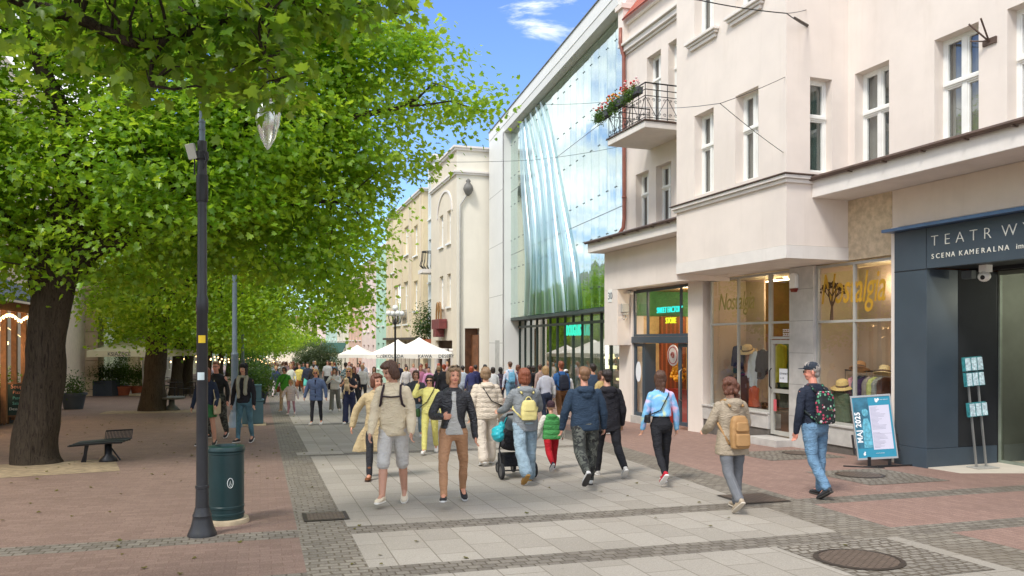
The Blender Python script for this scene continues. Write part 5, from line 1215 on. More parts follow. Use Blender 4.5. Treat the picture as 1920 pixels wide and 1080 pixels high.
    wst = {'tee': .080, 'jacket': .086, 'puffy': .112, 'hoodie': .102, 'coat': .094}[topstyle]
    prof = [(tz(hm), e[0]*W1*.97, e[0]*.66*H, 0), (tz(hm+.012), e[0]*W1, e[0]*.70*H, 0)]
    if hm < .56: prof += [(tz(.565), (e[0]+wst)/2*W1, (e[0]+wst)/2*.70*H, 0)]
    if hm < .60: prof += [(tz(.62), wst*W1, wst*.70*H, .002*H)]
    prof += [(tz(.69), e[1]*W1, e[3]*H, .004*H), (tz(.755), e[2]*W1, e[3]*.98*H, .002*H), (tz(.790), e[2]*.99*W1, e[3]*.82*H, -.002*H), (tz(.825), .078*H*(.5+.5*build), .046*H, -.004*H), (tz(.850), .044*H, .040*H, 0)]
    tor(b, prof, 2.5)
    for k, (S, E, Wr, d2, sd) in enumerate(AR):
        pts = [S-Vector((sd*.012*H, 0, 0)), S.lerp(E, .5), E]; rr = [e[5]*H, (e[5]+e[6])/2*H, e[6]*H]
        if sleeve >= 1: pts += [E.lerp(Wr, .5), Wr+d2*.004*H]; rr += [(e[6]+e[7])/2*H, e[7]*H*.92]
        elif sleeve > .5: pts += [E.lerp(Wr, (sleeve-.5)*1.6)]; rr += [e[6]*.95*H]
        else: pts = [S-Vector((sd*.012*H, 0, 0)), S.lerp(E, sleeve*1.6)]; rr = [e[5]*H, e[5]*.95*H]
        if sleevec: b2 = MB(); chain(b2, pts, rr, n); enqueue('sleeve', b2, cloth('%d_%d_%d' % sleevec, sleevec), root, vox, 2, wrinkles(.004, seed+k))
        else: chain(b, pts, rr, n)
    if hood == 'down':
        c = T(0, -.050*H, tz(.815)); b.ell(c, (.080*H, .042*H, .040*H), 14, 10); b.ell(T(0, -.052*H, tz(.775)), (.055*H, .034*H, .045*H), 12, 8); b.ell(T(0, .0, tz(.828)), (.068*H, .062*H, .022*H), 14, 8)
    if topstyle in ('jacket', 'puffy', 'coat') and not hood: b.ell(T(0, -.003*H, tz(.835)), (.046*H, .045*H, .022*H), 12, 8)
    wr = dict(tee=.0038, jacket=.0042, puffy=.0050, hoodie=.0058, coat=.0050)[topstyle]*(H/1.7)
    if topstyle == 'puffy':
        def post(me, co, no, hz=hz):
            z = co[:, 2]; w = np.abs(np.sin(z*math.pi/.085+np.sin(co[:, 0]*6)*.25))**.5; base_ = wrinkles(.003, seed)(me, co, no)
            return base_+no*((w-.7)*.011)[:, None]
    else: post = wrinkles(wr, seed, 15, 22)
    tobj = enqueue({'tee': 'shirt', 'coat': 'coat', 'puffy': 'jacket', 'jacket': 'jacket', 'hoodie': 'hooded_top'}[topstyle], b, tm, root, vox, 2, post)
    if inner:       # the strip of shirt seen between the open fronts
        b = MB(); ring_loft(b, [(T(0, .018*H, z), rx, ry, X_, Y_) for z, rx, ry in ((tz(inner[1]), inner[2]*H, .052*H), (tz(.55), inner[2]*H*.8, .058*H), (tz(.62), inner[2]*H*.42, .060*H), (tz(.70), inner[2]*.36*H, .0585*H), (tz(.78), .020*H, .052*H), (tz(.82), .02*H, .034*H))], 12, 3)
        enqueue('shirt_front', b, cloth('%d_%d_%d' % inner[0], inner[0]), root, vox, 1, wrinkles(.002, seed))
    # ---- hair, hats, glasses
    if hairstyle and hairstyle != 'none':
        b = MB(); hm_ = hair_mat(hair, HAIRS[hair]); hell(b, (0, -.056, .088), (.058, .044, .062))
        hell(b, (0, -.022, .152), (.082, .094, .086)); hell(b, (0, .012, .195), (.070, .080, .045)); 
        if hairstyle in ('bob', 'long', 'longback', 'short_f', 'curly'):
            for s_ in (1, -1): hell(b, (s_*.068, -.005, .105), (.028, .062, .078))
            hell(b, (0, -.055, .085), (.070, .055, .080))
            hell(b, (.030, .052, .186), (.048, .036, .030)); hell(b, (-.030, .052, .186), (.048, .036, .030))
        if hairstyle == 'bob':
            for s_ in (1, -1): hell(b, (s_*.066, -.004, .055), (.028, .050, .062))
            hell(b, (0, -.050, .035), (.078, .052, .065))
        if hairstyle in ('long', 'longback'):
            hell(b, (0, -.062, .02), (.080, .045, .100)); hell(b, (0, -.072, -.075), (.078, .034, .110)); hell(b, (0, -.078, -.17), (.058, .026, .085))
            if hairstyle == 'long':
                for s_ in (1, -1): hell(b, (s_*.070, .010, .03), (.024, .040, .085)); hell(b, (s_*.075, .030, -.08), (.028, .028, .090))
        if hairstyle == 'curly':
            for q in range(26):
                a = rnd.uniform(0, 6.28); zz = rnd.uniform(-.10, .20); rr_ = .085-.02*max(0, zz-.12)/.1
                yy = math.sin(a)*rr_*.95-.03
                if yy > .03 and zz < .19: continue
                hell(b, (math.cos(a)*rr_, yy, zz), (.034, .034, .038), 8, 6)
        if hairstyle == 'bun': hell(b, (0, -.115, .20), (.038, .036, .036))
        def ph(me, co, no):
            x, y, z = co.T; c0 = co.mean(0); an_ = np.arctan2(x-c0[0], y-c0[1]); return co+no*(.0045*np.sin(34*an_+1.6*np.sin(14*z+seed))+.0035*np.sin(15*an_+2*np.sin(9*z)+seed)+.003*np.sin(60*an_))[:, None]
        enqueue('hair', b, hm_, root, vox*(.8 if lod == 0 else 1), 1, ph if lod < 2 else None)
    if hat:
        b = MB(); kind, hc = hat; mh = cloth('hat_%d_%d_%d' % hc, hc, .8)
        if kind == 'cap':
            hell(b, (0, -.006, .175), (.086, .104, .070)); hell(b, (0, -.006, .150), (.087, .105, .022))
            vs0 = len(b.v); b.ell((0, .115, .160), (.062, .060, .007), 12, 6)
            for i in range(vs0, len(b.v)): b.v[i] = tuple(HM @ Vector(b.v[i]))
        elif kind == 'knit': hell(b, (0, -.008, .165), (.088, .104, .088)); hell(b, (0, -.006, .120), (.089, .105, .024))
        elif kind == 'fur': hell(b, (0, -.02, .165), (.104, .118, .082)); 
        enqueue('hat', b, mh, root, vox*.9, 1, wrinkles(.004 if kind == 'fur' else .0015, seed, 90, 90))
    if glasses and lod < 2:
        b = MB()
        for s_ in (1, -1):
            c = Vector((s_*.034, .098, .112)); k = 14
            b.add([HM @ (c+Vector((.025*math.cos(t), 0, .018*math.sin(t)))) for t in [2*math.pi*i/k for i in range(k)]], [tuple(range(k))]) if glasses == 'dark' else None
            b.tube([HM @ (c+Vector((.026*math.cos(t), .002, .019*math.sin(t)))) for t in [2*math.pi*i/k for i in range(k+1)]], .0028, 5, False)
            b.tube([HM @ Vector((s_*.060, .094, .116)), HM @ Vector((s_*.080, .02, .112)), HM @ Vector((s_*.080, -.01, .104))], .0028, 5)
        b.tube([HM @ Vector((-.010, .104, .115)), HM @ Vector((.010, .104, .115))], .0028, 5); b.build('glasses', mat('glasses_black', srgb(30, 28, 28), .25), root)
    if glasses == 'up' and False: pass
    if scarf:
        b = MB(); chain(b, [T(.05*H, .03*H, tz(.835)), T(.055*H, .066*H, tz(.76)), T(.045*H, .075*H, tz(.66)), T(.04*H, .08*H, tz(.58))], [.026*H, .026*H, .024*H, .024*H], 8); chain(b, [T(-.05*H, .03*H, tz(.835)), T(-.05*H, .066*H, tz(.76)), T(-.045*H, .075*H, tz(.66)), T(-.05*H, .078*H, tz(.62))], [.026*H]*4, 8)
        b.ell(T(0, 0, tz(.838)), (.062*H, .058*H, .026*H)); enqueue('scarf', b, cloth('%d_%d_%d' % scarf, scarf, .95), root, vox, 1, wrinkles(.004, seed))
    info = dict(T=T, tz=tz, H=H, L=L, AR=AR, HM=HM, root=root, yaw=yaw, g=g_, W1=W1, vox=vox, e=e)
    if extra: extra(info)
    return info
def to_world(inf, v): return inf['g']+Matrix.Rotation(inf['yaw'], 3, 'Z') @ Vector(v)
def item(name, inf, label, cat, group=None): return empty(name, inf['g'], inf['yaw'], label, cat, group)
def backpack(inf, label, c, w=.26, h=.38, d=.13, z=.66, kind='plain', m=None, straps=True):
    """worn on the back: main bag, front pocket, straps"""
    H = inf['H']; T, tz = inf['T'], inf['tz']; o = item('backpack', inf, label, 'backpack'); m = m or cloth('bag_%d_%d_%d' % c, c, .6, .05, .12)
    back = inf['e'][3]*H+.012; zc = tz(z); b = MB()
    ring_loft(b, [(T(0, -back-d/2+.0, zc+zz*h), rx*w, ry*d, X_, Y_) for zz, rx, ry in ((-.5, .38, .34), (-.47, .47, .45), (-.2, .5, .5), (.15, .48, .48), (.38, .42, .42), (.48, .32, .34), (.5, .25, .28))], 16, 3.6)
    enqueue('bag', b, m, o, .009, 1, wrinkles(.003, int(w*100)))
    b = MB()
    if kind in ('plain', 'two'):
        ring_loft(b, [(T(0, -back-d-.012, zc+zz*h), rx*w, .032, X_, Y_) for zz, rx in ((-.40, .34), (-.37, .38), (-.08, .38), (-.03, .34))], 14, 4)
        if kind == 'two': ring_loft(b, [(T(0, -back-d-.004, zc+zz*h), rx*w, .026, X_, Y_) for zz, rx in ((.04, .30), (.07, .34), (.28, .32), (.32, .26))], 14, 4)
        enqueue('pocket', b, m, o, .008, 1)
    if kind == 'flap':
        ring_loft(b, [(T(0, -back-d*.62, zc+zz*h), rx*w, ry*d, X_, Y_) for zz, rx, ry in ((-.04, .40, .45), (-.01, .41, .47), (.30, .39, .46), (.46, .34, .40), (.50, .28, .3))], 16, 3.8); enqueue('flap', b, m, o, .008, 1)
        b = MB(); b.tube([T(.045*math.cos(t), -back-d*.4, zc+h*.48+.055*math.sin(t)) for t in [math.pi*i/10 for i in range(11)]], .007, 6); b.build('handle', m, o, smooth=True)
    b = MB(); b.tube([T(-.04, -back-d*1.02-.03, zc-h*.06), T(.04, -back-d*1.02-.03, zc-h*.06)], .004, 5); b.build('zip', mat('zip_metal', srgb(190, 170, 120), .4, metal=.6), o)
    if straps:
        for s_ in (1, -1):
            b = MB(); x = .060*H; t = inf['e'][3]*H
            b.tube([T(s_*x*.9, -back-.01, tz(.79)), T(s_*x, -.03*H, tz(.838)), T(s_*x, .03*H, tz(.828)), T(s_*x*1.1, t+.006, tz(.77)), T(s_*x*1.3, t*.9+.006, tz(.70)), T(s_*(inf['e'][1]*inf['W1']+.008), .0, tz(.655)), T(s_*w*.42, -back, zc-h*.38)], .016, 6); b.build('strap', m, o, smooth=True)
    return o
def shoulder_bag(inf, label, c, side=1, z=.50, w=.26, h=.20, strapz=.82, cross=True, y=.02, d=.09, tote=False):
    H = inf['H']; T, tz = inf['T'], inf['tz']; o = item('shoulder_bag', inf, label, 'bag'); m = cloth('bag_%d_%d_%d' % c, c, .6, .05, .12)
    x = side*(inf['e'][0]*inf['W1']+.02+d/2); cc = T(x, y, tz(z)); b = MB()
    ring_loft(b, [(cc+Vector((0, 0, zz*h)), d/2*r, w/2*r, X_, Y_) for zz, r in ((-.5, .8), (-.42, 1), (.3, 1), (.5, .85))], 14, 3.2); enqueue('bag', b, m, o, .010, 1, wrinkles(.003, 3))
    b = MB(); k = -1 if cross else 1; t = inf['e'][3]*H+.016
    if cross: pts = [cc+Vector((0, -w*.35, h*.45)), T(side*.03*H, -t, tz(.66)), T(-side*.055*H, -t*.75, tz(.80)), T(-side*.065*H, 0, tz(.842)), T(-side*.05*H, t*.8, tz(.80)), T(side*.03*H, t+.003, tz(.66)), cc+Vector((0, w*.35, h*.45))]
    else: pts = [cc+Vector((0, -w*.35, h*.45)), T(side*.10*H, -.04*H, tz(.70)), T(side*.10*H, 0, tz(.838)), T(side*.105*H, .04*H, tz(.70)), cc+Vector((0, w*.35, h*.45))]
    b.tube(pts, .009, 6); b.build('strap', m if not cross else cloth('strap_black', (40, 38, 38), .6), o, smooth=True); return o
RF = math.pi          # facing the camera
RB = TH               # walking away down the street
def camo():
    m, n, out = new_mat('camouflage'); p = n.objc(); a = n.noise(p, 11, 2, .5, 1.2); c2 = n.noise(n.add('ShaderNodeMapping', Vector=p, Location=(4, 2, 1)), 14, 2, .5, 1.0)
    c = n.mix(n.step(a, .50, .53), srgb(58, 60, 56), srgb(92, 94, 86)); c = n.mix(n.step(c2, .56, .59), c, srgb(36, 36, 36))
    bs = n.add('ShaderNodeBsdfPrincipled', Base_Color=c, Roughness=.9); n.l.new(bs.outputs[0], out.inputs[0]); return m
def floral(name, base, cols, sc=26):
    m, n, out = new_mat(name); p = n.objc(); v = n.add('ShaderNodeTexVoronoi', Vector=p, Scale=sc); k = n.sep(v.outputs['Color'])[0]
    c = n.ramp(k, [(i/len(cols), c_) for i, c_ in enumerate(cols)]); c.node.color_ramp.interpolation = 'CONSTANT'
    c = n.mix(n.step(v.outputs['Distance'], .42, .5), c, base)
    bs = n.add('ShaderNodeBsdfPrincipled', Base_Color=c, Roughness=.8); n.l.new(bs.outputs[0], out.inputs[0]); return m
def denim(name, c):
    m, n, out = new_mat('denim_'+name); p = n.objc(); b = Vector(srgb(*c)); w = n.noise(p, 5, 4, .6); f = n.noise(p, 260, 2)
    cc = n.mix(n.step(w, .35, .7), tuple(b*.72), tuple(Vector([min(1, x*1.28) for x in b]))); cc = n.mix(n.math('MULTIPLY', f, .35), cc, tuple(b*.5))
    bs = n.add('ShaderNodeBsdfPrincipled', Base_Color=cc, Roughness=.85); n.put(bs.inputs['Normal'], folds(n, p, .6)); n.l.new(bs.outputs[0], out.inputs[0]); return m
def leather(name, c):
    m, n, out = new_mat('leather_'+name); p = n.objc(); b = Vector(srgb(*c))
    bs = n.add('ShaderNodeBsdfPrincipled', Base_Color=n.mix(n.noise(p, 8, 3), tuple(b*.8), tuple(b*1.3)), Roughness=.38); n.put(bs.inputs['Normal'], folds(n, p, .8)); n.l.new(bs.outputs[0], out.inputs[0]); return m
def check_m(name, c1, c2, s):
    m, n, out = new_mat(name); ck = n.add('ShaderNodeTexChecker', Vector=n.objc(), Color1=c1, Color2=c2, Scale=s); bs = n.add('ShaderNodeBsdfPrincipled', Base_Color=ck.outputs[0], Roughness=.9); n.l.new(bs.outputs[0], out.inputs[0]); return m
def pastel():
    m, n, out = new_mat('pastel_tie_dye'); p = n.objc(); a = n.noise(p, 4.5, 2, .5, .6)
    c = n.ramp(a, [(.30, srgb(226, 168, 190)), (.42, srgb(196, 190, 224)), (.50, srgb(118, 176, 220)), (.60, srgb(130, 190, 226)), (.70, srgb(232, 226, 120))])
    bs = n.add('ShaderNodeBsdfPrincipled', Base_Color=c, Roughness=.85); n.l.new(bs.outputs[0], out.inputs[0]); return m
d_light, d_mid, d_blue, d_teal, d_dark = denim('light', (150, 172, 184)), denim('mid', (104, 138, 166)), denim('blue', (70, 104, 140)), denim('teal', (86, 124, 138)), denim('dark', (44, 54, 76))

# --- the near figures
P = person(738, 945, 1.80, RF-.05, 'teenager in cream sweatshirt and pale grey shorts with dark backpack straps', (214, 198, 168), (196, 192, 186), 'brown', 'bob', (20, -8), (10, 12), ((6, 12, 22), (2, 12, 28)), head=(-48, -22), topstyle='hoodie', short=1.06, shoe=(222, 208, 184), sole=(226, 222, 212), build=.94, skinc=(198, 150, 126), hem=.47)
backpack(P, 'dark backpack worn by the teenager in the cream sweatshirt', (52, 40, 44), .26, .36, .10, .68)
b = MB(); H = P['H']; t = P['e'][3]*H+.012; b.tube([P['T'](-.062*H, t, P['tz'](.755)), P['T'](0, t+.008, P['tz'](.75)), P['T'](.062*H, t, P['tz'](.755))], .011, 6); o = item('chest_strap', P, 'dark chest strap across the cream sweatshirt', 'strap'); b.build('strap', cloth('bag_52_40_44', (52, 40, 44), .6), o)
P = person(706, 897, 1.65, RF+.10, 'woman in open beige trench coat and brown boots behind the teenager', (184, 164, 126), (46, 46, 50), 'chestnut', 'bob', (18, -16), (8, 20), ((-14, 34, 16), (8, 10, 30)), head=(35, -4), topstyle='coat', hem=.27, shoe=(110, 66, 36, 1), sole=(70, 48, 34), build=.98, legstyle='slim', skinc=(206, 150, 124))
b = MB(); H = P['H']; T_, z_ = P['T'], P['tz']
ring_loft(b, [(T_(-.0*H+xx*H, -.02*H, z_(zz)), rx*H, .045*H, X_, Y_) for zz, rx, xx in ((.26, .10, .14), (.40, .085, .10), (.52, .06, .05), (.60, .04, .02))], 12, 2.6); enqueue('coat_tail', b, cloth('184_164_126', (184, 164, 126)), P['root'], .014, 2, wrinkles(.006, 4, 30, 8))
P = person(850, 944, 1.74, RF+.14, 'woman in black leather jacket and tan trousers with sunglasses on her head', leather('black', (42, 42, 46)), cloth('tan_trousers', (176, 132, 98), .75), 'ash', 'bob', (24, -15), (2, 9), ((12, 22, 82, 42), (-4, 15, 10)), head=(14, 0), topstyle='jacket', hem=.545, legstyle='slim', shoe=(40, 40, 42), sole=(196, 196, 194), inner=((188, 186, 180), .50, .080), skinc=(212, 152, 124), sway=5, wide=1.0)
HM = P['HM']; b = MB()
for s_ in (1, -1): b.add([HM @ Vector((s_*.034+.026*math.cos(t), .075+.012*math.sin(t), .222+.012*math.sin(t))) for t in [2*math.pi*i/12 for i in range(12)]], [tuple(range(12))]); b.tube([HM @ Vector((s_*.060, .075, .222)), HM @ Vector((s_*.082, .02, .17))], .003, 5)
b.tube([HM @ Vector((-.06, .075, .225)), HM @ Vector((.06, .075, .225))], .004, 5); b.build('sunglasses', mat('glasses_black', srgb(30, 28, 28), .25), P['root'])
P = person(806, 851, 1.54, RF, 'woman in a pale yellow track suit shading her eyes with one hand', (226, 218, 132), (222, 214, 126), 'dark', 'longback', (16, -14), (4, 18), ((70, 30, 118, 30), (-2, 16, 26)), lod=1, head=(0, -4), topstyle='hoodie', glasses='dark', shoe=(226, 224, 218), hem=.50)
shoulder_bag(P, 'dark green bag carried by the woman in yellow', (44, 78, 38), 1, .52, .2, .16)
person(780, 822, 1.58, RF+.05, 'woman in a charcoal sweatshirt and light jeans behind the woman in yellow', (72, 74, 80), d_light, 'brown', 'bob', (14, -12), (4, 14), ((12, 12, 55, 30), (12, 12, 55, 30)), lod=1, topstyle='hoodie', shoe=(218, 218, 214))
P = person(912, 872, 1.68, RB+.03, 'woman in a cream quilted jacket and beige trousers seen from behind', cloth('cream_nylon', (206, 192, 172), .55), (206, 194, 178), 'ash', 'short_f', (9, -8), (5, 12), ((0, 14, 18), (-4, 14, 18)), topstyle='puffy', hood='down', legstyle='wide', hem=.47, shoe=(206, 202, 196), build=1.08, head=(-8, 4))
shoulder_bag(P, 'slim black shoulder strap bag across the cream quilted jacket', (48, 46, 46), 1, .56, .2, .14)
P = person(985, 904, 1.72, RB-.02, 'woman in a grey hooded top and pale wide jeans pushing a pushchair', (132, 136, 138), d_light, 'auburn', 'bob', (12, -16), (4, 30), ((26, 16, 52), (26, 16, 52)), topstyle='hoodie', hood='down', legstyle='wide', hem=.455, shoe=(150, 116, 70), sole=(170, 130, 70), build=1.06)
backpack(P, 'small pale yellow backpack on the grey hooded top', (216, 202, 132), .25, .30, .11, .645, 'flap')
PUSH = P
P = person(1034, 881, 1.12, RB-.04, 'small child in green jacket, red trousers and dark knitted hat seen from behind', (72, 142, 78), (170, 24, 36), 'dark', None, (16, -18), (8, 34), ((4, 22, 18), (2, 20, 20)), topstyle='puffy', hood='down', hem=.47, shoe=(40, 40, 60), sole=(220, 220, 220), build=1.16, hat=('knit', (62, 42, 48)), sleevec=(206, 202, 190), legstyle='baggy')
person(1097, 912, 1.74, RB-.10, 'boy in a navy hooded sweatshirt and camouflage trousers seen from behind', (44, 60, 78), camo(), 'lbrown', 'short', (10, -22), (2, 34), ((2, 17, 16), (0, 17, 16)), topstyle='hoodie', hood='down', legstyle='baggy', hem=.475, shoe=(206, 204, 200), sole=(66, 64, 62), build=1.16, skinc=(206, 150, 126))
person(1140, 893, 1.70, RB-.02, 'person in a black hooded coat and black trousers beside the navy hooded boy', (36, 35, 40), (34, 34, 38), 'dark', 'short', (-16, 14), (28, 2), ((0, 14, 16), (-6, 14, 12)), topstyle='hoodie', hood='down', hem=.43, shoe=(196, 192, 186), build=1.10)
P = person(1240, 906, 1.68, RB-.16, 'girl in a cropped pastel tie-dye jacket, black joggers and red canvas shoes', pastel(), (34, 34, 38), 'brown', 'longback', (10, -20), (2, 28), ((0, 16, 14), (2, 14, 16)), topstyle='jacket', hem=.60, legstyle='slim', shoe=(176, 30, 48), sole=(232, 230, 226), head=(-20, 0), build=.95)
shoulder_bag(P, 'black cross-body strap bag on the girl in the pastel jacket', (34, 34, 36), -1, .58, .2, .12)
P = person(1372, 955, 1.62, RB-.05, 'woman in a beige-grey hooded parka and grey trousers with curly dark red hair', cloth('parka', (160, 146, 126), .7), check_m('grey_plaid', srgb(112, 114, 118), srgb(92, 94, 98), 60), 'chestnut', 'curly', (6, -14), (2, 30), ((14, 18, 62, 20), (12, 18, 58, 20)), topstyle='coat', hood='down', hem=.42, legstyle='straight', shoe=(168, 152, 130), sole=(196, 186, 170), build=1.06)
backpack(P, 'tan two-pocket backpack on the grey parka', (166, 128, 84), .25, .40, .12, .60, 'two')
P = person(1528, 930, 1.80, RB+.12, 'man in navy cap, navy jacket and blue jeans looking at the shop window', (36, 42, 56), d_mid, 'grey', 'short', (3, -10), (3, 26), ((0, 9, 22, 6), (-2, 11, 18, 8)), topstyle='jacket', hem=.525, legstyle='straight', shoe=(56, 56, 58), sole=(66, 64, 62), hat=('cap', (46, 52, 62)), head=(52, -4), glasses='clear', build=1.12, skinc=(212, 142, 120))
backpack(P, 'floral backpack in green, pink and white worn by the man in the navy cap', (40, 60, 50), .30, .44, .13, .675, 'none', m=floral('floral_print', srgb(26, 34, 34), [srgb(30, 40, 40), srgb(60, 128, 96), srgb(186, 70, 96), srgb(28, 36, 38), srgb(96, 156, 120), srgb(200, 190, 190)]))
P = person(458, 831, 1.74, RF-.08, 'woman in black jacket, pale scarf and jeans walking on the left paving', (40, 38, 42), d_teal, 'black', 'long', (8, -10), (2, 8), ((0, 12, 10), (0, 12, 12)), lod=1, topstyle='jacket', hem=.50, legstyle='slim', shoe=(46, 40, 44), hat=('fur', (34, 30, 30)), scarf=(160, 156, 138), build=.96)
person(407, 823, 1.78, RF-.1, 'man with glasses in a black shirt and camouflage trousers', (40, 40, 42), camo(), 'lbrown', 'short', (12, -10), (4, 14), ((0, 14, 14), (0, 14, 14)), lod=1, topstyle='tee', sleeve=1.0, hem=.47, legstyle='baggy', shoe=(44, 44, 48), glasses='clear', skinc=(214, 150, 130), build=1.1)
P = person(388, 837, 1.66, RF, 'woman in a navy jacket and green skirt partly hidden by the lamp post', (40, 48, 66), None, 'auburn', 'long', (10, -10), (2, 8), ((0, 16, 20), (2, 14, 40)), lod=1, topstyle='jacket', hem=.50, shoe=(44, 40, 40), skirt=((60, 112, 66), .36))
shoulder_bag(P, 'beige cloth tote bag on the shoulder of the woman behind the lamp post', (196, 180, 146), -1, .50, .30, .34, cross=False)
# --- the middle distance
person(593, 797, 1.56, RF, 'woman in an open blue denim shirt and black trousers with short fair hair', cloth('denim_shirt', (92, 108, 142), .85), (50, 50, 56), 'blond', 'short_f', (8, -8), (2, 8), ((2, 20, 16), (2, 20, 16)), lod=1, topstyle='hoodie', hem=.43, shoe=(226, 224, 220), glasses='dark', inner=((36, 38, 60), .44, .034), build=1.15, legstyle='slim', skinc=(214, 150, 128))
P = person(534, 772, 1.57, RF-.05, 'woman in a bright green blouse and beige trousers', (72, 150, 52), (176, 156, 132), 'dark', 'short_f', (8, -8), (2, 8), ((4, 16, 30), (4, 14, 20)), lod=1, topstyle='jacket', hem=.47, shoe=(190, 140, 110), build=1.1, glasses='dark')
shoulder_bag(P, 'rust brown handbag of the woman in green', (140, 74, 44), 1, .50, .24, .2)
person(546, 778, 1.14, RF, 'little girl in a white patterned jacket and pink leggings', (206, 196, 204), (180, 136, 152), 'blond', 'short_f', (10, -12), (2, 12), ((4, 36, 10), (4, 30, 12)), lod=1, topstyle='puffy', hem=.40, legstyle='slim', shoe=(214, 190, 196), build=1.05)
P = person(655, 795, 1.62, RF, 'woman in a black T-shirt and wide navy trousers carrying a small dog', (42, 42, 52), (48, 54, 82), 'blond', 'long', (6, -6), (2, 6), ((36, 14, 84, 34), (24, 16, 86, 36)), lod=1, topstyle='tee', sleeve=.4, hem=.50, legstyle='wide', shoe=(220, 218, 214), glasses='dark')
shoulder_bag(P, 'cream half-moon bag on the hip of the woman with the dog', (206, 196, 170), 1, .50, .24, .18)
DOGP = P
person(628, 772, 1.55, RF-.05, 'girl in a white sweatshirt with folded arms and wide grey trousers', (214, 212, 212), (118, 116, 112), 'brown', 'long', (12, -10), (4, 18), ((34, 18, 96, 52), (34, 18, 96, 52)), lod=1, topstyle='hoodie', hem=.50, legstyle='wide', shoe=(210, 208, 204))
person(648, 757, 1.72, RB, 'man in a teal and white checked shirt seen from behind', check_m('teal_check', srgb(36, 92, 104), srgb(206, 214, 214), 16), (66, 74, 92), 'dark', 'short', (8, -10), (2, 12), lod=1, topstyle='tee', sleeve=.4, hem=.46)
person(664, 760, 1.62, RF, 'young woman with long reddish hair in black behind the dog owner', (48, 44, 50), (52, 54, 62), 'auburn', 'long', lod=1, topstyle='jacket')
person(680, 758, 1.62, RF, 'woman in a white top and dark trousers behind the trench coat', (216, 210, 204), (52, 52, 60), 'blond', 'short_f', lod=1, topstyle='hoodie', hleg=(10, -8), knee=(2, 10))
person(702, 755, 1.6, RF, 'woman in a light cardigan near the parasols', (214, 196, 184), (190, 188, 186), 'brown', 'long', lod=1, topstyle='jacket')
person(508, 741, 1.74, RF, 'grey haired man in pale jacket and beige trousers left of the street', (186, 190, 196), (164, 144, 118), 'grey', 'short', lod=2, topstyle='jacket', hem=.5)
person(518, 744, 1.6, RF, 'woman in a navy jacket and white trousers', (46, 56, 92), (206, 196, 196), 'blond', 'short_f', lod=2, topstyle='jacket', hem=.48)
person(546, 742, 1.66, RF, 'fair woman in a whitish blouse behind the woman in green', (210, 214, 200), (186, 176, 160), 'blond', 'short_f', lod=2, topstyle='tee')
person(562, 741, 1.68, RF, 'person in a yellow and white hooded jacket and rust shorts', (220, 202, 112), (160, 92, 56), 'brown', 'short', lod=2, topstyle='hoodie', short=.8, hem=.48, shoe=(226, 222, 216))
person(577, 741, 1.76, RF, 'man in a navy jumper and turquoise shorts', (44, 50, 66), (96, 190, 178), 'dark', 'short', lod=2, topstyle='hoodie', short=.8, hem=.48)
person(588, 744, 1.70, RB, 'person in black walking away past the turquoise shorts', (40, 38, 40), (44, 44, 48), 'dark', 'short', lod=2)
# --- right-hand crowd seen from behind
P = person(1024, 802, 1.66, RB-.03, 'woman in a white cardigan and navy jeans with fair hair seen from behind', (212, 212, 220), d_dark, 'blond', 'bob', (8, -12), (2, 20), ((2, 14, 14), (2, 14, 14)), lod=1, topstyle='jacket', hem=.50, shoe=(214, 212, 210), hat=None)
shoulder_bag(P, 'white patterned shoulder bag of the woman in the white cardigan', (196, 192, 186), 1, .60, .26, .26, cross=False)
P = person(1053, 800, 1.78, RB, 'man in a blue jacket and brown trousers seen from behind', (52, 96, 148), (120, 84, 54), 'auburn', 'short', (10, -10), (2, 16), lod=1, topstyle='jacket', hem=.50, skinc=(206, 130, 100))
backpack(P, 'black backpack with a white mark on the blue jacket', (38, 42, 54), .28, .42, .14, .68)
P = person(957, 770, 1.76, RB+.02, 'man in a pale shirt and blue jeans seen from behind', (196, 202, 218), d_mid, 'brown', 'short', (10, -10), (2, 16), ((4, 26, 20), (0, 12, 10)), lod=1, topstyle='tee', sleeve=1.0, hem=.48)
backpack(P, 'light blue backpack on the pale shirt', (104, 160, 190), .26, .38, .12, .68)
P = person(925, 768, 1.62, RB, 'woman with dark shoulder hair in a white jacket seen from behind', (206, 206, 206), (176, 162, 136), 'dark', 'bob', lod=1, topstyle='jacket')
person(910, 757, 1.70, RB, 'woman with long dark hair in black walking away', (52, 48, 50), (60, 60, 66), 'black', 'longback', lod=1)
person(939, 762, 1.60, RB, 'woman in a dark flowered top with a dark plait', floral('dark_floral', srgb(52, 46, 60), [srgb(52, 46, 60), srgb(120, 84, 104), srgb(60, 54, 70)], 18), (60, 62, 80), 'black', 'longback', lod=1, topstyle='jacket')
person(868, 762, 1.66, RB, 'person with dark hair in a light grey-blue shirt walking away', (190, 198, 210), (150, 156, 168), 'dark', 'short', lod=1, topstyle='tee', sleeve=.7)
person(884, 764, 1.64, RB, 'woman with bright red hair in a navy blouse', (58, 62, 104), (64, 66, 84), 'red', 'bob', lod=1, topstyle='jacket')
person(892, 758, 1.68, RB, 'dark haired person in dark blue beside the red-haired woman', (46, 48, 88), (50, 50, 60), 'dark', 'short', lod=1)
person(972, 765, 1.70, RB, 'woman with chestnut hair in burgundy walking away', (92, 60, 72), (70, 70, 86), 'chestnut', 'bob', lod=1)
person(992, 768, 1.68, RB, 'person in a black jacket walking beside the chestnut haired woman', (40, 40, 44), (56, 56, 64), 'dark', 'short', lod=1)
person(1001, 764, 1.66, RB, 'person in a patterned black jacket with dark hair', (48, 46, 48), (56, 56, 64), 'dark', 'bob', lod=1)
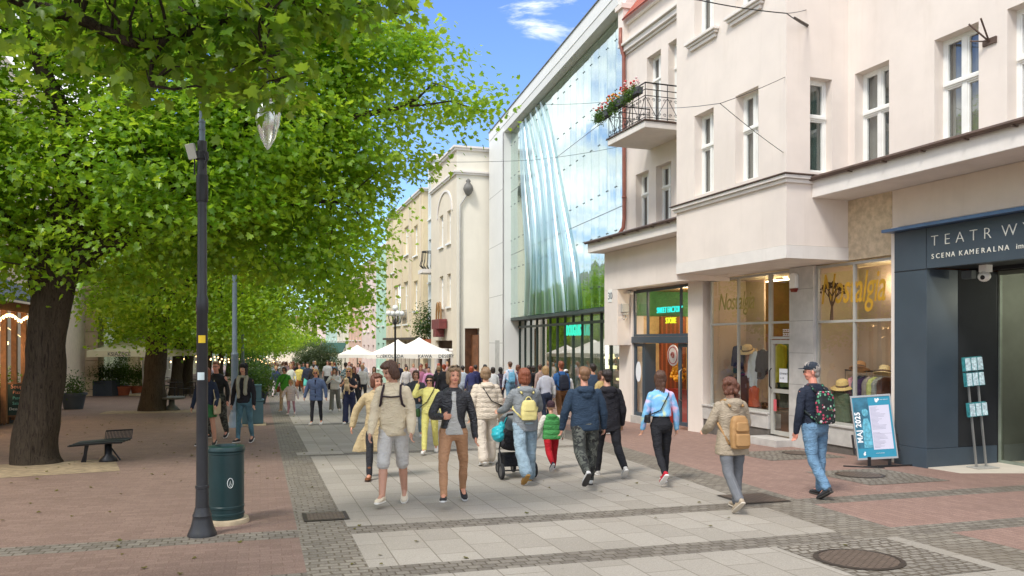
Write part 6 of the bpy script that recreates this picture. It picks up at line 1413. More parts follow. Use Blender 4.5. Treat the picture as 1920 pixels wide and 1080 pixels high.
person(1014, 768, 1.72, RB+.3, 'man with brown hair turned towards the shop windows', (156, 132, 124), (70, 70, 80), 'brown', 'short', lod=1, head=(-40, 0))
person(1062, 785, 1.58, RB, 'person in a white cap and white hooded top', (208, 212, 214), (56, 60, 72), 'dark', 'short', lod=1, hat=('cap', (222, 222, 222)), topstyle='hoodie')
person(1113, 806, 1.78, RB, 'man in a slate blue T-shirt in front of the glazed shop', (62, 78, 98), (60, 66, 80), 'dark', 'short', lod=1, topstyle='tee', sleeve=.4, hem=.47)
person(1125, 812, 1.60, RF+.8, 'person standing at the glass corner by the house number', (206, 180, 120), (80, 80, 90), 'brown', 'bob', lod=1)
person(823, 764, 1.66, RB, 'person in black with a cross strap walking away', (42, 42, 46), (48, 48, 54), 'ash', 'short_f', lod=1)
person(833, 766, 1.72, RB, 'woman with ginger hair in a bun and black coat', (38, 38, 42), (46, 46, 52), 'red', 'bun', lod=1, topstyle='jacket')
person(804, 757, 1.60, RF, 'person in a pink hooded top at the parasols', (216, 150, 190), (120, 110, 130), 'dark', 'short', lod=2, topstyle='hoodie')
person(789, 753, 1.64, RF, 'woman with a pink head band near the parasols', (196, 120, 150), (96, 90, 100), 'red', 'bob', lod=2)
person(762, 752, 1.64, RF, 'woman in a light blouse by the parasol post', (206, 200, 196), (110, 110, 120), 'dark', 'bob', lod=2)
# --- the far crowd: each one a figure
CP = [(206, 196, 190), (46, 46, 54), (66, 70, 96), (184, 150, 150), (210, 210, 206), (120, 76, 70), (90, 130, 150), (200, 176, 120), (60, 90, 84), (150, 60, 60), (176, 184, 196), (104, 96, 92)]
LP_ = [(60, 64, 80), (150, 136, 116), (44, 44, 50), (196, 190, 184), (96, 120, 150), (80, 76, 74)]
hn = list(HAIRS); rr = random.Random(17); words = {0: 'off-white', 1: 'black', 2: 'indigo', 3: 'dusty pink', 4: 'white', 5: 'maroon', 6: 'steel blue', 7: 'mustard', 8: 'bottle green', 9: 'red', 10: 'pale blue', 11: 'taupe'}
lw_ = ['slate blue trousers', 'khaki trousers', 'black trousers', 'white trousers', 'blue jeans', 'dark grey trousers']
used_ = set(); k = 0
while k < 78:
    ty = rr.uniform(706, 737); t = (ty-676)/36.0
    if k < 58: cx = rr.uniform(500+ (10 if ty > 722 else 0), 520+150*min(1, 60/(ty-676)*.9) if ty < 722 else 690); cx = min(cx, 705)
    else: cx = rr.uniform(720, 1000); ty = rr.uniform(728, 745)
    if any(abs(cx-u)*1.0 < 5 and abs(ty-v) < 3 for u, v in used_) or (640 < cx < 700 and ty < 722): continue
    used_.add((cx, ty)); ci, li = rr.randrange(12), rr.randrange(6); hn_ = rr.choice(hn)
    side_ = 'under the far trees' if cx < 560 else ('amid the far crowd' if cx < 640 else ('before the parasols' if cx < 860 else 'near the white side wall'))
    lab = '%s haired walker, %s top, %s, %s' % (dict(lbrown='light brown', ash='ash').get(hn_, hn_), words[ci], lw_[li], side_)
    a = rr.uniform(10, 18)
    person(cx, ty, rr.uniform(1.6, 1.8), (RF if rr.random() < .6 else RB)+rr.uniform(-.3, .3), lab, CP[ci], LP_[li], hn_, rr.choice(['short', 'bob', 'short_f', 'longback']), (a, -a), (3, a*1.3), lod=2, topstyle=rr.choice(['tee', 'jacket', 'hoodie']), sleeve=rr.choice([.4, 1, 1]), hem=.49, legstyle=rr.choice(['slim', 'straight', 'wide']), skinc=rr.choice([(214, 160, 136), (206, 150, 124), (222, 176, 152)]), shoe=rr.choice([(60, 58, 58), (216, 214, 210)]))
    k += 1
# ================================================================== STREET FURNITURE
m_post = mat('lamp_post_paint', srgb(48, 49, 52), .42, .10, 6, .1, 60, metal=.2); m_postb = mat('lamp_post_blue_grey', srgb(104, 120, 134), .45, .1, 6)
m_bin = mat('bin_green', srgb(22, 50, 52), .38, .10, 4, .05, 60); m_conc = mat('concrete', srgb(178, 162, 134), .9, .15, 8, .5, 60)
m_wood = mat('wood_brown', srgb(122, 84, 54), .7, .2, 10); m_terra = mat('terracotta', srgb(170, 92, 62), .8, .12, 6); m_canv = mat('parasol_canvas', srgb(236, 230, 218), .85, .04, 1.5); m_canvc = mat('cream_canvas', srgb(214, 206, 172), .85, .05, 1.5)
def thing(name, p, label, cat, group=None, rz=0.0): return empty(name, p, rz, label, cat, group)
# foreground lamp post
p = G(379, 1004); o = thing('street_lamp', p, 'dark lamp post with stickers in the left foreground beside the litter bin', 'street lamp', 'lamp posts along the street')
H_ = zat(265, p.y)-p.z; Ht = zat(172, p.y)-p.z
b = MB(); b.lathe([(.145, -.02), (.148, .02), (.135, .05), (.115, .10), (.098, .17), (.094, .20), (.098, .215), (.092, .23), (.078, .27), (.072, .30)], 28); b.build('base', m_post, o, smooth='auto')
b = MB(); b.lathe([(.068, .29), (.064, .5), (.070, .505), (.070, .53), (.060, .535), (.056, 2.35), (.062, 2.36), (.062, 2.50), (.050, 2.54), (.046, H_-.6), (.058, H_-.59), (.058, H_-.38), (.050, H_-.37), (.048, H_)], 24); b.build('pole', m_post, o, smooth='auto')
b = MB(); b.lathe([(.058, H_-.64), (.060, H_-.63), (.060, H_-.37), (.058, H_-.36)], 20); b.build('collar', m_blk, o, smooth='auto')
b = MB(); b.lathe([(.030, H_), (.028, Ht), (.010, Ht+.02)], 16); 
for z in (H_+.12, H_+.2, H_+.4): b.lathe([(.036, z), (.036, z+.012)], 14)
b.build('upper_pole', m_postb, o, smooth='auto')
b = MB(); M_ = Matrix.Translation((-.09, -.05, H_-.12)) @ Matrix.Rotation(R(-12), 4, 'Y') @ Matrix.Rotation(R(12), 4, 'X'); b.box(-.045, .045, -.03, .03, -.08, .08, M_); b.build('control_box', mat('box_pale', srgb(178, 178, 170), .6), o, bevel=.006)
b = MB(); b.tube([(.03, -.05, H_-.3), (.07, -.07, H_-.22), (.03, -.04, H_-.12), (-.06, -.05, H_-.2), (-.07, -.03, H_-.36)], .008, 6); b.lathe([(.062, H_-.20), (.066, H_-.19), (.066, H_-.12), (.062, H_-.11)], 16); b.build('cable_clamp', m_blk, o)
def sticker(z, w, h, a, m_, nm='sticker'):
    b = MB(); k = 6; r = .0605
    for i in range(k):
        a0, a1 = a+w/r*(i/k-.5), a+w/r*((i+1)/k-.5); b.quad((r*math.cos(a0), r*math.sin(a0), z), (r*math.cos(a1), r*math.sin(a1), z), (r*math.cos(a1), r*math.sin(a1), z+h), (r*math.cos(a0), r*math.sin(a0), z+h))
    return b.build(nm, m_, o)
zst = lambda py: zat(py, p.y)-p.z
mw_, mb_, my_ = mat('sticker_white', srgb(206, 220, 222), .5), mat('sticker_blue', srgb(66, 130, 160), .5), mat('sticker_yellow', srgb(226, 190, 30), .5)
for py, mm in ((583, mw_), (643, my_), (712, mw_)): sticker(zst(py), .075, .080, -1.45 if mm is not my_ else -1.25, mm)
sticker(zst(578), .03, .03, -1.5, mb_, 'mark')
# glass lantern hanging from an arm of the same post
b = MB(); ax = (503-380)/F*p.y; az = zat(150, p.y)-p.z
b.tube([(0, 0, Ht-.03), (.10, 0, Ht+.10), (ax*.6, .0, az+.16), (ax, 0, az+.12), (ax, 0, az-.1)], [.018, .018, .015, .014, .014], 8); b.build('arm', m_postb, o, smooth=True)
b = MB(); zt_ = zat(195, p.y)-p.z; zb_ = zat(281, p.y)-p.z
b.lathe([(.014, az-.1), (.035, az-.11), (.04, zt_+.1), (.05, zt_+.03), (.02, zt_+.02)], 16, (ax, 0)); lt = b.build('lantern_cap', mat('aluminium', srgb(176, 176, 172), .35, .06, 3, metal=.75), o, smooth='auto')
b = MB(); b.lathe([(.05, zt_+.02), (.13, zt_-.02), (.135, zt_-.10), (.12, zt_-.22), (.08, zt_-.36), (.03, zb_+.03), (.005, zb_)], 20, (ax, 0)); b.build('lantern_glass', glass_mat('lantern_glass', (.9, .93, .92), .6, .2, 1.5), lt, smooth=True)
# other lamp posts
def lamp(px, py, r, hh, label, m_=m_postb, base=True):
    p = G(px, py); o = thing('street_lamp', p, label, 'street lamp', 'lamp posts along the street'); b = MB()
    if base: b.lathe([(.22, -.02), (.2, .08), (.15, .16), (.14, .3), (.11, .42)], 20); b.build('base', m_, o, smooth='auto'); b = MB()
    b.lathe([(r*1.15, .2), (r*1.1, hh*.40), (r*1.2, hh*.405), (r*.8, hh*.42), (r*.7, hh)], 16); b.build('pole', m_, o, smooth='auto'); return o, p
o2, p2_ = lamp(440, 801, .085, 5.0, 'blue-grey lamp post behind the woman with the pale scarf')
b = MB(); b.tube([(0, 0, 4.9), (.3, 0, 5.3), (.8, 0, 5.2), (.9, 0, 4.9)], .03, 8); b.build('arm', m_postb, o2); b = MB(); b.lathe([(.02, 4.95), (.16, 4.75), (.15, 4.55), (.03, 4.3)], 14, (.9, 0)); b.build('lantern', glass_mat('lantern_glass', (.9, .93, .92), .6, .15, 1.5), o2, smooth=True)
o3, _ = lamp(455, 764, .07, 4.6, 'slim green-grey post beyond the second lamp post', mat('post_green_grey', srgb(84, 100, 98), .5))
o4, p4_ = lamp(741, 757, .06, 3.6, 'black lamp post with white globe lamps in front of the large white parasol', m_blk)
b = MB()
for a in range(4):
    c, s = math.cos(a*1.57+.5), math.sin(a*1.57+.5); b.tube([(0, 0, 3.4), (.25*c, .25*s, 3.5), (.3*c, .3*s, 3.75)], .02, 5)
b.build('arm', m_blk, o4)
for a in range(4): b = MB(); b.ell((.3*math.cos(a*1.57+.5), .3*math.sin(a*1.57+.5), 3.86), (.12, .12, .12)); b.build('globe', mat('globe_white', srgb(236, 236, 232), .4, .02), o4, smooth=True)
b = MB(); b.ell((0, 0, 4.1), (.13, .13, .13)); b.build('globe', mat('globe_white', srgb(236, 236, 232), .4, .02), o4, smooth=True)
b = MB(); b.tube([(0, 0, 3.5), (0, 0, 4.0)], .02, 6); b.build('stem', m_blk, o4)
# litter bins
def bin_(px, py, r, h, label, round_=True):
    p = G(px, py); o = thing('litter_bin', p, label, 'litter bin', 'green litter bins', TH)
    b = MB()
    if round_:
        b.lathe([(r*1.22, -.04), (r*1.24, .02), (r*1.20, .05), (r*.9, .055)], 32); b.build('stone_base', m_conc, o, smooth='auto'); b = MB()
        b.lathe([(r*.93, .056), (r*.95, .06), (r*.95, .09), (r*.98, .095), (r*.98, .12), (r*.95, .125), (r*.95, .17), (r*.98, .175), (r*.98, .2), (r*.96, .205), (r*.96, h-.09), (r*.99, h-.085), (r*.99, h-.065), (r*.96, h-.06)], 36); bd = b.build('body', m_bin, o, smooth='auto')
        b = MB(); b.lathe([(r*1.02, h-.055), (r*1.03, h-.04), (r*.96, h-.008), (r*.80, h), (r*.62, h), (r*.58, h-.03), (r*.56, h-.20)], 36, cap=False); b.build('lid', m_bin, o, smooth='auto')
        b = MB(); b.lathe([(r*.56, h-.2), (r*.001, h-.2)], 20, cap=False); b.build('liner', m_dark, o)
        b = MB(); a0 = -1.0-TH
        def rim(a, z): return (r*.968*math.cos(a), r*.968*math.sin(a), z)
        b.tube([rim(a0+.16*math.cos(t), h*.54+.055*math.sin(t)) for t in [2*math.pi*i/20 for i in range(21)]], .004, 5, False)
        b.tube([rim(a0-.05, h*.51), rim(a0, h*.57), rim(a0+.05, h*.51)], .004, 4); b.tube([rim(a0-.03, h*.50), rim(a0+.03, h*.50)], .004, 4); b.build('emblem', mat('emblem_white', srgb(214, 220, 218), .5), bd)
    else:
        b.box(-.36, .36, -.34, .34, -.02, .05); b.build('stone_base', m_conc, o, bevel=.02); b = MB(); b.box(-.29, .29, -.28, .28, .055, h-.3); b.box(-.31, .31, -.30, .30, h-.30, h-.26); b.build('body', mat('bin_teal', srgb(66, 96, 104), .45, .08), o, bevel=.02)
        b = MB(); b.box(-.24, .24, -.22, -.17, h-.26, h+.12); b.box(-.24, .24, .17, .22, h-.26, h+.12); b.box(-.25, .25, -.23, .23, h+.121, h+.16); b.build('hood', mat('bin_teal', srgb(66, 96, 104), .45, .08), o, bevel=.02)
bin_(424, 979, .205, .88, 'round dark green litter bin on a stone disc beside the front lamp post')
bin_(474, 797, .3, 1.0, 'square blue-green litter bin behind the woman in the black jacket', False)
# black metal bench by the tree
p = G(188, 866); o = thing('bench', p, 'low curved black slatted metal bench beside the big tree', 'bench', None, R(8))
b = MB(); k = 44
def bw_(t): return Vector((-.44+.88*t, .10*math.sin(t*3.0), .33+.05*t))
for i in range(k):
    t = i/(k-1); c = bw_(t); b.tube([c+Vector((-.02, -.24, -.01)), c+Vector((0, 0, 0)), c+Vector((.03, .22, .02))], .013, 5)
for q in (-.24, -.08, .08, .22): b.tube([bw_(i/10)+Vector((0, q, -.006 if abs(q) > .1 else 0)) for i in range(11)], .02, 6)
b.build('seat', m_blk, o)
b = MB()
for i in range(20): t = .42+.56*i/19; c = bw_(t)+Vector((.04, .23, .02)); b.tube([c, c+Vector((.0, .06, .15))], .008, 5)
b.tube([bw_(.42+.056*i)+Vector((.04, .29, .17)) for i in range(11)], .014, 6); b.build('backrest', m_blk, o)
for (x, y) in ((-.22, -.05),): 
    b = MB(); b.tube([(x, y, .33), (x-.02, y, .15), (x-.07, y, 0)], .028, 8); b.tube([(x+.03, y, .33), (x, y, .2), (x-.02, y, .0)], .018, 8); b.build('leg', m_blk, o)
b = MB(); b.lathe([(.16, -.02), (.15, .05), (.07, .12), (.06, .33)], 16, (.12, .05)); b.build('leg', m_blk, o, smooth=True)
b = MB(); b.tube([(.12, .05, .32), (.35, .0, .03)], .014, 6); b.tube([(.12, .05, .32), (.28, .2, .0)], .014, 6); b.build('brace', m_blk, o)
p = G(322, 769); o = thing('bench', p, 'grey round pedestal table-bench behind the second tree', 'bench'); b = MB(); b.lathe([(.32, -.02), (.2, .12), (.11, .2), (.10, .42)], 18); b.build('leg', mat('grey_iron', srgb(84, 86, 82), .6, .1), o, smooth=True); b = MB(); b.lathe([(.44, .42), (.47, .45), (.47, .49), (.44, .5)], 24); b.build('seat', mat('grey_iron', srgb(84, 86, 82), .6, .1), o, smooth='auto')
# chalkboards
def chalk(px, py, w, h, label, rz, lines):
    p = G(px, py); o = thing('chalkboard', p, label, 'chalkboard', 'pavement chalkboards', rz); M_ = Matrix.Rotation(R(-9), 4, 'X'); b = MB()
    for s_ in (-1, 1): b.box(s_*w/2-.03, s_*w/2+.03, -.015, .015, 0, h, M_)
    for z in (h*.18, h-.05): b.box(-w/2+.03, w/2-.03, -.014, .014, z, z+.05, M_)
    b.build('frame', m_wood, o); b = MB(); M2 = Matrix.Translation((0, .32, 0)) @ Matrix.Rotation(R(9), 4, 'X')
    for s_ in (-1, 1): b.box(s_*w/2-.025, s_*w/2+.025, -.012, .012, 0, h-.05, M2)
    b.build('rear_leg', m_wood, o); b = MB(); b.box(-w/2+.03, w/2-.03, -.008, .008, h*.18+.05, h-.05, M_); bo = b.build('board', mat('slate', srgb(40, 58, 52), .8, .15, 5), o)
    for i, (t_, s_, c_) in enumerate(lines): text('chalk_text', t_, s_, mat('chalk_%d' % c_, [srgb(222, 150, 120), srgb(120, 190, 170), srgb(224, 222, 210)][c_], .9), bo, M_ @ Matrix.Translation((0, -.010, h*.86-i*h*.13)) @ Matrix.Rotation(R(90), 4, 'X'), .001, align='CENTER')
chalk(30, 796, .62, 1.22, 'wooden framed chalk menu board beside the big trunk at the left', R(14), [('Soups', .16, 0), ('Pizza', .13, 0), ('Pasta', .12, 1), ('Salad', .12, 1), ('Desserts', .11, 2)])
chalk(166, 742, .6, 1.3, 'narrow dark menu board leaning by the stone pier', R(60), [('Menu', .16, 2)])
# potted plants
def pot(px, py, r, h, mt, label, fol, seed, kind='round', group='potted plants outside the cafes', m=m_leafd, cat='potted plant'):
    p = G(px, py); o = thing('potted_plant', p, label, cat, group); b = MB()
    if kind == 'round': b.lathe([(r*.72, 0), (r*.95, h*.85), (r*1.06, h*.86), (r*1.06, h), (r*.9, h), (r*.88, h*.9)], 22, cap=False)
    else: b.box(-r, r, -r*.7, r*.7, 0, h)
    b.build('pot', mt, o, smooth='auto'); b = MB(); b.lathe([(r*.88, h*.92), (.001, h*.92)], 16, cap=False); b.build('soil', m_earth, o)
    leafy('', o, [(Vector((0, 0, h))+Vector(c), r_) for c, r_ in fol], 60, 12, .28, .085, m, seed)
m_leafm = leaf_mat('fresh_shrub_leaf', (.04, .10, .015), (.09, .17, .02), (.07, .18, .01), (.2, .32, .03))
m_pot = mat('dark_pot', srgb(56, 66, 78), .6, .1)
pot(138, 767, .45, .62, m_pot, 'round shrub in a dark blue-grey tub between the big tree and the pier', [((0, 0, .3), (.5, .5, .42))], 1)
pot(3, 793, .4, .5, m_pot, 'bushy shrub in a navy tub at the left edge of the picture', [((0, 0, .55), (.48, .48, .7))], 2, m=m_leafm)
pot(228, 741, .5, .48, m_terra, 'green shrub in a terracotta pot, left of the pair under the parasol', [((0, 0, .6), (.75, .7, .6))], 3, m=m_leafm)
pot(262, 740, .5, .48, m_terra, 'green shrub in a terracotta pot, close to the second trunk', [((0, 0, .6), (.75, .7, .65))], 4, m=m_leafm)
pot(196, 742, .6, .8, m_pot, 'wide dark planter with a low shrub against the green wall', [((0, 0, .4), (.9, .6, .55))], 5, 'box')
pot(229, 733, .4, .4, m_pot, 'tall narrow conifer in a tub under the cream parasol', [((0, 0, 1.4), (.5, .5, 1.6))], 6)
pot(484, 757, .4, .5, m_pot, 'light green bush in a tub at the edge of the paving beyond the bins', [((0, 0, .5), (.85, .8, .75))], 7, m=m_leafm)
pot(470, 742, .5, .5, m_pot, 'light green bush in a tub farther along the left paving', [((0, 0, .8), (1.2, 1, 1.1))], 8, m=m_leafm)
pot(595, 725, .9, 1.1, mat('grey_planter', srgb(140, 140, 138), .8), 'large olive shrub in a grey planter in the middle of the street', [((0, 0, .9), (1.7, 1.4, 1.3)), ((-.8, 0, .3), (1, 1, .7))], 9, 'box', m=leaf_mat('olive_leaf', (.07, .10, .04), (.12, .15, .06), (.08, .14, .04), (.18, .24, .08)))
# hedge on the narrow house's balcony
o = thing('balcony_plant', C.w(7.4, .1, 1.6), 'rounded green shrub on the lower balcony of the narrow pale blue house', 'plant'); leafy('', o, [(Vector((0, 0, 1.3)), (.9, .6, 1.5))], 30, 12, .3, .12, m_leafd, 12)
b = MB(); b.box(-.5, .5, -.3, .3, .01, .4); b.build('pot', m_terra, o)
# parasols
def parasol(px, py, half, zt, zb, label, mt, words=(), group='cafe parasols', rz=0.0, n=4, val=.28):
    p = G(px, py); o = thing('parasol', p, label, 'parasol', group, rz); b = MB()
    b.tube([(0, 0, 0), (0, 0, zt)], .04, 10); b.build('pole', m_alu, o); b = MB(); b.box(-.5, .5, -.5, .5, 0, .12); b.build('base', m_conc, o, bevel=.02); b = MB()
    a0 = math.pi/n; K = 8; rr = half/math.cos(a0) if n == 4 else half
    cor = [(rr*math.cos(a0+2*math.pi*i/n), rr*math.sin(a0+2*math.pi*i/n)) for i in range(n)]
    for i in range(n):
        c0, c1 = Vector(cor[i]), Vector(cor[(i+1) % n])
        for k in range(K):
            t0, t1 = k/K, (k+1)/K; f = lambda t: zt-(zt-zb)*(t**.82)
            vs = [(c0.x*t0, c0.y*t0, f(t0)), (c1.x*t0, c1.y*t0, f(t0)), (c1.x*t1, c1.y*t1, f(t1)), (c0.x*t1, c0.y*t1, f(t1))]; b.add(vs, [(0, 1, 2, 3)] if k else [(0, 2, 3)])
        m = 8
        for j in range(m):
            q0, q1 = c0.lerp(c1, j/m), c0.lerp(c1, (j+1)/m); s0, s1 = .03*math.sin(math.pi*j/m), .03*math.sin(math.pi*(j+1)/m)
            b.quad((q0.x, q0.y, zb), (q1.x, q1.y, zb), (q1.x*1.002, q1.y*1.002, zb-val+s1), (q0.x*1.002, q0.y*1.002, zb-val+s0))
    cv_ = b.build('canopy', mt, o, smooth='auto'); b = MB()
    for c in cor: b.tube([(0, 0, zt-.1), (c[0]*.97, c[1]*.97, zb-.02)], .014, 5)
    b.build('ribs', m_alu, o)
    for (w_, x, sz, face) in words:
        M_ = Matrix.Rotation(face, 4, 'Z') @ Matrix.Translation((x, -half-.012, zb-val*.78)) @ Matrix.Rotation(R(90), 4, 'X'); text('canopy_text', w_, sz, m_ink, cv_, M_, .002, align='CENTER')
    return o
pY = G(786, 747); zz = lambda py, Y: zat(py, Y)-gz(Y)
parasol(786, 747, (845-726)/2/F*pY.y, zz(632, pY.y), zz(663, pY.y), 'large white square parasol with lettering on its edge, nearest the cream house', m_canv, [('CZEKOLADA', -1.2, .22, 0), ('KAWA', .45, .22, 0), ('DESERY', 1.45, .22, 0)], val=.22)
pY = G(745, 741); parasol(746, 741, (795-697)/2/F*pY.y, zz(636, pY.y), zz(664, pY.y), 'large white parasol joined behind the lettered one', m_canv, val=.22)
pY = G(668, 729); parasol(670, 729, 30/F*pY.y, zz(646, pY.y), zz(664, pY.y), 'white parasol standing farther down the street, left of the lettered one', m_canv, val=.25)
pY = G(583, 712); parasol(583, 712, 25/F*pY.y, zz(649, pY.y), zz(660, pY.y), 'small pale yellow parasol far down the middle of the street', m_canvc, val=.3, n=8)
pY = G(622, 714); parasol(622, 714, 24/F*pY.y, zz(652, pY.y), zz(662, pY.y), 'small pale parasol beside the dark green awning', m_canvc, val=.3, n=8)
pY = G(268, 742); parasol(268, 742, (300-194)/2/F*pY.y*1.3, zz(628, pY.y), zz(657, pY.y), 'cream square parasol behind the second tree on the left', m_canvc, [('KSIĄŻĘCE', -.3, .26, 0)], val=.32)
# cafe with string lights at the far left
K = LF.w(-12.0, 0); kf = empty('cafe_pavilion', LF.w(-23.8, -.5, gz(LF.w(-23.8, -.5).y)), LF.rz, 'wooden cafe pavilion with a slate roof and strings of lamps', 'pavilion')
b = MB()
for x in np.arange(-6, 7.1, 1.0):
    b.box(x-.07, x+.07, -1.3, -1.16, 0, 2.9)
b.box(-6.1, 7.1, -1.3, -1.16, 2.9, 3.15); b.build('posts', m_wood, kf); b = MB()
b.prism([(-1.75, 3.14), (-1.75, 3.22), (1.4, 4.7), (1.4, 4.6)], -6.4, 7.4, 'x'); b.build('roof', mat('slate_roof', srgb(92, 98, 110), .6, .15, 4), kf)
b = MB(); b.box(-6.1, 7.1, 1.2, 1.3, 0, 3.5); b.box(-6.1, 7.1, -1.1, 1.2, -.05, .08); b.box(-6, 7, -1.05, -1.0, 0.08, .9); b.build('back_wall', mat('dark_wood', srgb(70, 48, 36), .8, .3, 5), kf)
b = MB()
for i in range(46): x = -6+13*i/45; b.ell((x, -1.38, 2.62+.16*abs(math.sin(x*1.57))), (.035, .035, .05), 6, 5)
b.tube([(-6+13*i/45, -1.38, 2.66+.16*abs(math.sin((-6+13*i/45)*1.57))) for i in range(46)], .006, 4)
b.build('string_lamps', emat('warm_bulb', (1, .62, .26), 3.5), kf)
b = MB()
for i in range(30): x = -6+13*i/29; b.ell((x, -.4+.5*math.sin(i), 2.3+.25*math.sin(i*2.3)), (.035, .035, .05), 6, 5)
b.tube([(-6+13*i/29, -.4+.5*math.sin(i), 2.34+.25*math.sin(i*2.3)) for i in range(30)], .006, 4)
b.build('string_lamps', emat('warm_bulb', (1, .62, .26), 3.5), kf)
for q in range(3):
    l = bpy.data.lights.new('pavilion_lamp', 'POINT'); l.energy = 60; l.color = (1, .68, .38); l.shadow_soft_size = .3; lo = bpy.data.objects.new('pavilion_lamp', l); col.objects.link(lo); lo.location = LF.w(-26+3.5*q, -1.0, 1.6)
kf.scale = (1, 1, 1.1)
# festoon under the far trees
for (i, (pa, pb, Y)) in enumerate([((300, 668), (520, 672), 46), ((330, 664), (500, 668), 54)]):
    A0, B0_ = at(pa[0], pa[1], Y), at(pb[0], pb[1], Y+10); o = thing('festoon_lights', A0, ['string of warm lamps hung between the far trees', 'second string of warm lamps deeper under the far trees'][i], 'string lights', 'strings of lamps'); b = MB(); b2 = MB(); n = 26; d = B0_-A0
    pts = [d*(t/n)+Vector((0, 0, -.25*abs(math.sin(t/n*math.pi*5)))) for t in range(n+1)]; b.tube(pts, .012, 4); b.build('cable', m_blk, o)
    for q in pts: b2.ell(q-Vector((0, 0, .08)), (.045, .045, .06), 6, 5)
    b2.build('bulbs', emat('warm_bulb', (1, .62, .26), 3.5), o)
# cafe chairs and tables between the trunks
def chair0():
    o = thing('cafe_chair', (0, 0, 0), 'x', 'chair', 'black cafe chairs under the trees'); b = MB(); b.box(-.2, .2, -.2, .2, .44, .47); b.build('seat', m_blk, o)
    for x in (-.19, .19):
        for y in (-.19, .19): b = MB(); b.tube([(x, y, .44), (x*1.1, y*1.15, 0)], .014, 5); b.build('leg', m_blk, o)
    b = MB(); b.tube([(-.19, .19, .45), (-.19, .24, .85), (0, .26, .9), (.19, .24, .85), (.19, .19, .45)], .014, 5); b.tube([(-.19, .22, .65), (.19, .22, .65)], .01, 5)
    for x in (-.1, 0, .1): b.tube([(x, .2, .46), (x, .25, .88)], .008, 4)
    b.build('backrest', m_blk, o); return o
ch = chair0(); spots_ = [(322, 744, 'nearest the second trunk'), (334, 741, 'second from the second trunk'), (346, 746, 'in front of the dark leaning trunk'), (360, 742, 'just left of the front lamp post'), (372, 745, 'behind the front lamp post'), (312, 738, 'against the second trunk at the back'), (395, 738, 'behind the man in the black shirt'), (412, 741, 'beside the second lamp post')]
for i, (px, py, w_) in enumerate(spots_):
    c = ch if i == 0 else copy_tree(ch); q = G(px, py); c.location = q; c.rotation_euler.z = i*1.3; c['label'] = 'black metal cafe chair '+w_
for i, (px, py, w_) in enumerate([(328, 744, 'near the second trunk'), (366, 743, 'by the front lamp post'), (404, 740, 'behind the man in black')]):
    q = G(px, py); o = thing('cafe_table', q, 'small dark round cafe table '+w_, 'table', 'cafe tables under the trees'); b = MB(); b.lathe([(.35, .72), (.35, .75)], 18); b.build('tabletop', m_blk, o); b = MB(); b.lathe([(.22, 0), (.2, .03), (.03, .05), (.03, .72)], 12); b.build('leg', m_blk, o)
# far green awning over a stall
q = G(605, 716); o = thing('awning', q, 'dark green awning sloping over a stall far down the street', 'awning'); b = MB(); b.prism([(-1.0, 2.5), (-1.0, 2.58), (.8, 3.4), (.8, 3.3)], -.2, 1.9, 'x'); b.build('canopy', mat('green_awning', srgb(36, 78, 66), .7, .1), o); b = MB()
for x in (-.1, 1.8): b.tube([(x, -.9, 0), (x, -.9, 2.55)], .04, 6); b.tube([(x, .7, 0), (x, .7, 3.3)], .04, 6)
b.build('posts', m_blk, o)
# poster stand
p = G(1646, 874); o = thing('poster_stand', p, 'leaning aluminium poster stand with a blue theatre programme before the portal', 'poster stand', None, R(-8))
hh = 1.13; w_ = .68; M_ = Matrix.Translation((0, 0, .12)) @ Matrix.Rotation(R(-8), 4, 'X') @ Matrix.Rotation(R(-4.5), 4, 'Y')
b = MB(); t = .022
b.box(-w_/2, w_/2, -.02, .02, 0, t*1.6, M_); b.box(-w_/2, w_/2, -.02, .02, hh-t*1.6, hh, M_); b.box(-w_/2, -w_/2+t, -.0205, .0205, t*1.6, hh-t*1.6, M_); b.box(w_/2-t, w_/2, -.0205, .0205, t*1.6, hh-t*1.6, M_); b.build('frame', m_alu, o, bevel=.003)
cy = srgb(38, 138, 166)
b = MB(); b.box(-w_/2+t, w_/2-t, -.010, .010, t*1.6, hh-t*1.6, M_); po = b.build('poster', mat('poster_blue', cy, .35, .05, 3), o)
b = MB(); b.box(-w_/2+t+.015, -.055, -.012, -.0105, .20, hh-.05, M_); b.build('picture_panel', mat('poster_dark_blue', srgb(46, 104, 126), .4, .35, 6), po)
b = MB(); b.ell((0, 0, 0), (.052, .002, .072)); b.v = [tuple(M_ @ (Vector(v)+Vector((-.125, -.0135, .83)))) for v in b.v]; v0 = len(b.v); b.prism([(-.20, .21), (-.055, .21), (-.06, .62), (-.09, .72), (-.16, .72), (-.19, .60)], -.0145, -.0125, 'y'); b.v[v0:] = [tuple(M_ @ Vector(v)) for v in b.v[v0:]]; b.build('portrait_figure', mat('portrait_cyan', srgb(92, 166, 186), .45, .35, 22), po)
b = MB(); b.prism([(-.18, .86), (-.17, .92), (-.125, .935), (-.08, .92), (-.075, .86), (-.10, .89), (-.15, .89)], -.0165, -.0155, 'y'); b.v = [tuple(M_ @ Vector(v)) for v in b.v]; b.build('portrait_hair', mat('poster_dark_blue', srgb(46, 104, 126), .4, .35, 6), po)
b = MB(); b.box(-.045, w_/2-t-.03, -.013, -.0105, .17, hh-.19, M_); sh = b.build('programme_sheet', mat('sheet_lilac', srgb(206, 204, 220), .5, .02), po)
b = MB(); rr2 = random.Random(4)
for i in range(34):
    z = hh-.22-i*.0215
    if z < .19: break
    if i in (19, 20): continue
    b.box(-.03, -.03+rr2.uniform(.08, .26), -.0142, -.0132, z, z+.006, M_)
b.box(-.045, w_/2-t-.03, -.0142, -.0132, .44, .445, M_); b.build('programme_lines', mat('print_grey', srgb(150, 150, 168), .7), sh)
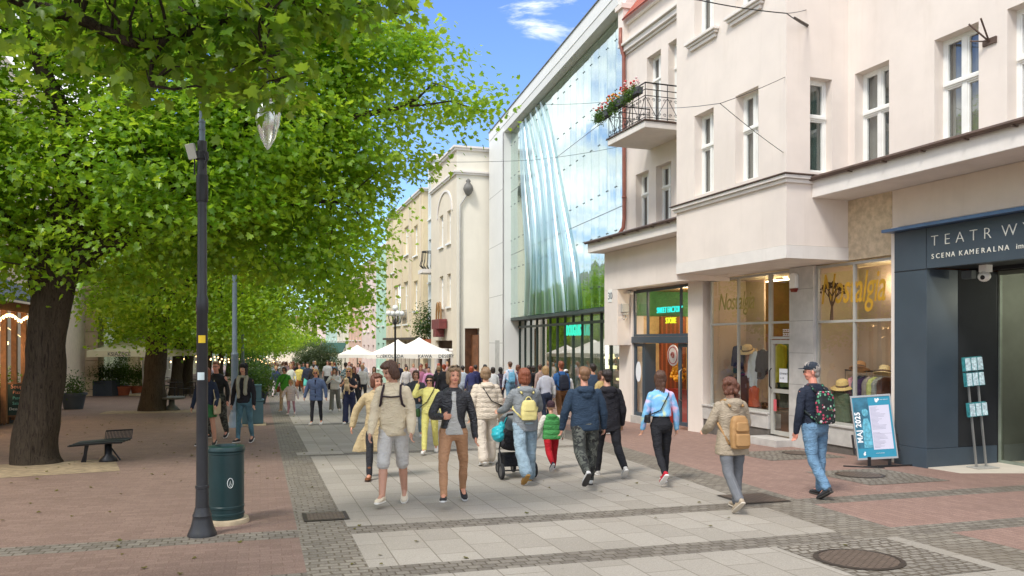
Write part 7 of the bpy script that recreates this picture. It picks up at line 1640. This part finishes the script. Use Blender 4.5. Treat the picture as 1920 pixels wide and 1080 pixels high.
mwht = mat('print_white', srgb(236, 240, 240), .5)
text('poster_text', 'MAJ 2025', .125, mwht, po, M_ @ Matrix.Translation((-w_/2+.125, -.0125, .30)) @ Matrix.Rotation(R(90), 4, 'X') @ Matrix.Rotation(R(90), 4, 'Z'), .001, 1.1, offset=.004)
b = MB()
for (x, z, r_) in ((.09, hh-.105, .026), (.12, hh-.085, .018), (.075, hh-.08, .014), (-.21, .10, .02), (-.20, .13, .012)): b.add([M_ @ Vector((x+r_*math.cos(a), -.0112, z+r_*1.3*math.sin(a))) for a in [2*math.pi*i/9 for i in range(9)]], [tuple(range(9))])
b.build('poster_emblem', mwht, po); text('poster_text', 'teatr wybrzeże', .022, mwht, po, M_ @ Matrix.Translation((.15, -.0125, hh-.10)) @ Matrix.Rotation(R(90), 4, 'X'), .001)
text('poster_text', 'scena kameralna', .022, mwht, po, M_ @ Matrix.Translation((-.02, -.0125, .10)) @ Matrix.Rotation(R(90), 4, 'X'), .001)
b = MB(); b.tube([(-.62, -.16, .015), (.02, -.30, .015)], .013, 6); b.tube([(-.05, -.20, .02), (.62, .10, .02)], .013, 6); b.tube([(-.3, -.24, .02), (.3, .0, .02)], .012, 6)
for x in (-.15, .20): b.box(x-.025, x+.025, -.03+x*.1, .01+x*.1, .0, .16)
b.build('foot', m_blk, o); MB().box(-w_/2-.045, -w_/2-.022, -.02, .05, .1, .45, M_).build('side_strut', m_blk, o); MB().box(w_/2+.022, w_/2+.04, -.02, .05, .12, .42, M_).build('side_strut', m_blk, o)
# flyer stand
s_ = A.s(1832, -.62); q = A.w(s_, -.72, -.31); o = thing('flyer_stand', q, 'tall two-legged flyer stand with turquoise leaflets beside the theatre door', 'leaflet stand', None, R(14))
M_ = Matrix.Rotation(R(-4), 4, 'Y') @ Matrix.Rotation(R(-3), 4, 'X'); b = MB()
for x in (-.10, .10): b.box(x-.014, x+.014, -.014, .014, 0, 1.75, M_)
b.build('leg', m_alu, o); b = MB(); b.box(-.2, .24, -.14, .12, .0, .015); b.build('base', m_alug, o)
for zi, z in enumerate((1.66, 1.40, .88)):
    b = MB(); b.box(-.19, .19, -.035, .0, z, z+.24, M_); b.box(-.19, .19, -.06, -.036, z, z+.09, M_); rk = b.build('rack', mat('rack_teal', srgb(58, 132, 136), .4, .3, 20), o)
    for i in range(3):
        b = MB(); x = -.125+.125*i; b.box(x-.05, x+.045, -.075, -.062, z+.012, z+.225, M_ @ Matrix.Rotation(R(2*(i-1)), 4, 'Y') if False else M_); lf = b.build('leaflet', mat('leaflet_print', srgb(190, 214, 222), .4, .35, 26), rk)
# overhead wires
def wire(pts, label, r=.006, sleeve=None):
    o = thing('overhead_wire', pts[0], label, 'wire', 'wires over the street'); q0 = Vector(pts[0]); P_ = []
    for a, c in zip(pts[:-1], pts[1:]):
        a, c = Vector(a), Vector(c); L_ = (c-a).length
        for i in range(9): t = i/8; P_.append(a.lerp(c, t)-Vector((0, 0, L_*.035*4*t*(1-t)*.35))-q0)
    b = MB(); b.tube(P_, r, 5); b.build('cable', m_blk, o)
    for (a, c) in (sleeve or []): b = MB(); b.tube([Vector(a)-q0, Vector(c)-q0], .022, 6); b.build('sleeve', mat('iron_rim', srgb(80, 70, 62), .55, metal=.6), o)
def onA(px, py, d): s_ = A.s(px, d); w = A.w(s_, d); return Vector((w.x, w.y, zat(py, w.y)))
a_, c_, e_ = onA(1537, 110, .02), at(1350, 194, 13.4), onA(1508, 312, .6)
wire([a_, c_, at(1150, 190, 24), at(1000, 195, 26.5)], 'thin wire from the upper wall hook out over the street', .006, [(a_, a_.lerp(c_, .14))])
wire([c_, e_], 'short wire running down to the hook by the bay cornice', .006, [(e_, e_.lerp(c_, .2))])
a_ = onA(1540, 62, .02); wire([a_, at(1475, 25, 14), at(1310, 0, 13), at(1000, -60, 12)], 'topmost wire with a twisted end at the right wall', .010, [(a_, a_.lerp(at(1475, 25, 14), .8))])
a_ = onA(1537, 8, .02); wire([a_, at(1475, 25, 14)], 'short upper stay joining the topmost wire', .006, [(a_, a_.lerp(at(1475, 25, 14), .15))])
wire([GF.w(.5, 0, 7.8), at(1000, 300, 24), at(700, 300, 22)], 'slack thin wire in front of the glass building', .006)
# flower boxes
def fbox(sa, sb, d, z, label, seed, cols):
    c = A.w((sa+sb)/2, d, z); o = thing('flower_box', c, label, 'flower box', 'flower boxes on the balcony', A.rz); L_ = abs(sb-sa); b = MB(); b.box(-L_/2, L_/2, -.09, .09, 0, .18); b.build('trough', mat('trough_grey', srgb(70, 72, 76), .7), o, bevel=.01)
    leafy('', o, [(Vector((0, .02, .16)), (L_/2+.05, .16, .17)), (Vector((0, .10, .02)), (L_/2, .10, .18))], 500, 9, .09, .05, m_leafm, seed)
    rng = np.random.default_rng(seed); b = {}
    for k in range(int(20*L_)+8):
        ci = rng.integers(len(cols)); bb = b.setdefault(ci, MB()); bb.ell((rng.uniform(-L_/2, L_/2), rng.uniform(-.1, .18), .22+rng.random()*.22), (.035, .035, .028), 6, 4)
    for ci, bb in b.items(): bb.build('blossoms', mat('blossom_%d' % cols[ci], [srgb(206, 60, 60), srgb(228, 160, 50), srgb(226, 190, 190)][cols[ci]], .7), o)
ml = (q0+q1)/2
s_a, s_b = A.s(1209, 1.35), A.s(1139, 1.35)
fbox(s_a+.05, s_a+1.0, 1.46, 8.22, 'grey flower box with red blooms nearest the corner of the balcony', 1, [0, 0, 2]); fbox(s_a+1.05, s_a+1.75, 1.46, 8.18, 'flower box with yellow and orange blooms in the middle of the balcony', 2, [1, 1, 0]); fbox(s_a+1.8, s_a+2.6, 1.46, 8.12, 'flower box with pale and red blooms at the far end of the balcony', 3, [0, 2, 2])
# pushchair in front of the woman in the grey top
inf = PUSH; g_ = inf['g']; T_ = lambda x, y, z: Vector((x, y, z))
o = thing('pushchair', g_, 'black pushchair with a grey hood pushed by the woman in the grey hooded top', 'pushchair', None, RB+.02)
for (x, y) in ((-.27, .35), (.27, .35), (-.13, .95), (.13, .95)):
    r_ = .125 if y < .5 else .09; b = MB(); b.lathe([(r_*.7, -.022), (r_*.95, -.022), (r_, -.01), (r_, .01), (r_*.95, .022), (r_*.7, .022)], 22, cap=False); M_ = Matrix.Translation((x, y, r_)) @ Matrix.Rotation(R(90), 4, 'Y'); b.v = [tuple(M_ @ Vector(v)) for v in b.v]; wl = b.build('wheel', mat('rubber', srgb(36, 36, 38), .8), o, smooth='auto')
    b = MB(); b.lathe([(.001, -.012), (r_*.72, -.014), (r_*.72, .014), (.001, .012)], 16); b.v = [tuple(M_ @ Vector(v)) for v in b.v]; b.build('hub', mat('hub_grey', srgb(96, 96, 98), .5, metal=.4), wl, smooth='auto')
b = MB()
for s_ in (-1, 1): b.tube([(s_*.27, .35, .13), (s_*.24, .55, .45), (s_*.24, .35, .8), (s_*.24, .14, 1.02)], .014, 8); b.tube([(s_*.24, .5, .4), (s_*.13, .95, .10)], .014, 8)
b.tube([(-.24, .14, 1.02), (0, .11, 1.04), (.24, .14, 1.02)], .017, 8); b.tube([(-.27, .35, .13), (.27, .35, .13)], .012, 6); b.build('frame', m_blk, o)
b = MB(); b.ell((0, .62, .5), (.21, .24, .10)); b.ell((0, .46, .66), (.21, .08, .25)); enqueue('seat', b, cloth('40_40_44', (40, 40, 44)), o, .012, 1)
b = MB(); b.ell((0, .55, .86), (.235, .26, .17), 16, 10); enqueue('hood', b, cloth('118_122_122', (118, 122, 122)), o, .012, 1, wrinkles(.004, 2))
b = MB(); b.box(-.2, .2, .40, .78, .18, .36); enqueue('basket', b, cloth('36_36_40', (36, 36, 40)), o, .014, 2)
bag = thing('plastic_bag', g_, 'turquoise plastic bag hanging at the left side of the pushchair', 'bag', None, RB+.02); b = MB(); b.ell((-.36, .25, .72), (.10, .13, .13)); b.ell((-.30, .24, .84), (.05, .06, .07)); enqueue('bag', b, mat('turquoise_plastic', srgb(40, 168, 178), .35, .1), bag, .010, 1, wrinkles(.008, 5, 40, 40))
b = MB(); b.tube([(-.28, .22, .88), (-.24, .15, 1.0), (-.26, .24, .88)], .006, 5); b.build('handle', mat('turquoise_plastic', srgb(40, 168, 178), .35, .1), bag)
# the small dog in the arms of the woman in black
inf = DOGP; d_ = thing('dog', inf['g'], 'small cream curly dog held against the chest of a woman in black', 'dog', None, inf['yaw']); T_, z_ = inf['T'], inf['tz']; b = MB(); y0 = .20
b.ell(T_(.02, y0, z_(.68)), (.085, .085, .15)); b.ell(T_(.03, y0+.02, z_(.755)), (.062, .062, .07)); b.ell(T_(.04, y0+.03, z_(.80)), (.062, .060, .058)); b.ell(T_(.05, y0+.085, z_(.792)), (.026, .040, .024))
for s_ in (-1, 1): b.ell(T_(.04+s_*.058, y0+.02, z_(.79)), (.018, .024, .042)); chain(b, [T_(.02+s_*.05, y0+.05, z_(.70)), T_(.02+s_*.055, y0+.10, z_(.66)), T_(.02+s_*.05, y0+.11, z_(.62))], [.026, .020, .016], 8); chain(b, [T_(.02+s_*.05, y0, z_(.62)), T_(.02+s_*.08, y0+.07, z_(.60)), T_(.02+s_*.07, y0+.07, z_(.54))], [.036, .024, .016], 8)
chain(b, [T_(-.04, y0-.02, z_(.60)), T_(-.12, y0+.02, z_(.58)), T_(-.17, y0+.04, z_(.61))], [.018, .015, .010], 7)
enqueue('body', b, mat('cream_fur', srgb(206, 184, 148), .95, .15, 30, .8, 120), d_, .010, 1, wrinkles(.003, 7, 120, 120))
b = MB(); b.ell(T_(.05, y0+.124, z_(.795)), (.010, .008, .008)); b.ell(T_(.025, y0+.083, z_(.808)), (.007, .006, .007)); b.ell(T_(.068, y0+.083, z_(.808)), (.007, .006, .007)); b.build('nose_and_eyes', mat('dog_black', (.02, .018, .018), .3), d_)
rng = np.random.default_rng(77); N_ = 420; uu = rng.uniform(-9, 6.2, N_); uu[:260] = rng.uniform(-9, 1.2, 260); vv = rng.uniform(5.5, 30, N_)
pw = np.stack([uu*UU.x+vv*VV.x, uu*UU.y+vv*VV.y], 1); pos = np.stack([pw[:, 0], pw[:, 1], -SL*pw[:, 1]+.012], 1); nr = np.array([0, 0, 1.0])+rng.normal(size=(N_, 3))*.12
tag(link('fallen_leaves', leaf_mesh('fallen_leaves', pos, nr, .035+.03*rng.random(N_), LT, LF_, rng), leaf_mat('fallen_leaf', (.16, .16, .04), (.22, .17, .06), (.1, .1, .02), (.12, .1, .03))), 'small fallen leaves scattered over the paving', 'fallen leaves', kind='stuff')
# ---- shop window contents
def hatobj(s, d, z, r, c, label, tilt=0.0):
    o = thing('straw_hat', A.w(s, d, z), label, 'hat', 'hats in the shop window', A.rz); o.rotation_euler = (R(tilt), R(tilt*.5), A.rz); m_ = mat('straw_%d' % c[0], srgb(*c), .85, .15, 30, .5, 150)
    b = MB(); b.lathe([(r, -.02), (r*1.0, -.012), (r*.55, .012), (r*.52, .09), (r*.46, .13), (r*.3, .15), (.001, .152)], 24, cap=False); b.build('hat', m_, o, smooth=True); b = MB(); b.lathe([(r*.56, .012), (r*.55, .05), (r*.53, .05)], 24, cap=False); b.build('ribbon', mat('ribbon_%d' % c[0], srgb(90, 64, 44), .7), o, smooth=True)
def garment(s, d, z, c, label, w=.42, h=.75, yaw=0.0, m=None, arms_=True, group='clothes shown in the shop window', kind='hanging_garment'):
    o = thing(kind, A.w(s, d, z), label, 'garment', group, A.rz+yaw); b = MB(); m = m or cloth('%d_%d_%d' % c, c)
    ring_loft(b, [(Vector((0, 0, zz*h)), w*rx, .09*ry, X_, Y_) for zz, rx, ry in ((0, .46, 1.3), (.02, .48, 1.3), (.4, .42, 1.1), (.8, .44, 1.0), (.93, .36, .8), (1.0, .14, .6))], 16, 2.4)
    if arms_:
        for s_ in (-1, 1): chain(b, [Vector((s_*w*.40, 0, h*.9)), Vector((s_*w*.52, .02, h*.6)), Vector((s_*w*.54, .04, h*.28))], [.055, .050, .045], 10)
    enqueue('cloth', b, m, o, .014, 2, wrinkles(.008, int(s*10), 26, 12)); b = MB(); b.tube([(0, 0, h), (0, 0, h+.12)], .006, 5); b.tube([(-w*.3, 0, h-.03), (0, 0, h+.03), (w*.3, 0, h-.03)], .007, 5); b.build('hanger', m_alu, o)
s_w1 = lambda px: A.s(px, -.7)
garment(s_w1(1362), -.75, .85, (206, 196, 176), 'cream top on a dark stand at the left of the first shop window', .40, .62)
garment(s_w1(1376), -.95, .5, (56, 44, 42), 'dark brown coat behind the cream top', .5, 1.1)
garment(s_w1(1392), -.8, 1.0, (156, 40, 112), 'magenta scarf top under the straw hat', .22, .6, arms_=False)
garment(s_w1(1404), -.75, .95, (196, 140, 120), 'salmon pink blouse in the first shop window', .32, .65)
garment(s_w1(1420), -.65, .75, (206, 212, 214), 'pale draped top near the shop door', .40, .85)
garment(s_w1(1412), -.9, .35, (52, 84, 46), 'dark green jacket low in the first shop window', .5, .8)
garment(s_w1(1425), -.55, .27, (186, 84, 50), 'rust orange skirt at the foot of the first shop window', .4, .5, arms_=False)
garment(s_w1(1388), -1.0, .3, (40, 38, 46), 'black dress in the depth of the first shop window', .5, 1.3)
garment(s_w1(1349), -.7, .28, (96, 96, 96), 'grey bag-like knit at the left end of the first shop window', .4, .7)
garment(s_w1(1352), -.9, .9, (70, 50, 48), 'long dark hair-brown shawl behind the grey knit', .36, .8)
hatobj(s_w1(1408), -.6, 1.62, .24, (206, 178, 128), 'wide straw hat on the stand in the first shop window', -18)
garment(A.s(1464, -.6), -.6, .9, (176, 168, 42), 'mustard yellow garment behind the shop door glass', .34, .9); garment(A.s(1474, -.7), -.7, .8, (120, 140, 90), 'sage green garment behind the shop door glass', .34, 1.0); garment(A.s(1468, -.9), -.9, .3, (46, 56, 44), 'dark green coat behind the yellow garment', .5, 1.2)
more = [(1345, .7, (126, 100, 84), 'dull brown wool cape high at the left of the first window'), (1384, 1.05, (40, 44, 78), 'navy blouse beside the magenta top'), (1398, .3, (90, 52, 40), 'russet long dress low behind the magenta top'), (1430, .95, (60, 58, 64), 'charcoal waistcoat close to the shop door'), (1370, .27, (110, 84, 96), 'mauve knit at the foot of the first shop window'), (1433, .4, (150, 120, 96), 'sand coloured skirt close to the door frame')]
for px_, z_, c_, l_ in more: garment(A.s(px_, -.6), -.62, z_, c_, l_, .38, .7)
for px_, z_, c_, l_ in [(1604, 1.0, (70, 62, 50), 'dark olive coat hanging at the back of the second window'), (1628, 1.1, (112, 78, 50), 'brown suede jacket hanging at the back of the second window'), (1650, .95, (52, 48, 46), 'black coat hanging at the back of the second window'), (1668, 1.1, (150, 120, 90), 'camel coat hanging at the back right of the second window')]: garment(A.s(px_, -2.2), -2.2, z_, c_, l_, .5, 1.0)
cl_ = [(196, 140, 148), (92, 104, 116), (72, 48, 84), (150, 138, 130), (176, 180, 112), (140, 140, 134), (120, 84, 70)]
for i, c_ in enumerate(cl_): garment(A.s(1606+i*9.5, -.75), -.75, .42, c_, ['dusty rose', 'slate grey', 'dark violet', 'taupe', 'pale lime', 'mid grey', 'brown'][i]+' jumper on the rail in the second shop window', .5, .72, R(80), arms_=False)
o = thing('clothes_rail', A.w(A.s(1635, -.75), -.75, .19), 'black clothes rail in the second shop window', 'clothes rail', None, A.rz); b = MB(); b.tube([(-.75, 0, 1.06), (.75, 0, 1.06)], .016, 6)
for x in (-.75, .75): b.tube([(x, 0, 0), (x, 0, 1.06)], .016, 6)
b.build('rail', m_blk, o)
hatobj(A.s(1580, -.5), -.5, .92, .24, (216, 184, 118), 'yellow straw hat low in the second shop window', -14); hatobj(A.s(1612, -.6), -.6, 1.30, .2, (196, 140, 84), 'brown felt hat on the left end of the rail', 20); hatobj(A.s(1658, -.5), -.5, 1.24, .2, (206, 150, 96), 'tan hat on the right end of the rail', 12)
garment(A.s(1577, -.45), -.45, .2, (84, 96, 74), 'sage green bag-shaped garment under the yellow straw hat', .55, .62, arms_=False); garment(A.s(1680, -.25)+.15, -.45, .5, (206, 208, 206), 'white garment at the right edge of the second shop window', .3, 1.0, arms_=False)
o = thing('picture', A.w(A.s(1660, -2.4), -3.15, 1.3), 'dark figure picture on the back wall of the vintage shop', 'picture', None, A.rz); b = MB(); b.box(-.5, .5, 0, .04, 0, 1.0); b.build('panel', mat('dark_picture', srgb(70, 52, 36), .8, .5, 6), o)
# ================================================================== finish: lettering becomes mesh, figures are skinned
flush()
dg = bpy.context.evaluated_depsgraph_get()
for o in [x for x in bpy.data.objects if x.type == 'FONT']:
    me = bpy.data.meshes.new_from_object(o.evaluated_get(dg)); n_ = bpy.data.objects.new(o.name.split('.')[0], me); nm = o.name.split('.')[0]; par, ml_ = o.parent, o.matrix_local.copy(); bpy.data.objects.remove(o)
    col.objects.link(n_); n_.name = nm; n_.parent = par; n_.matrix_local = ml_
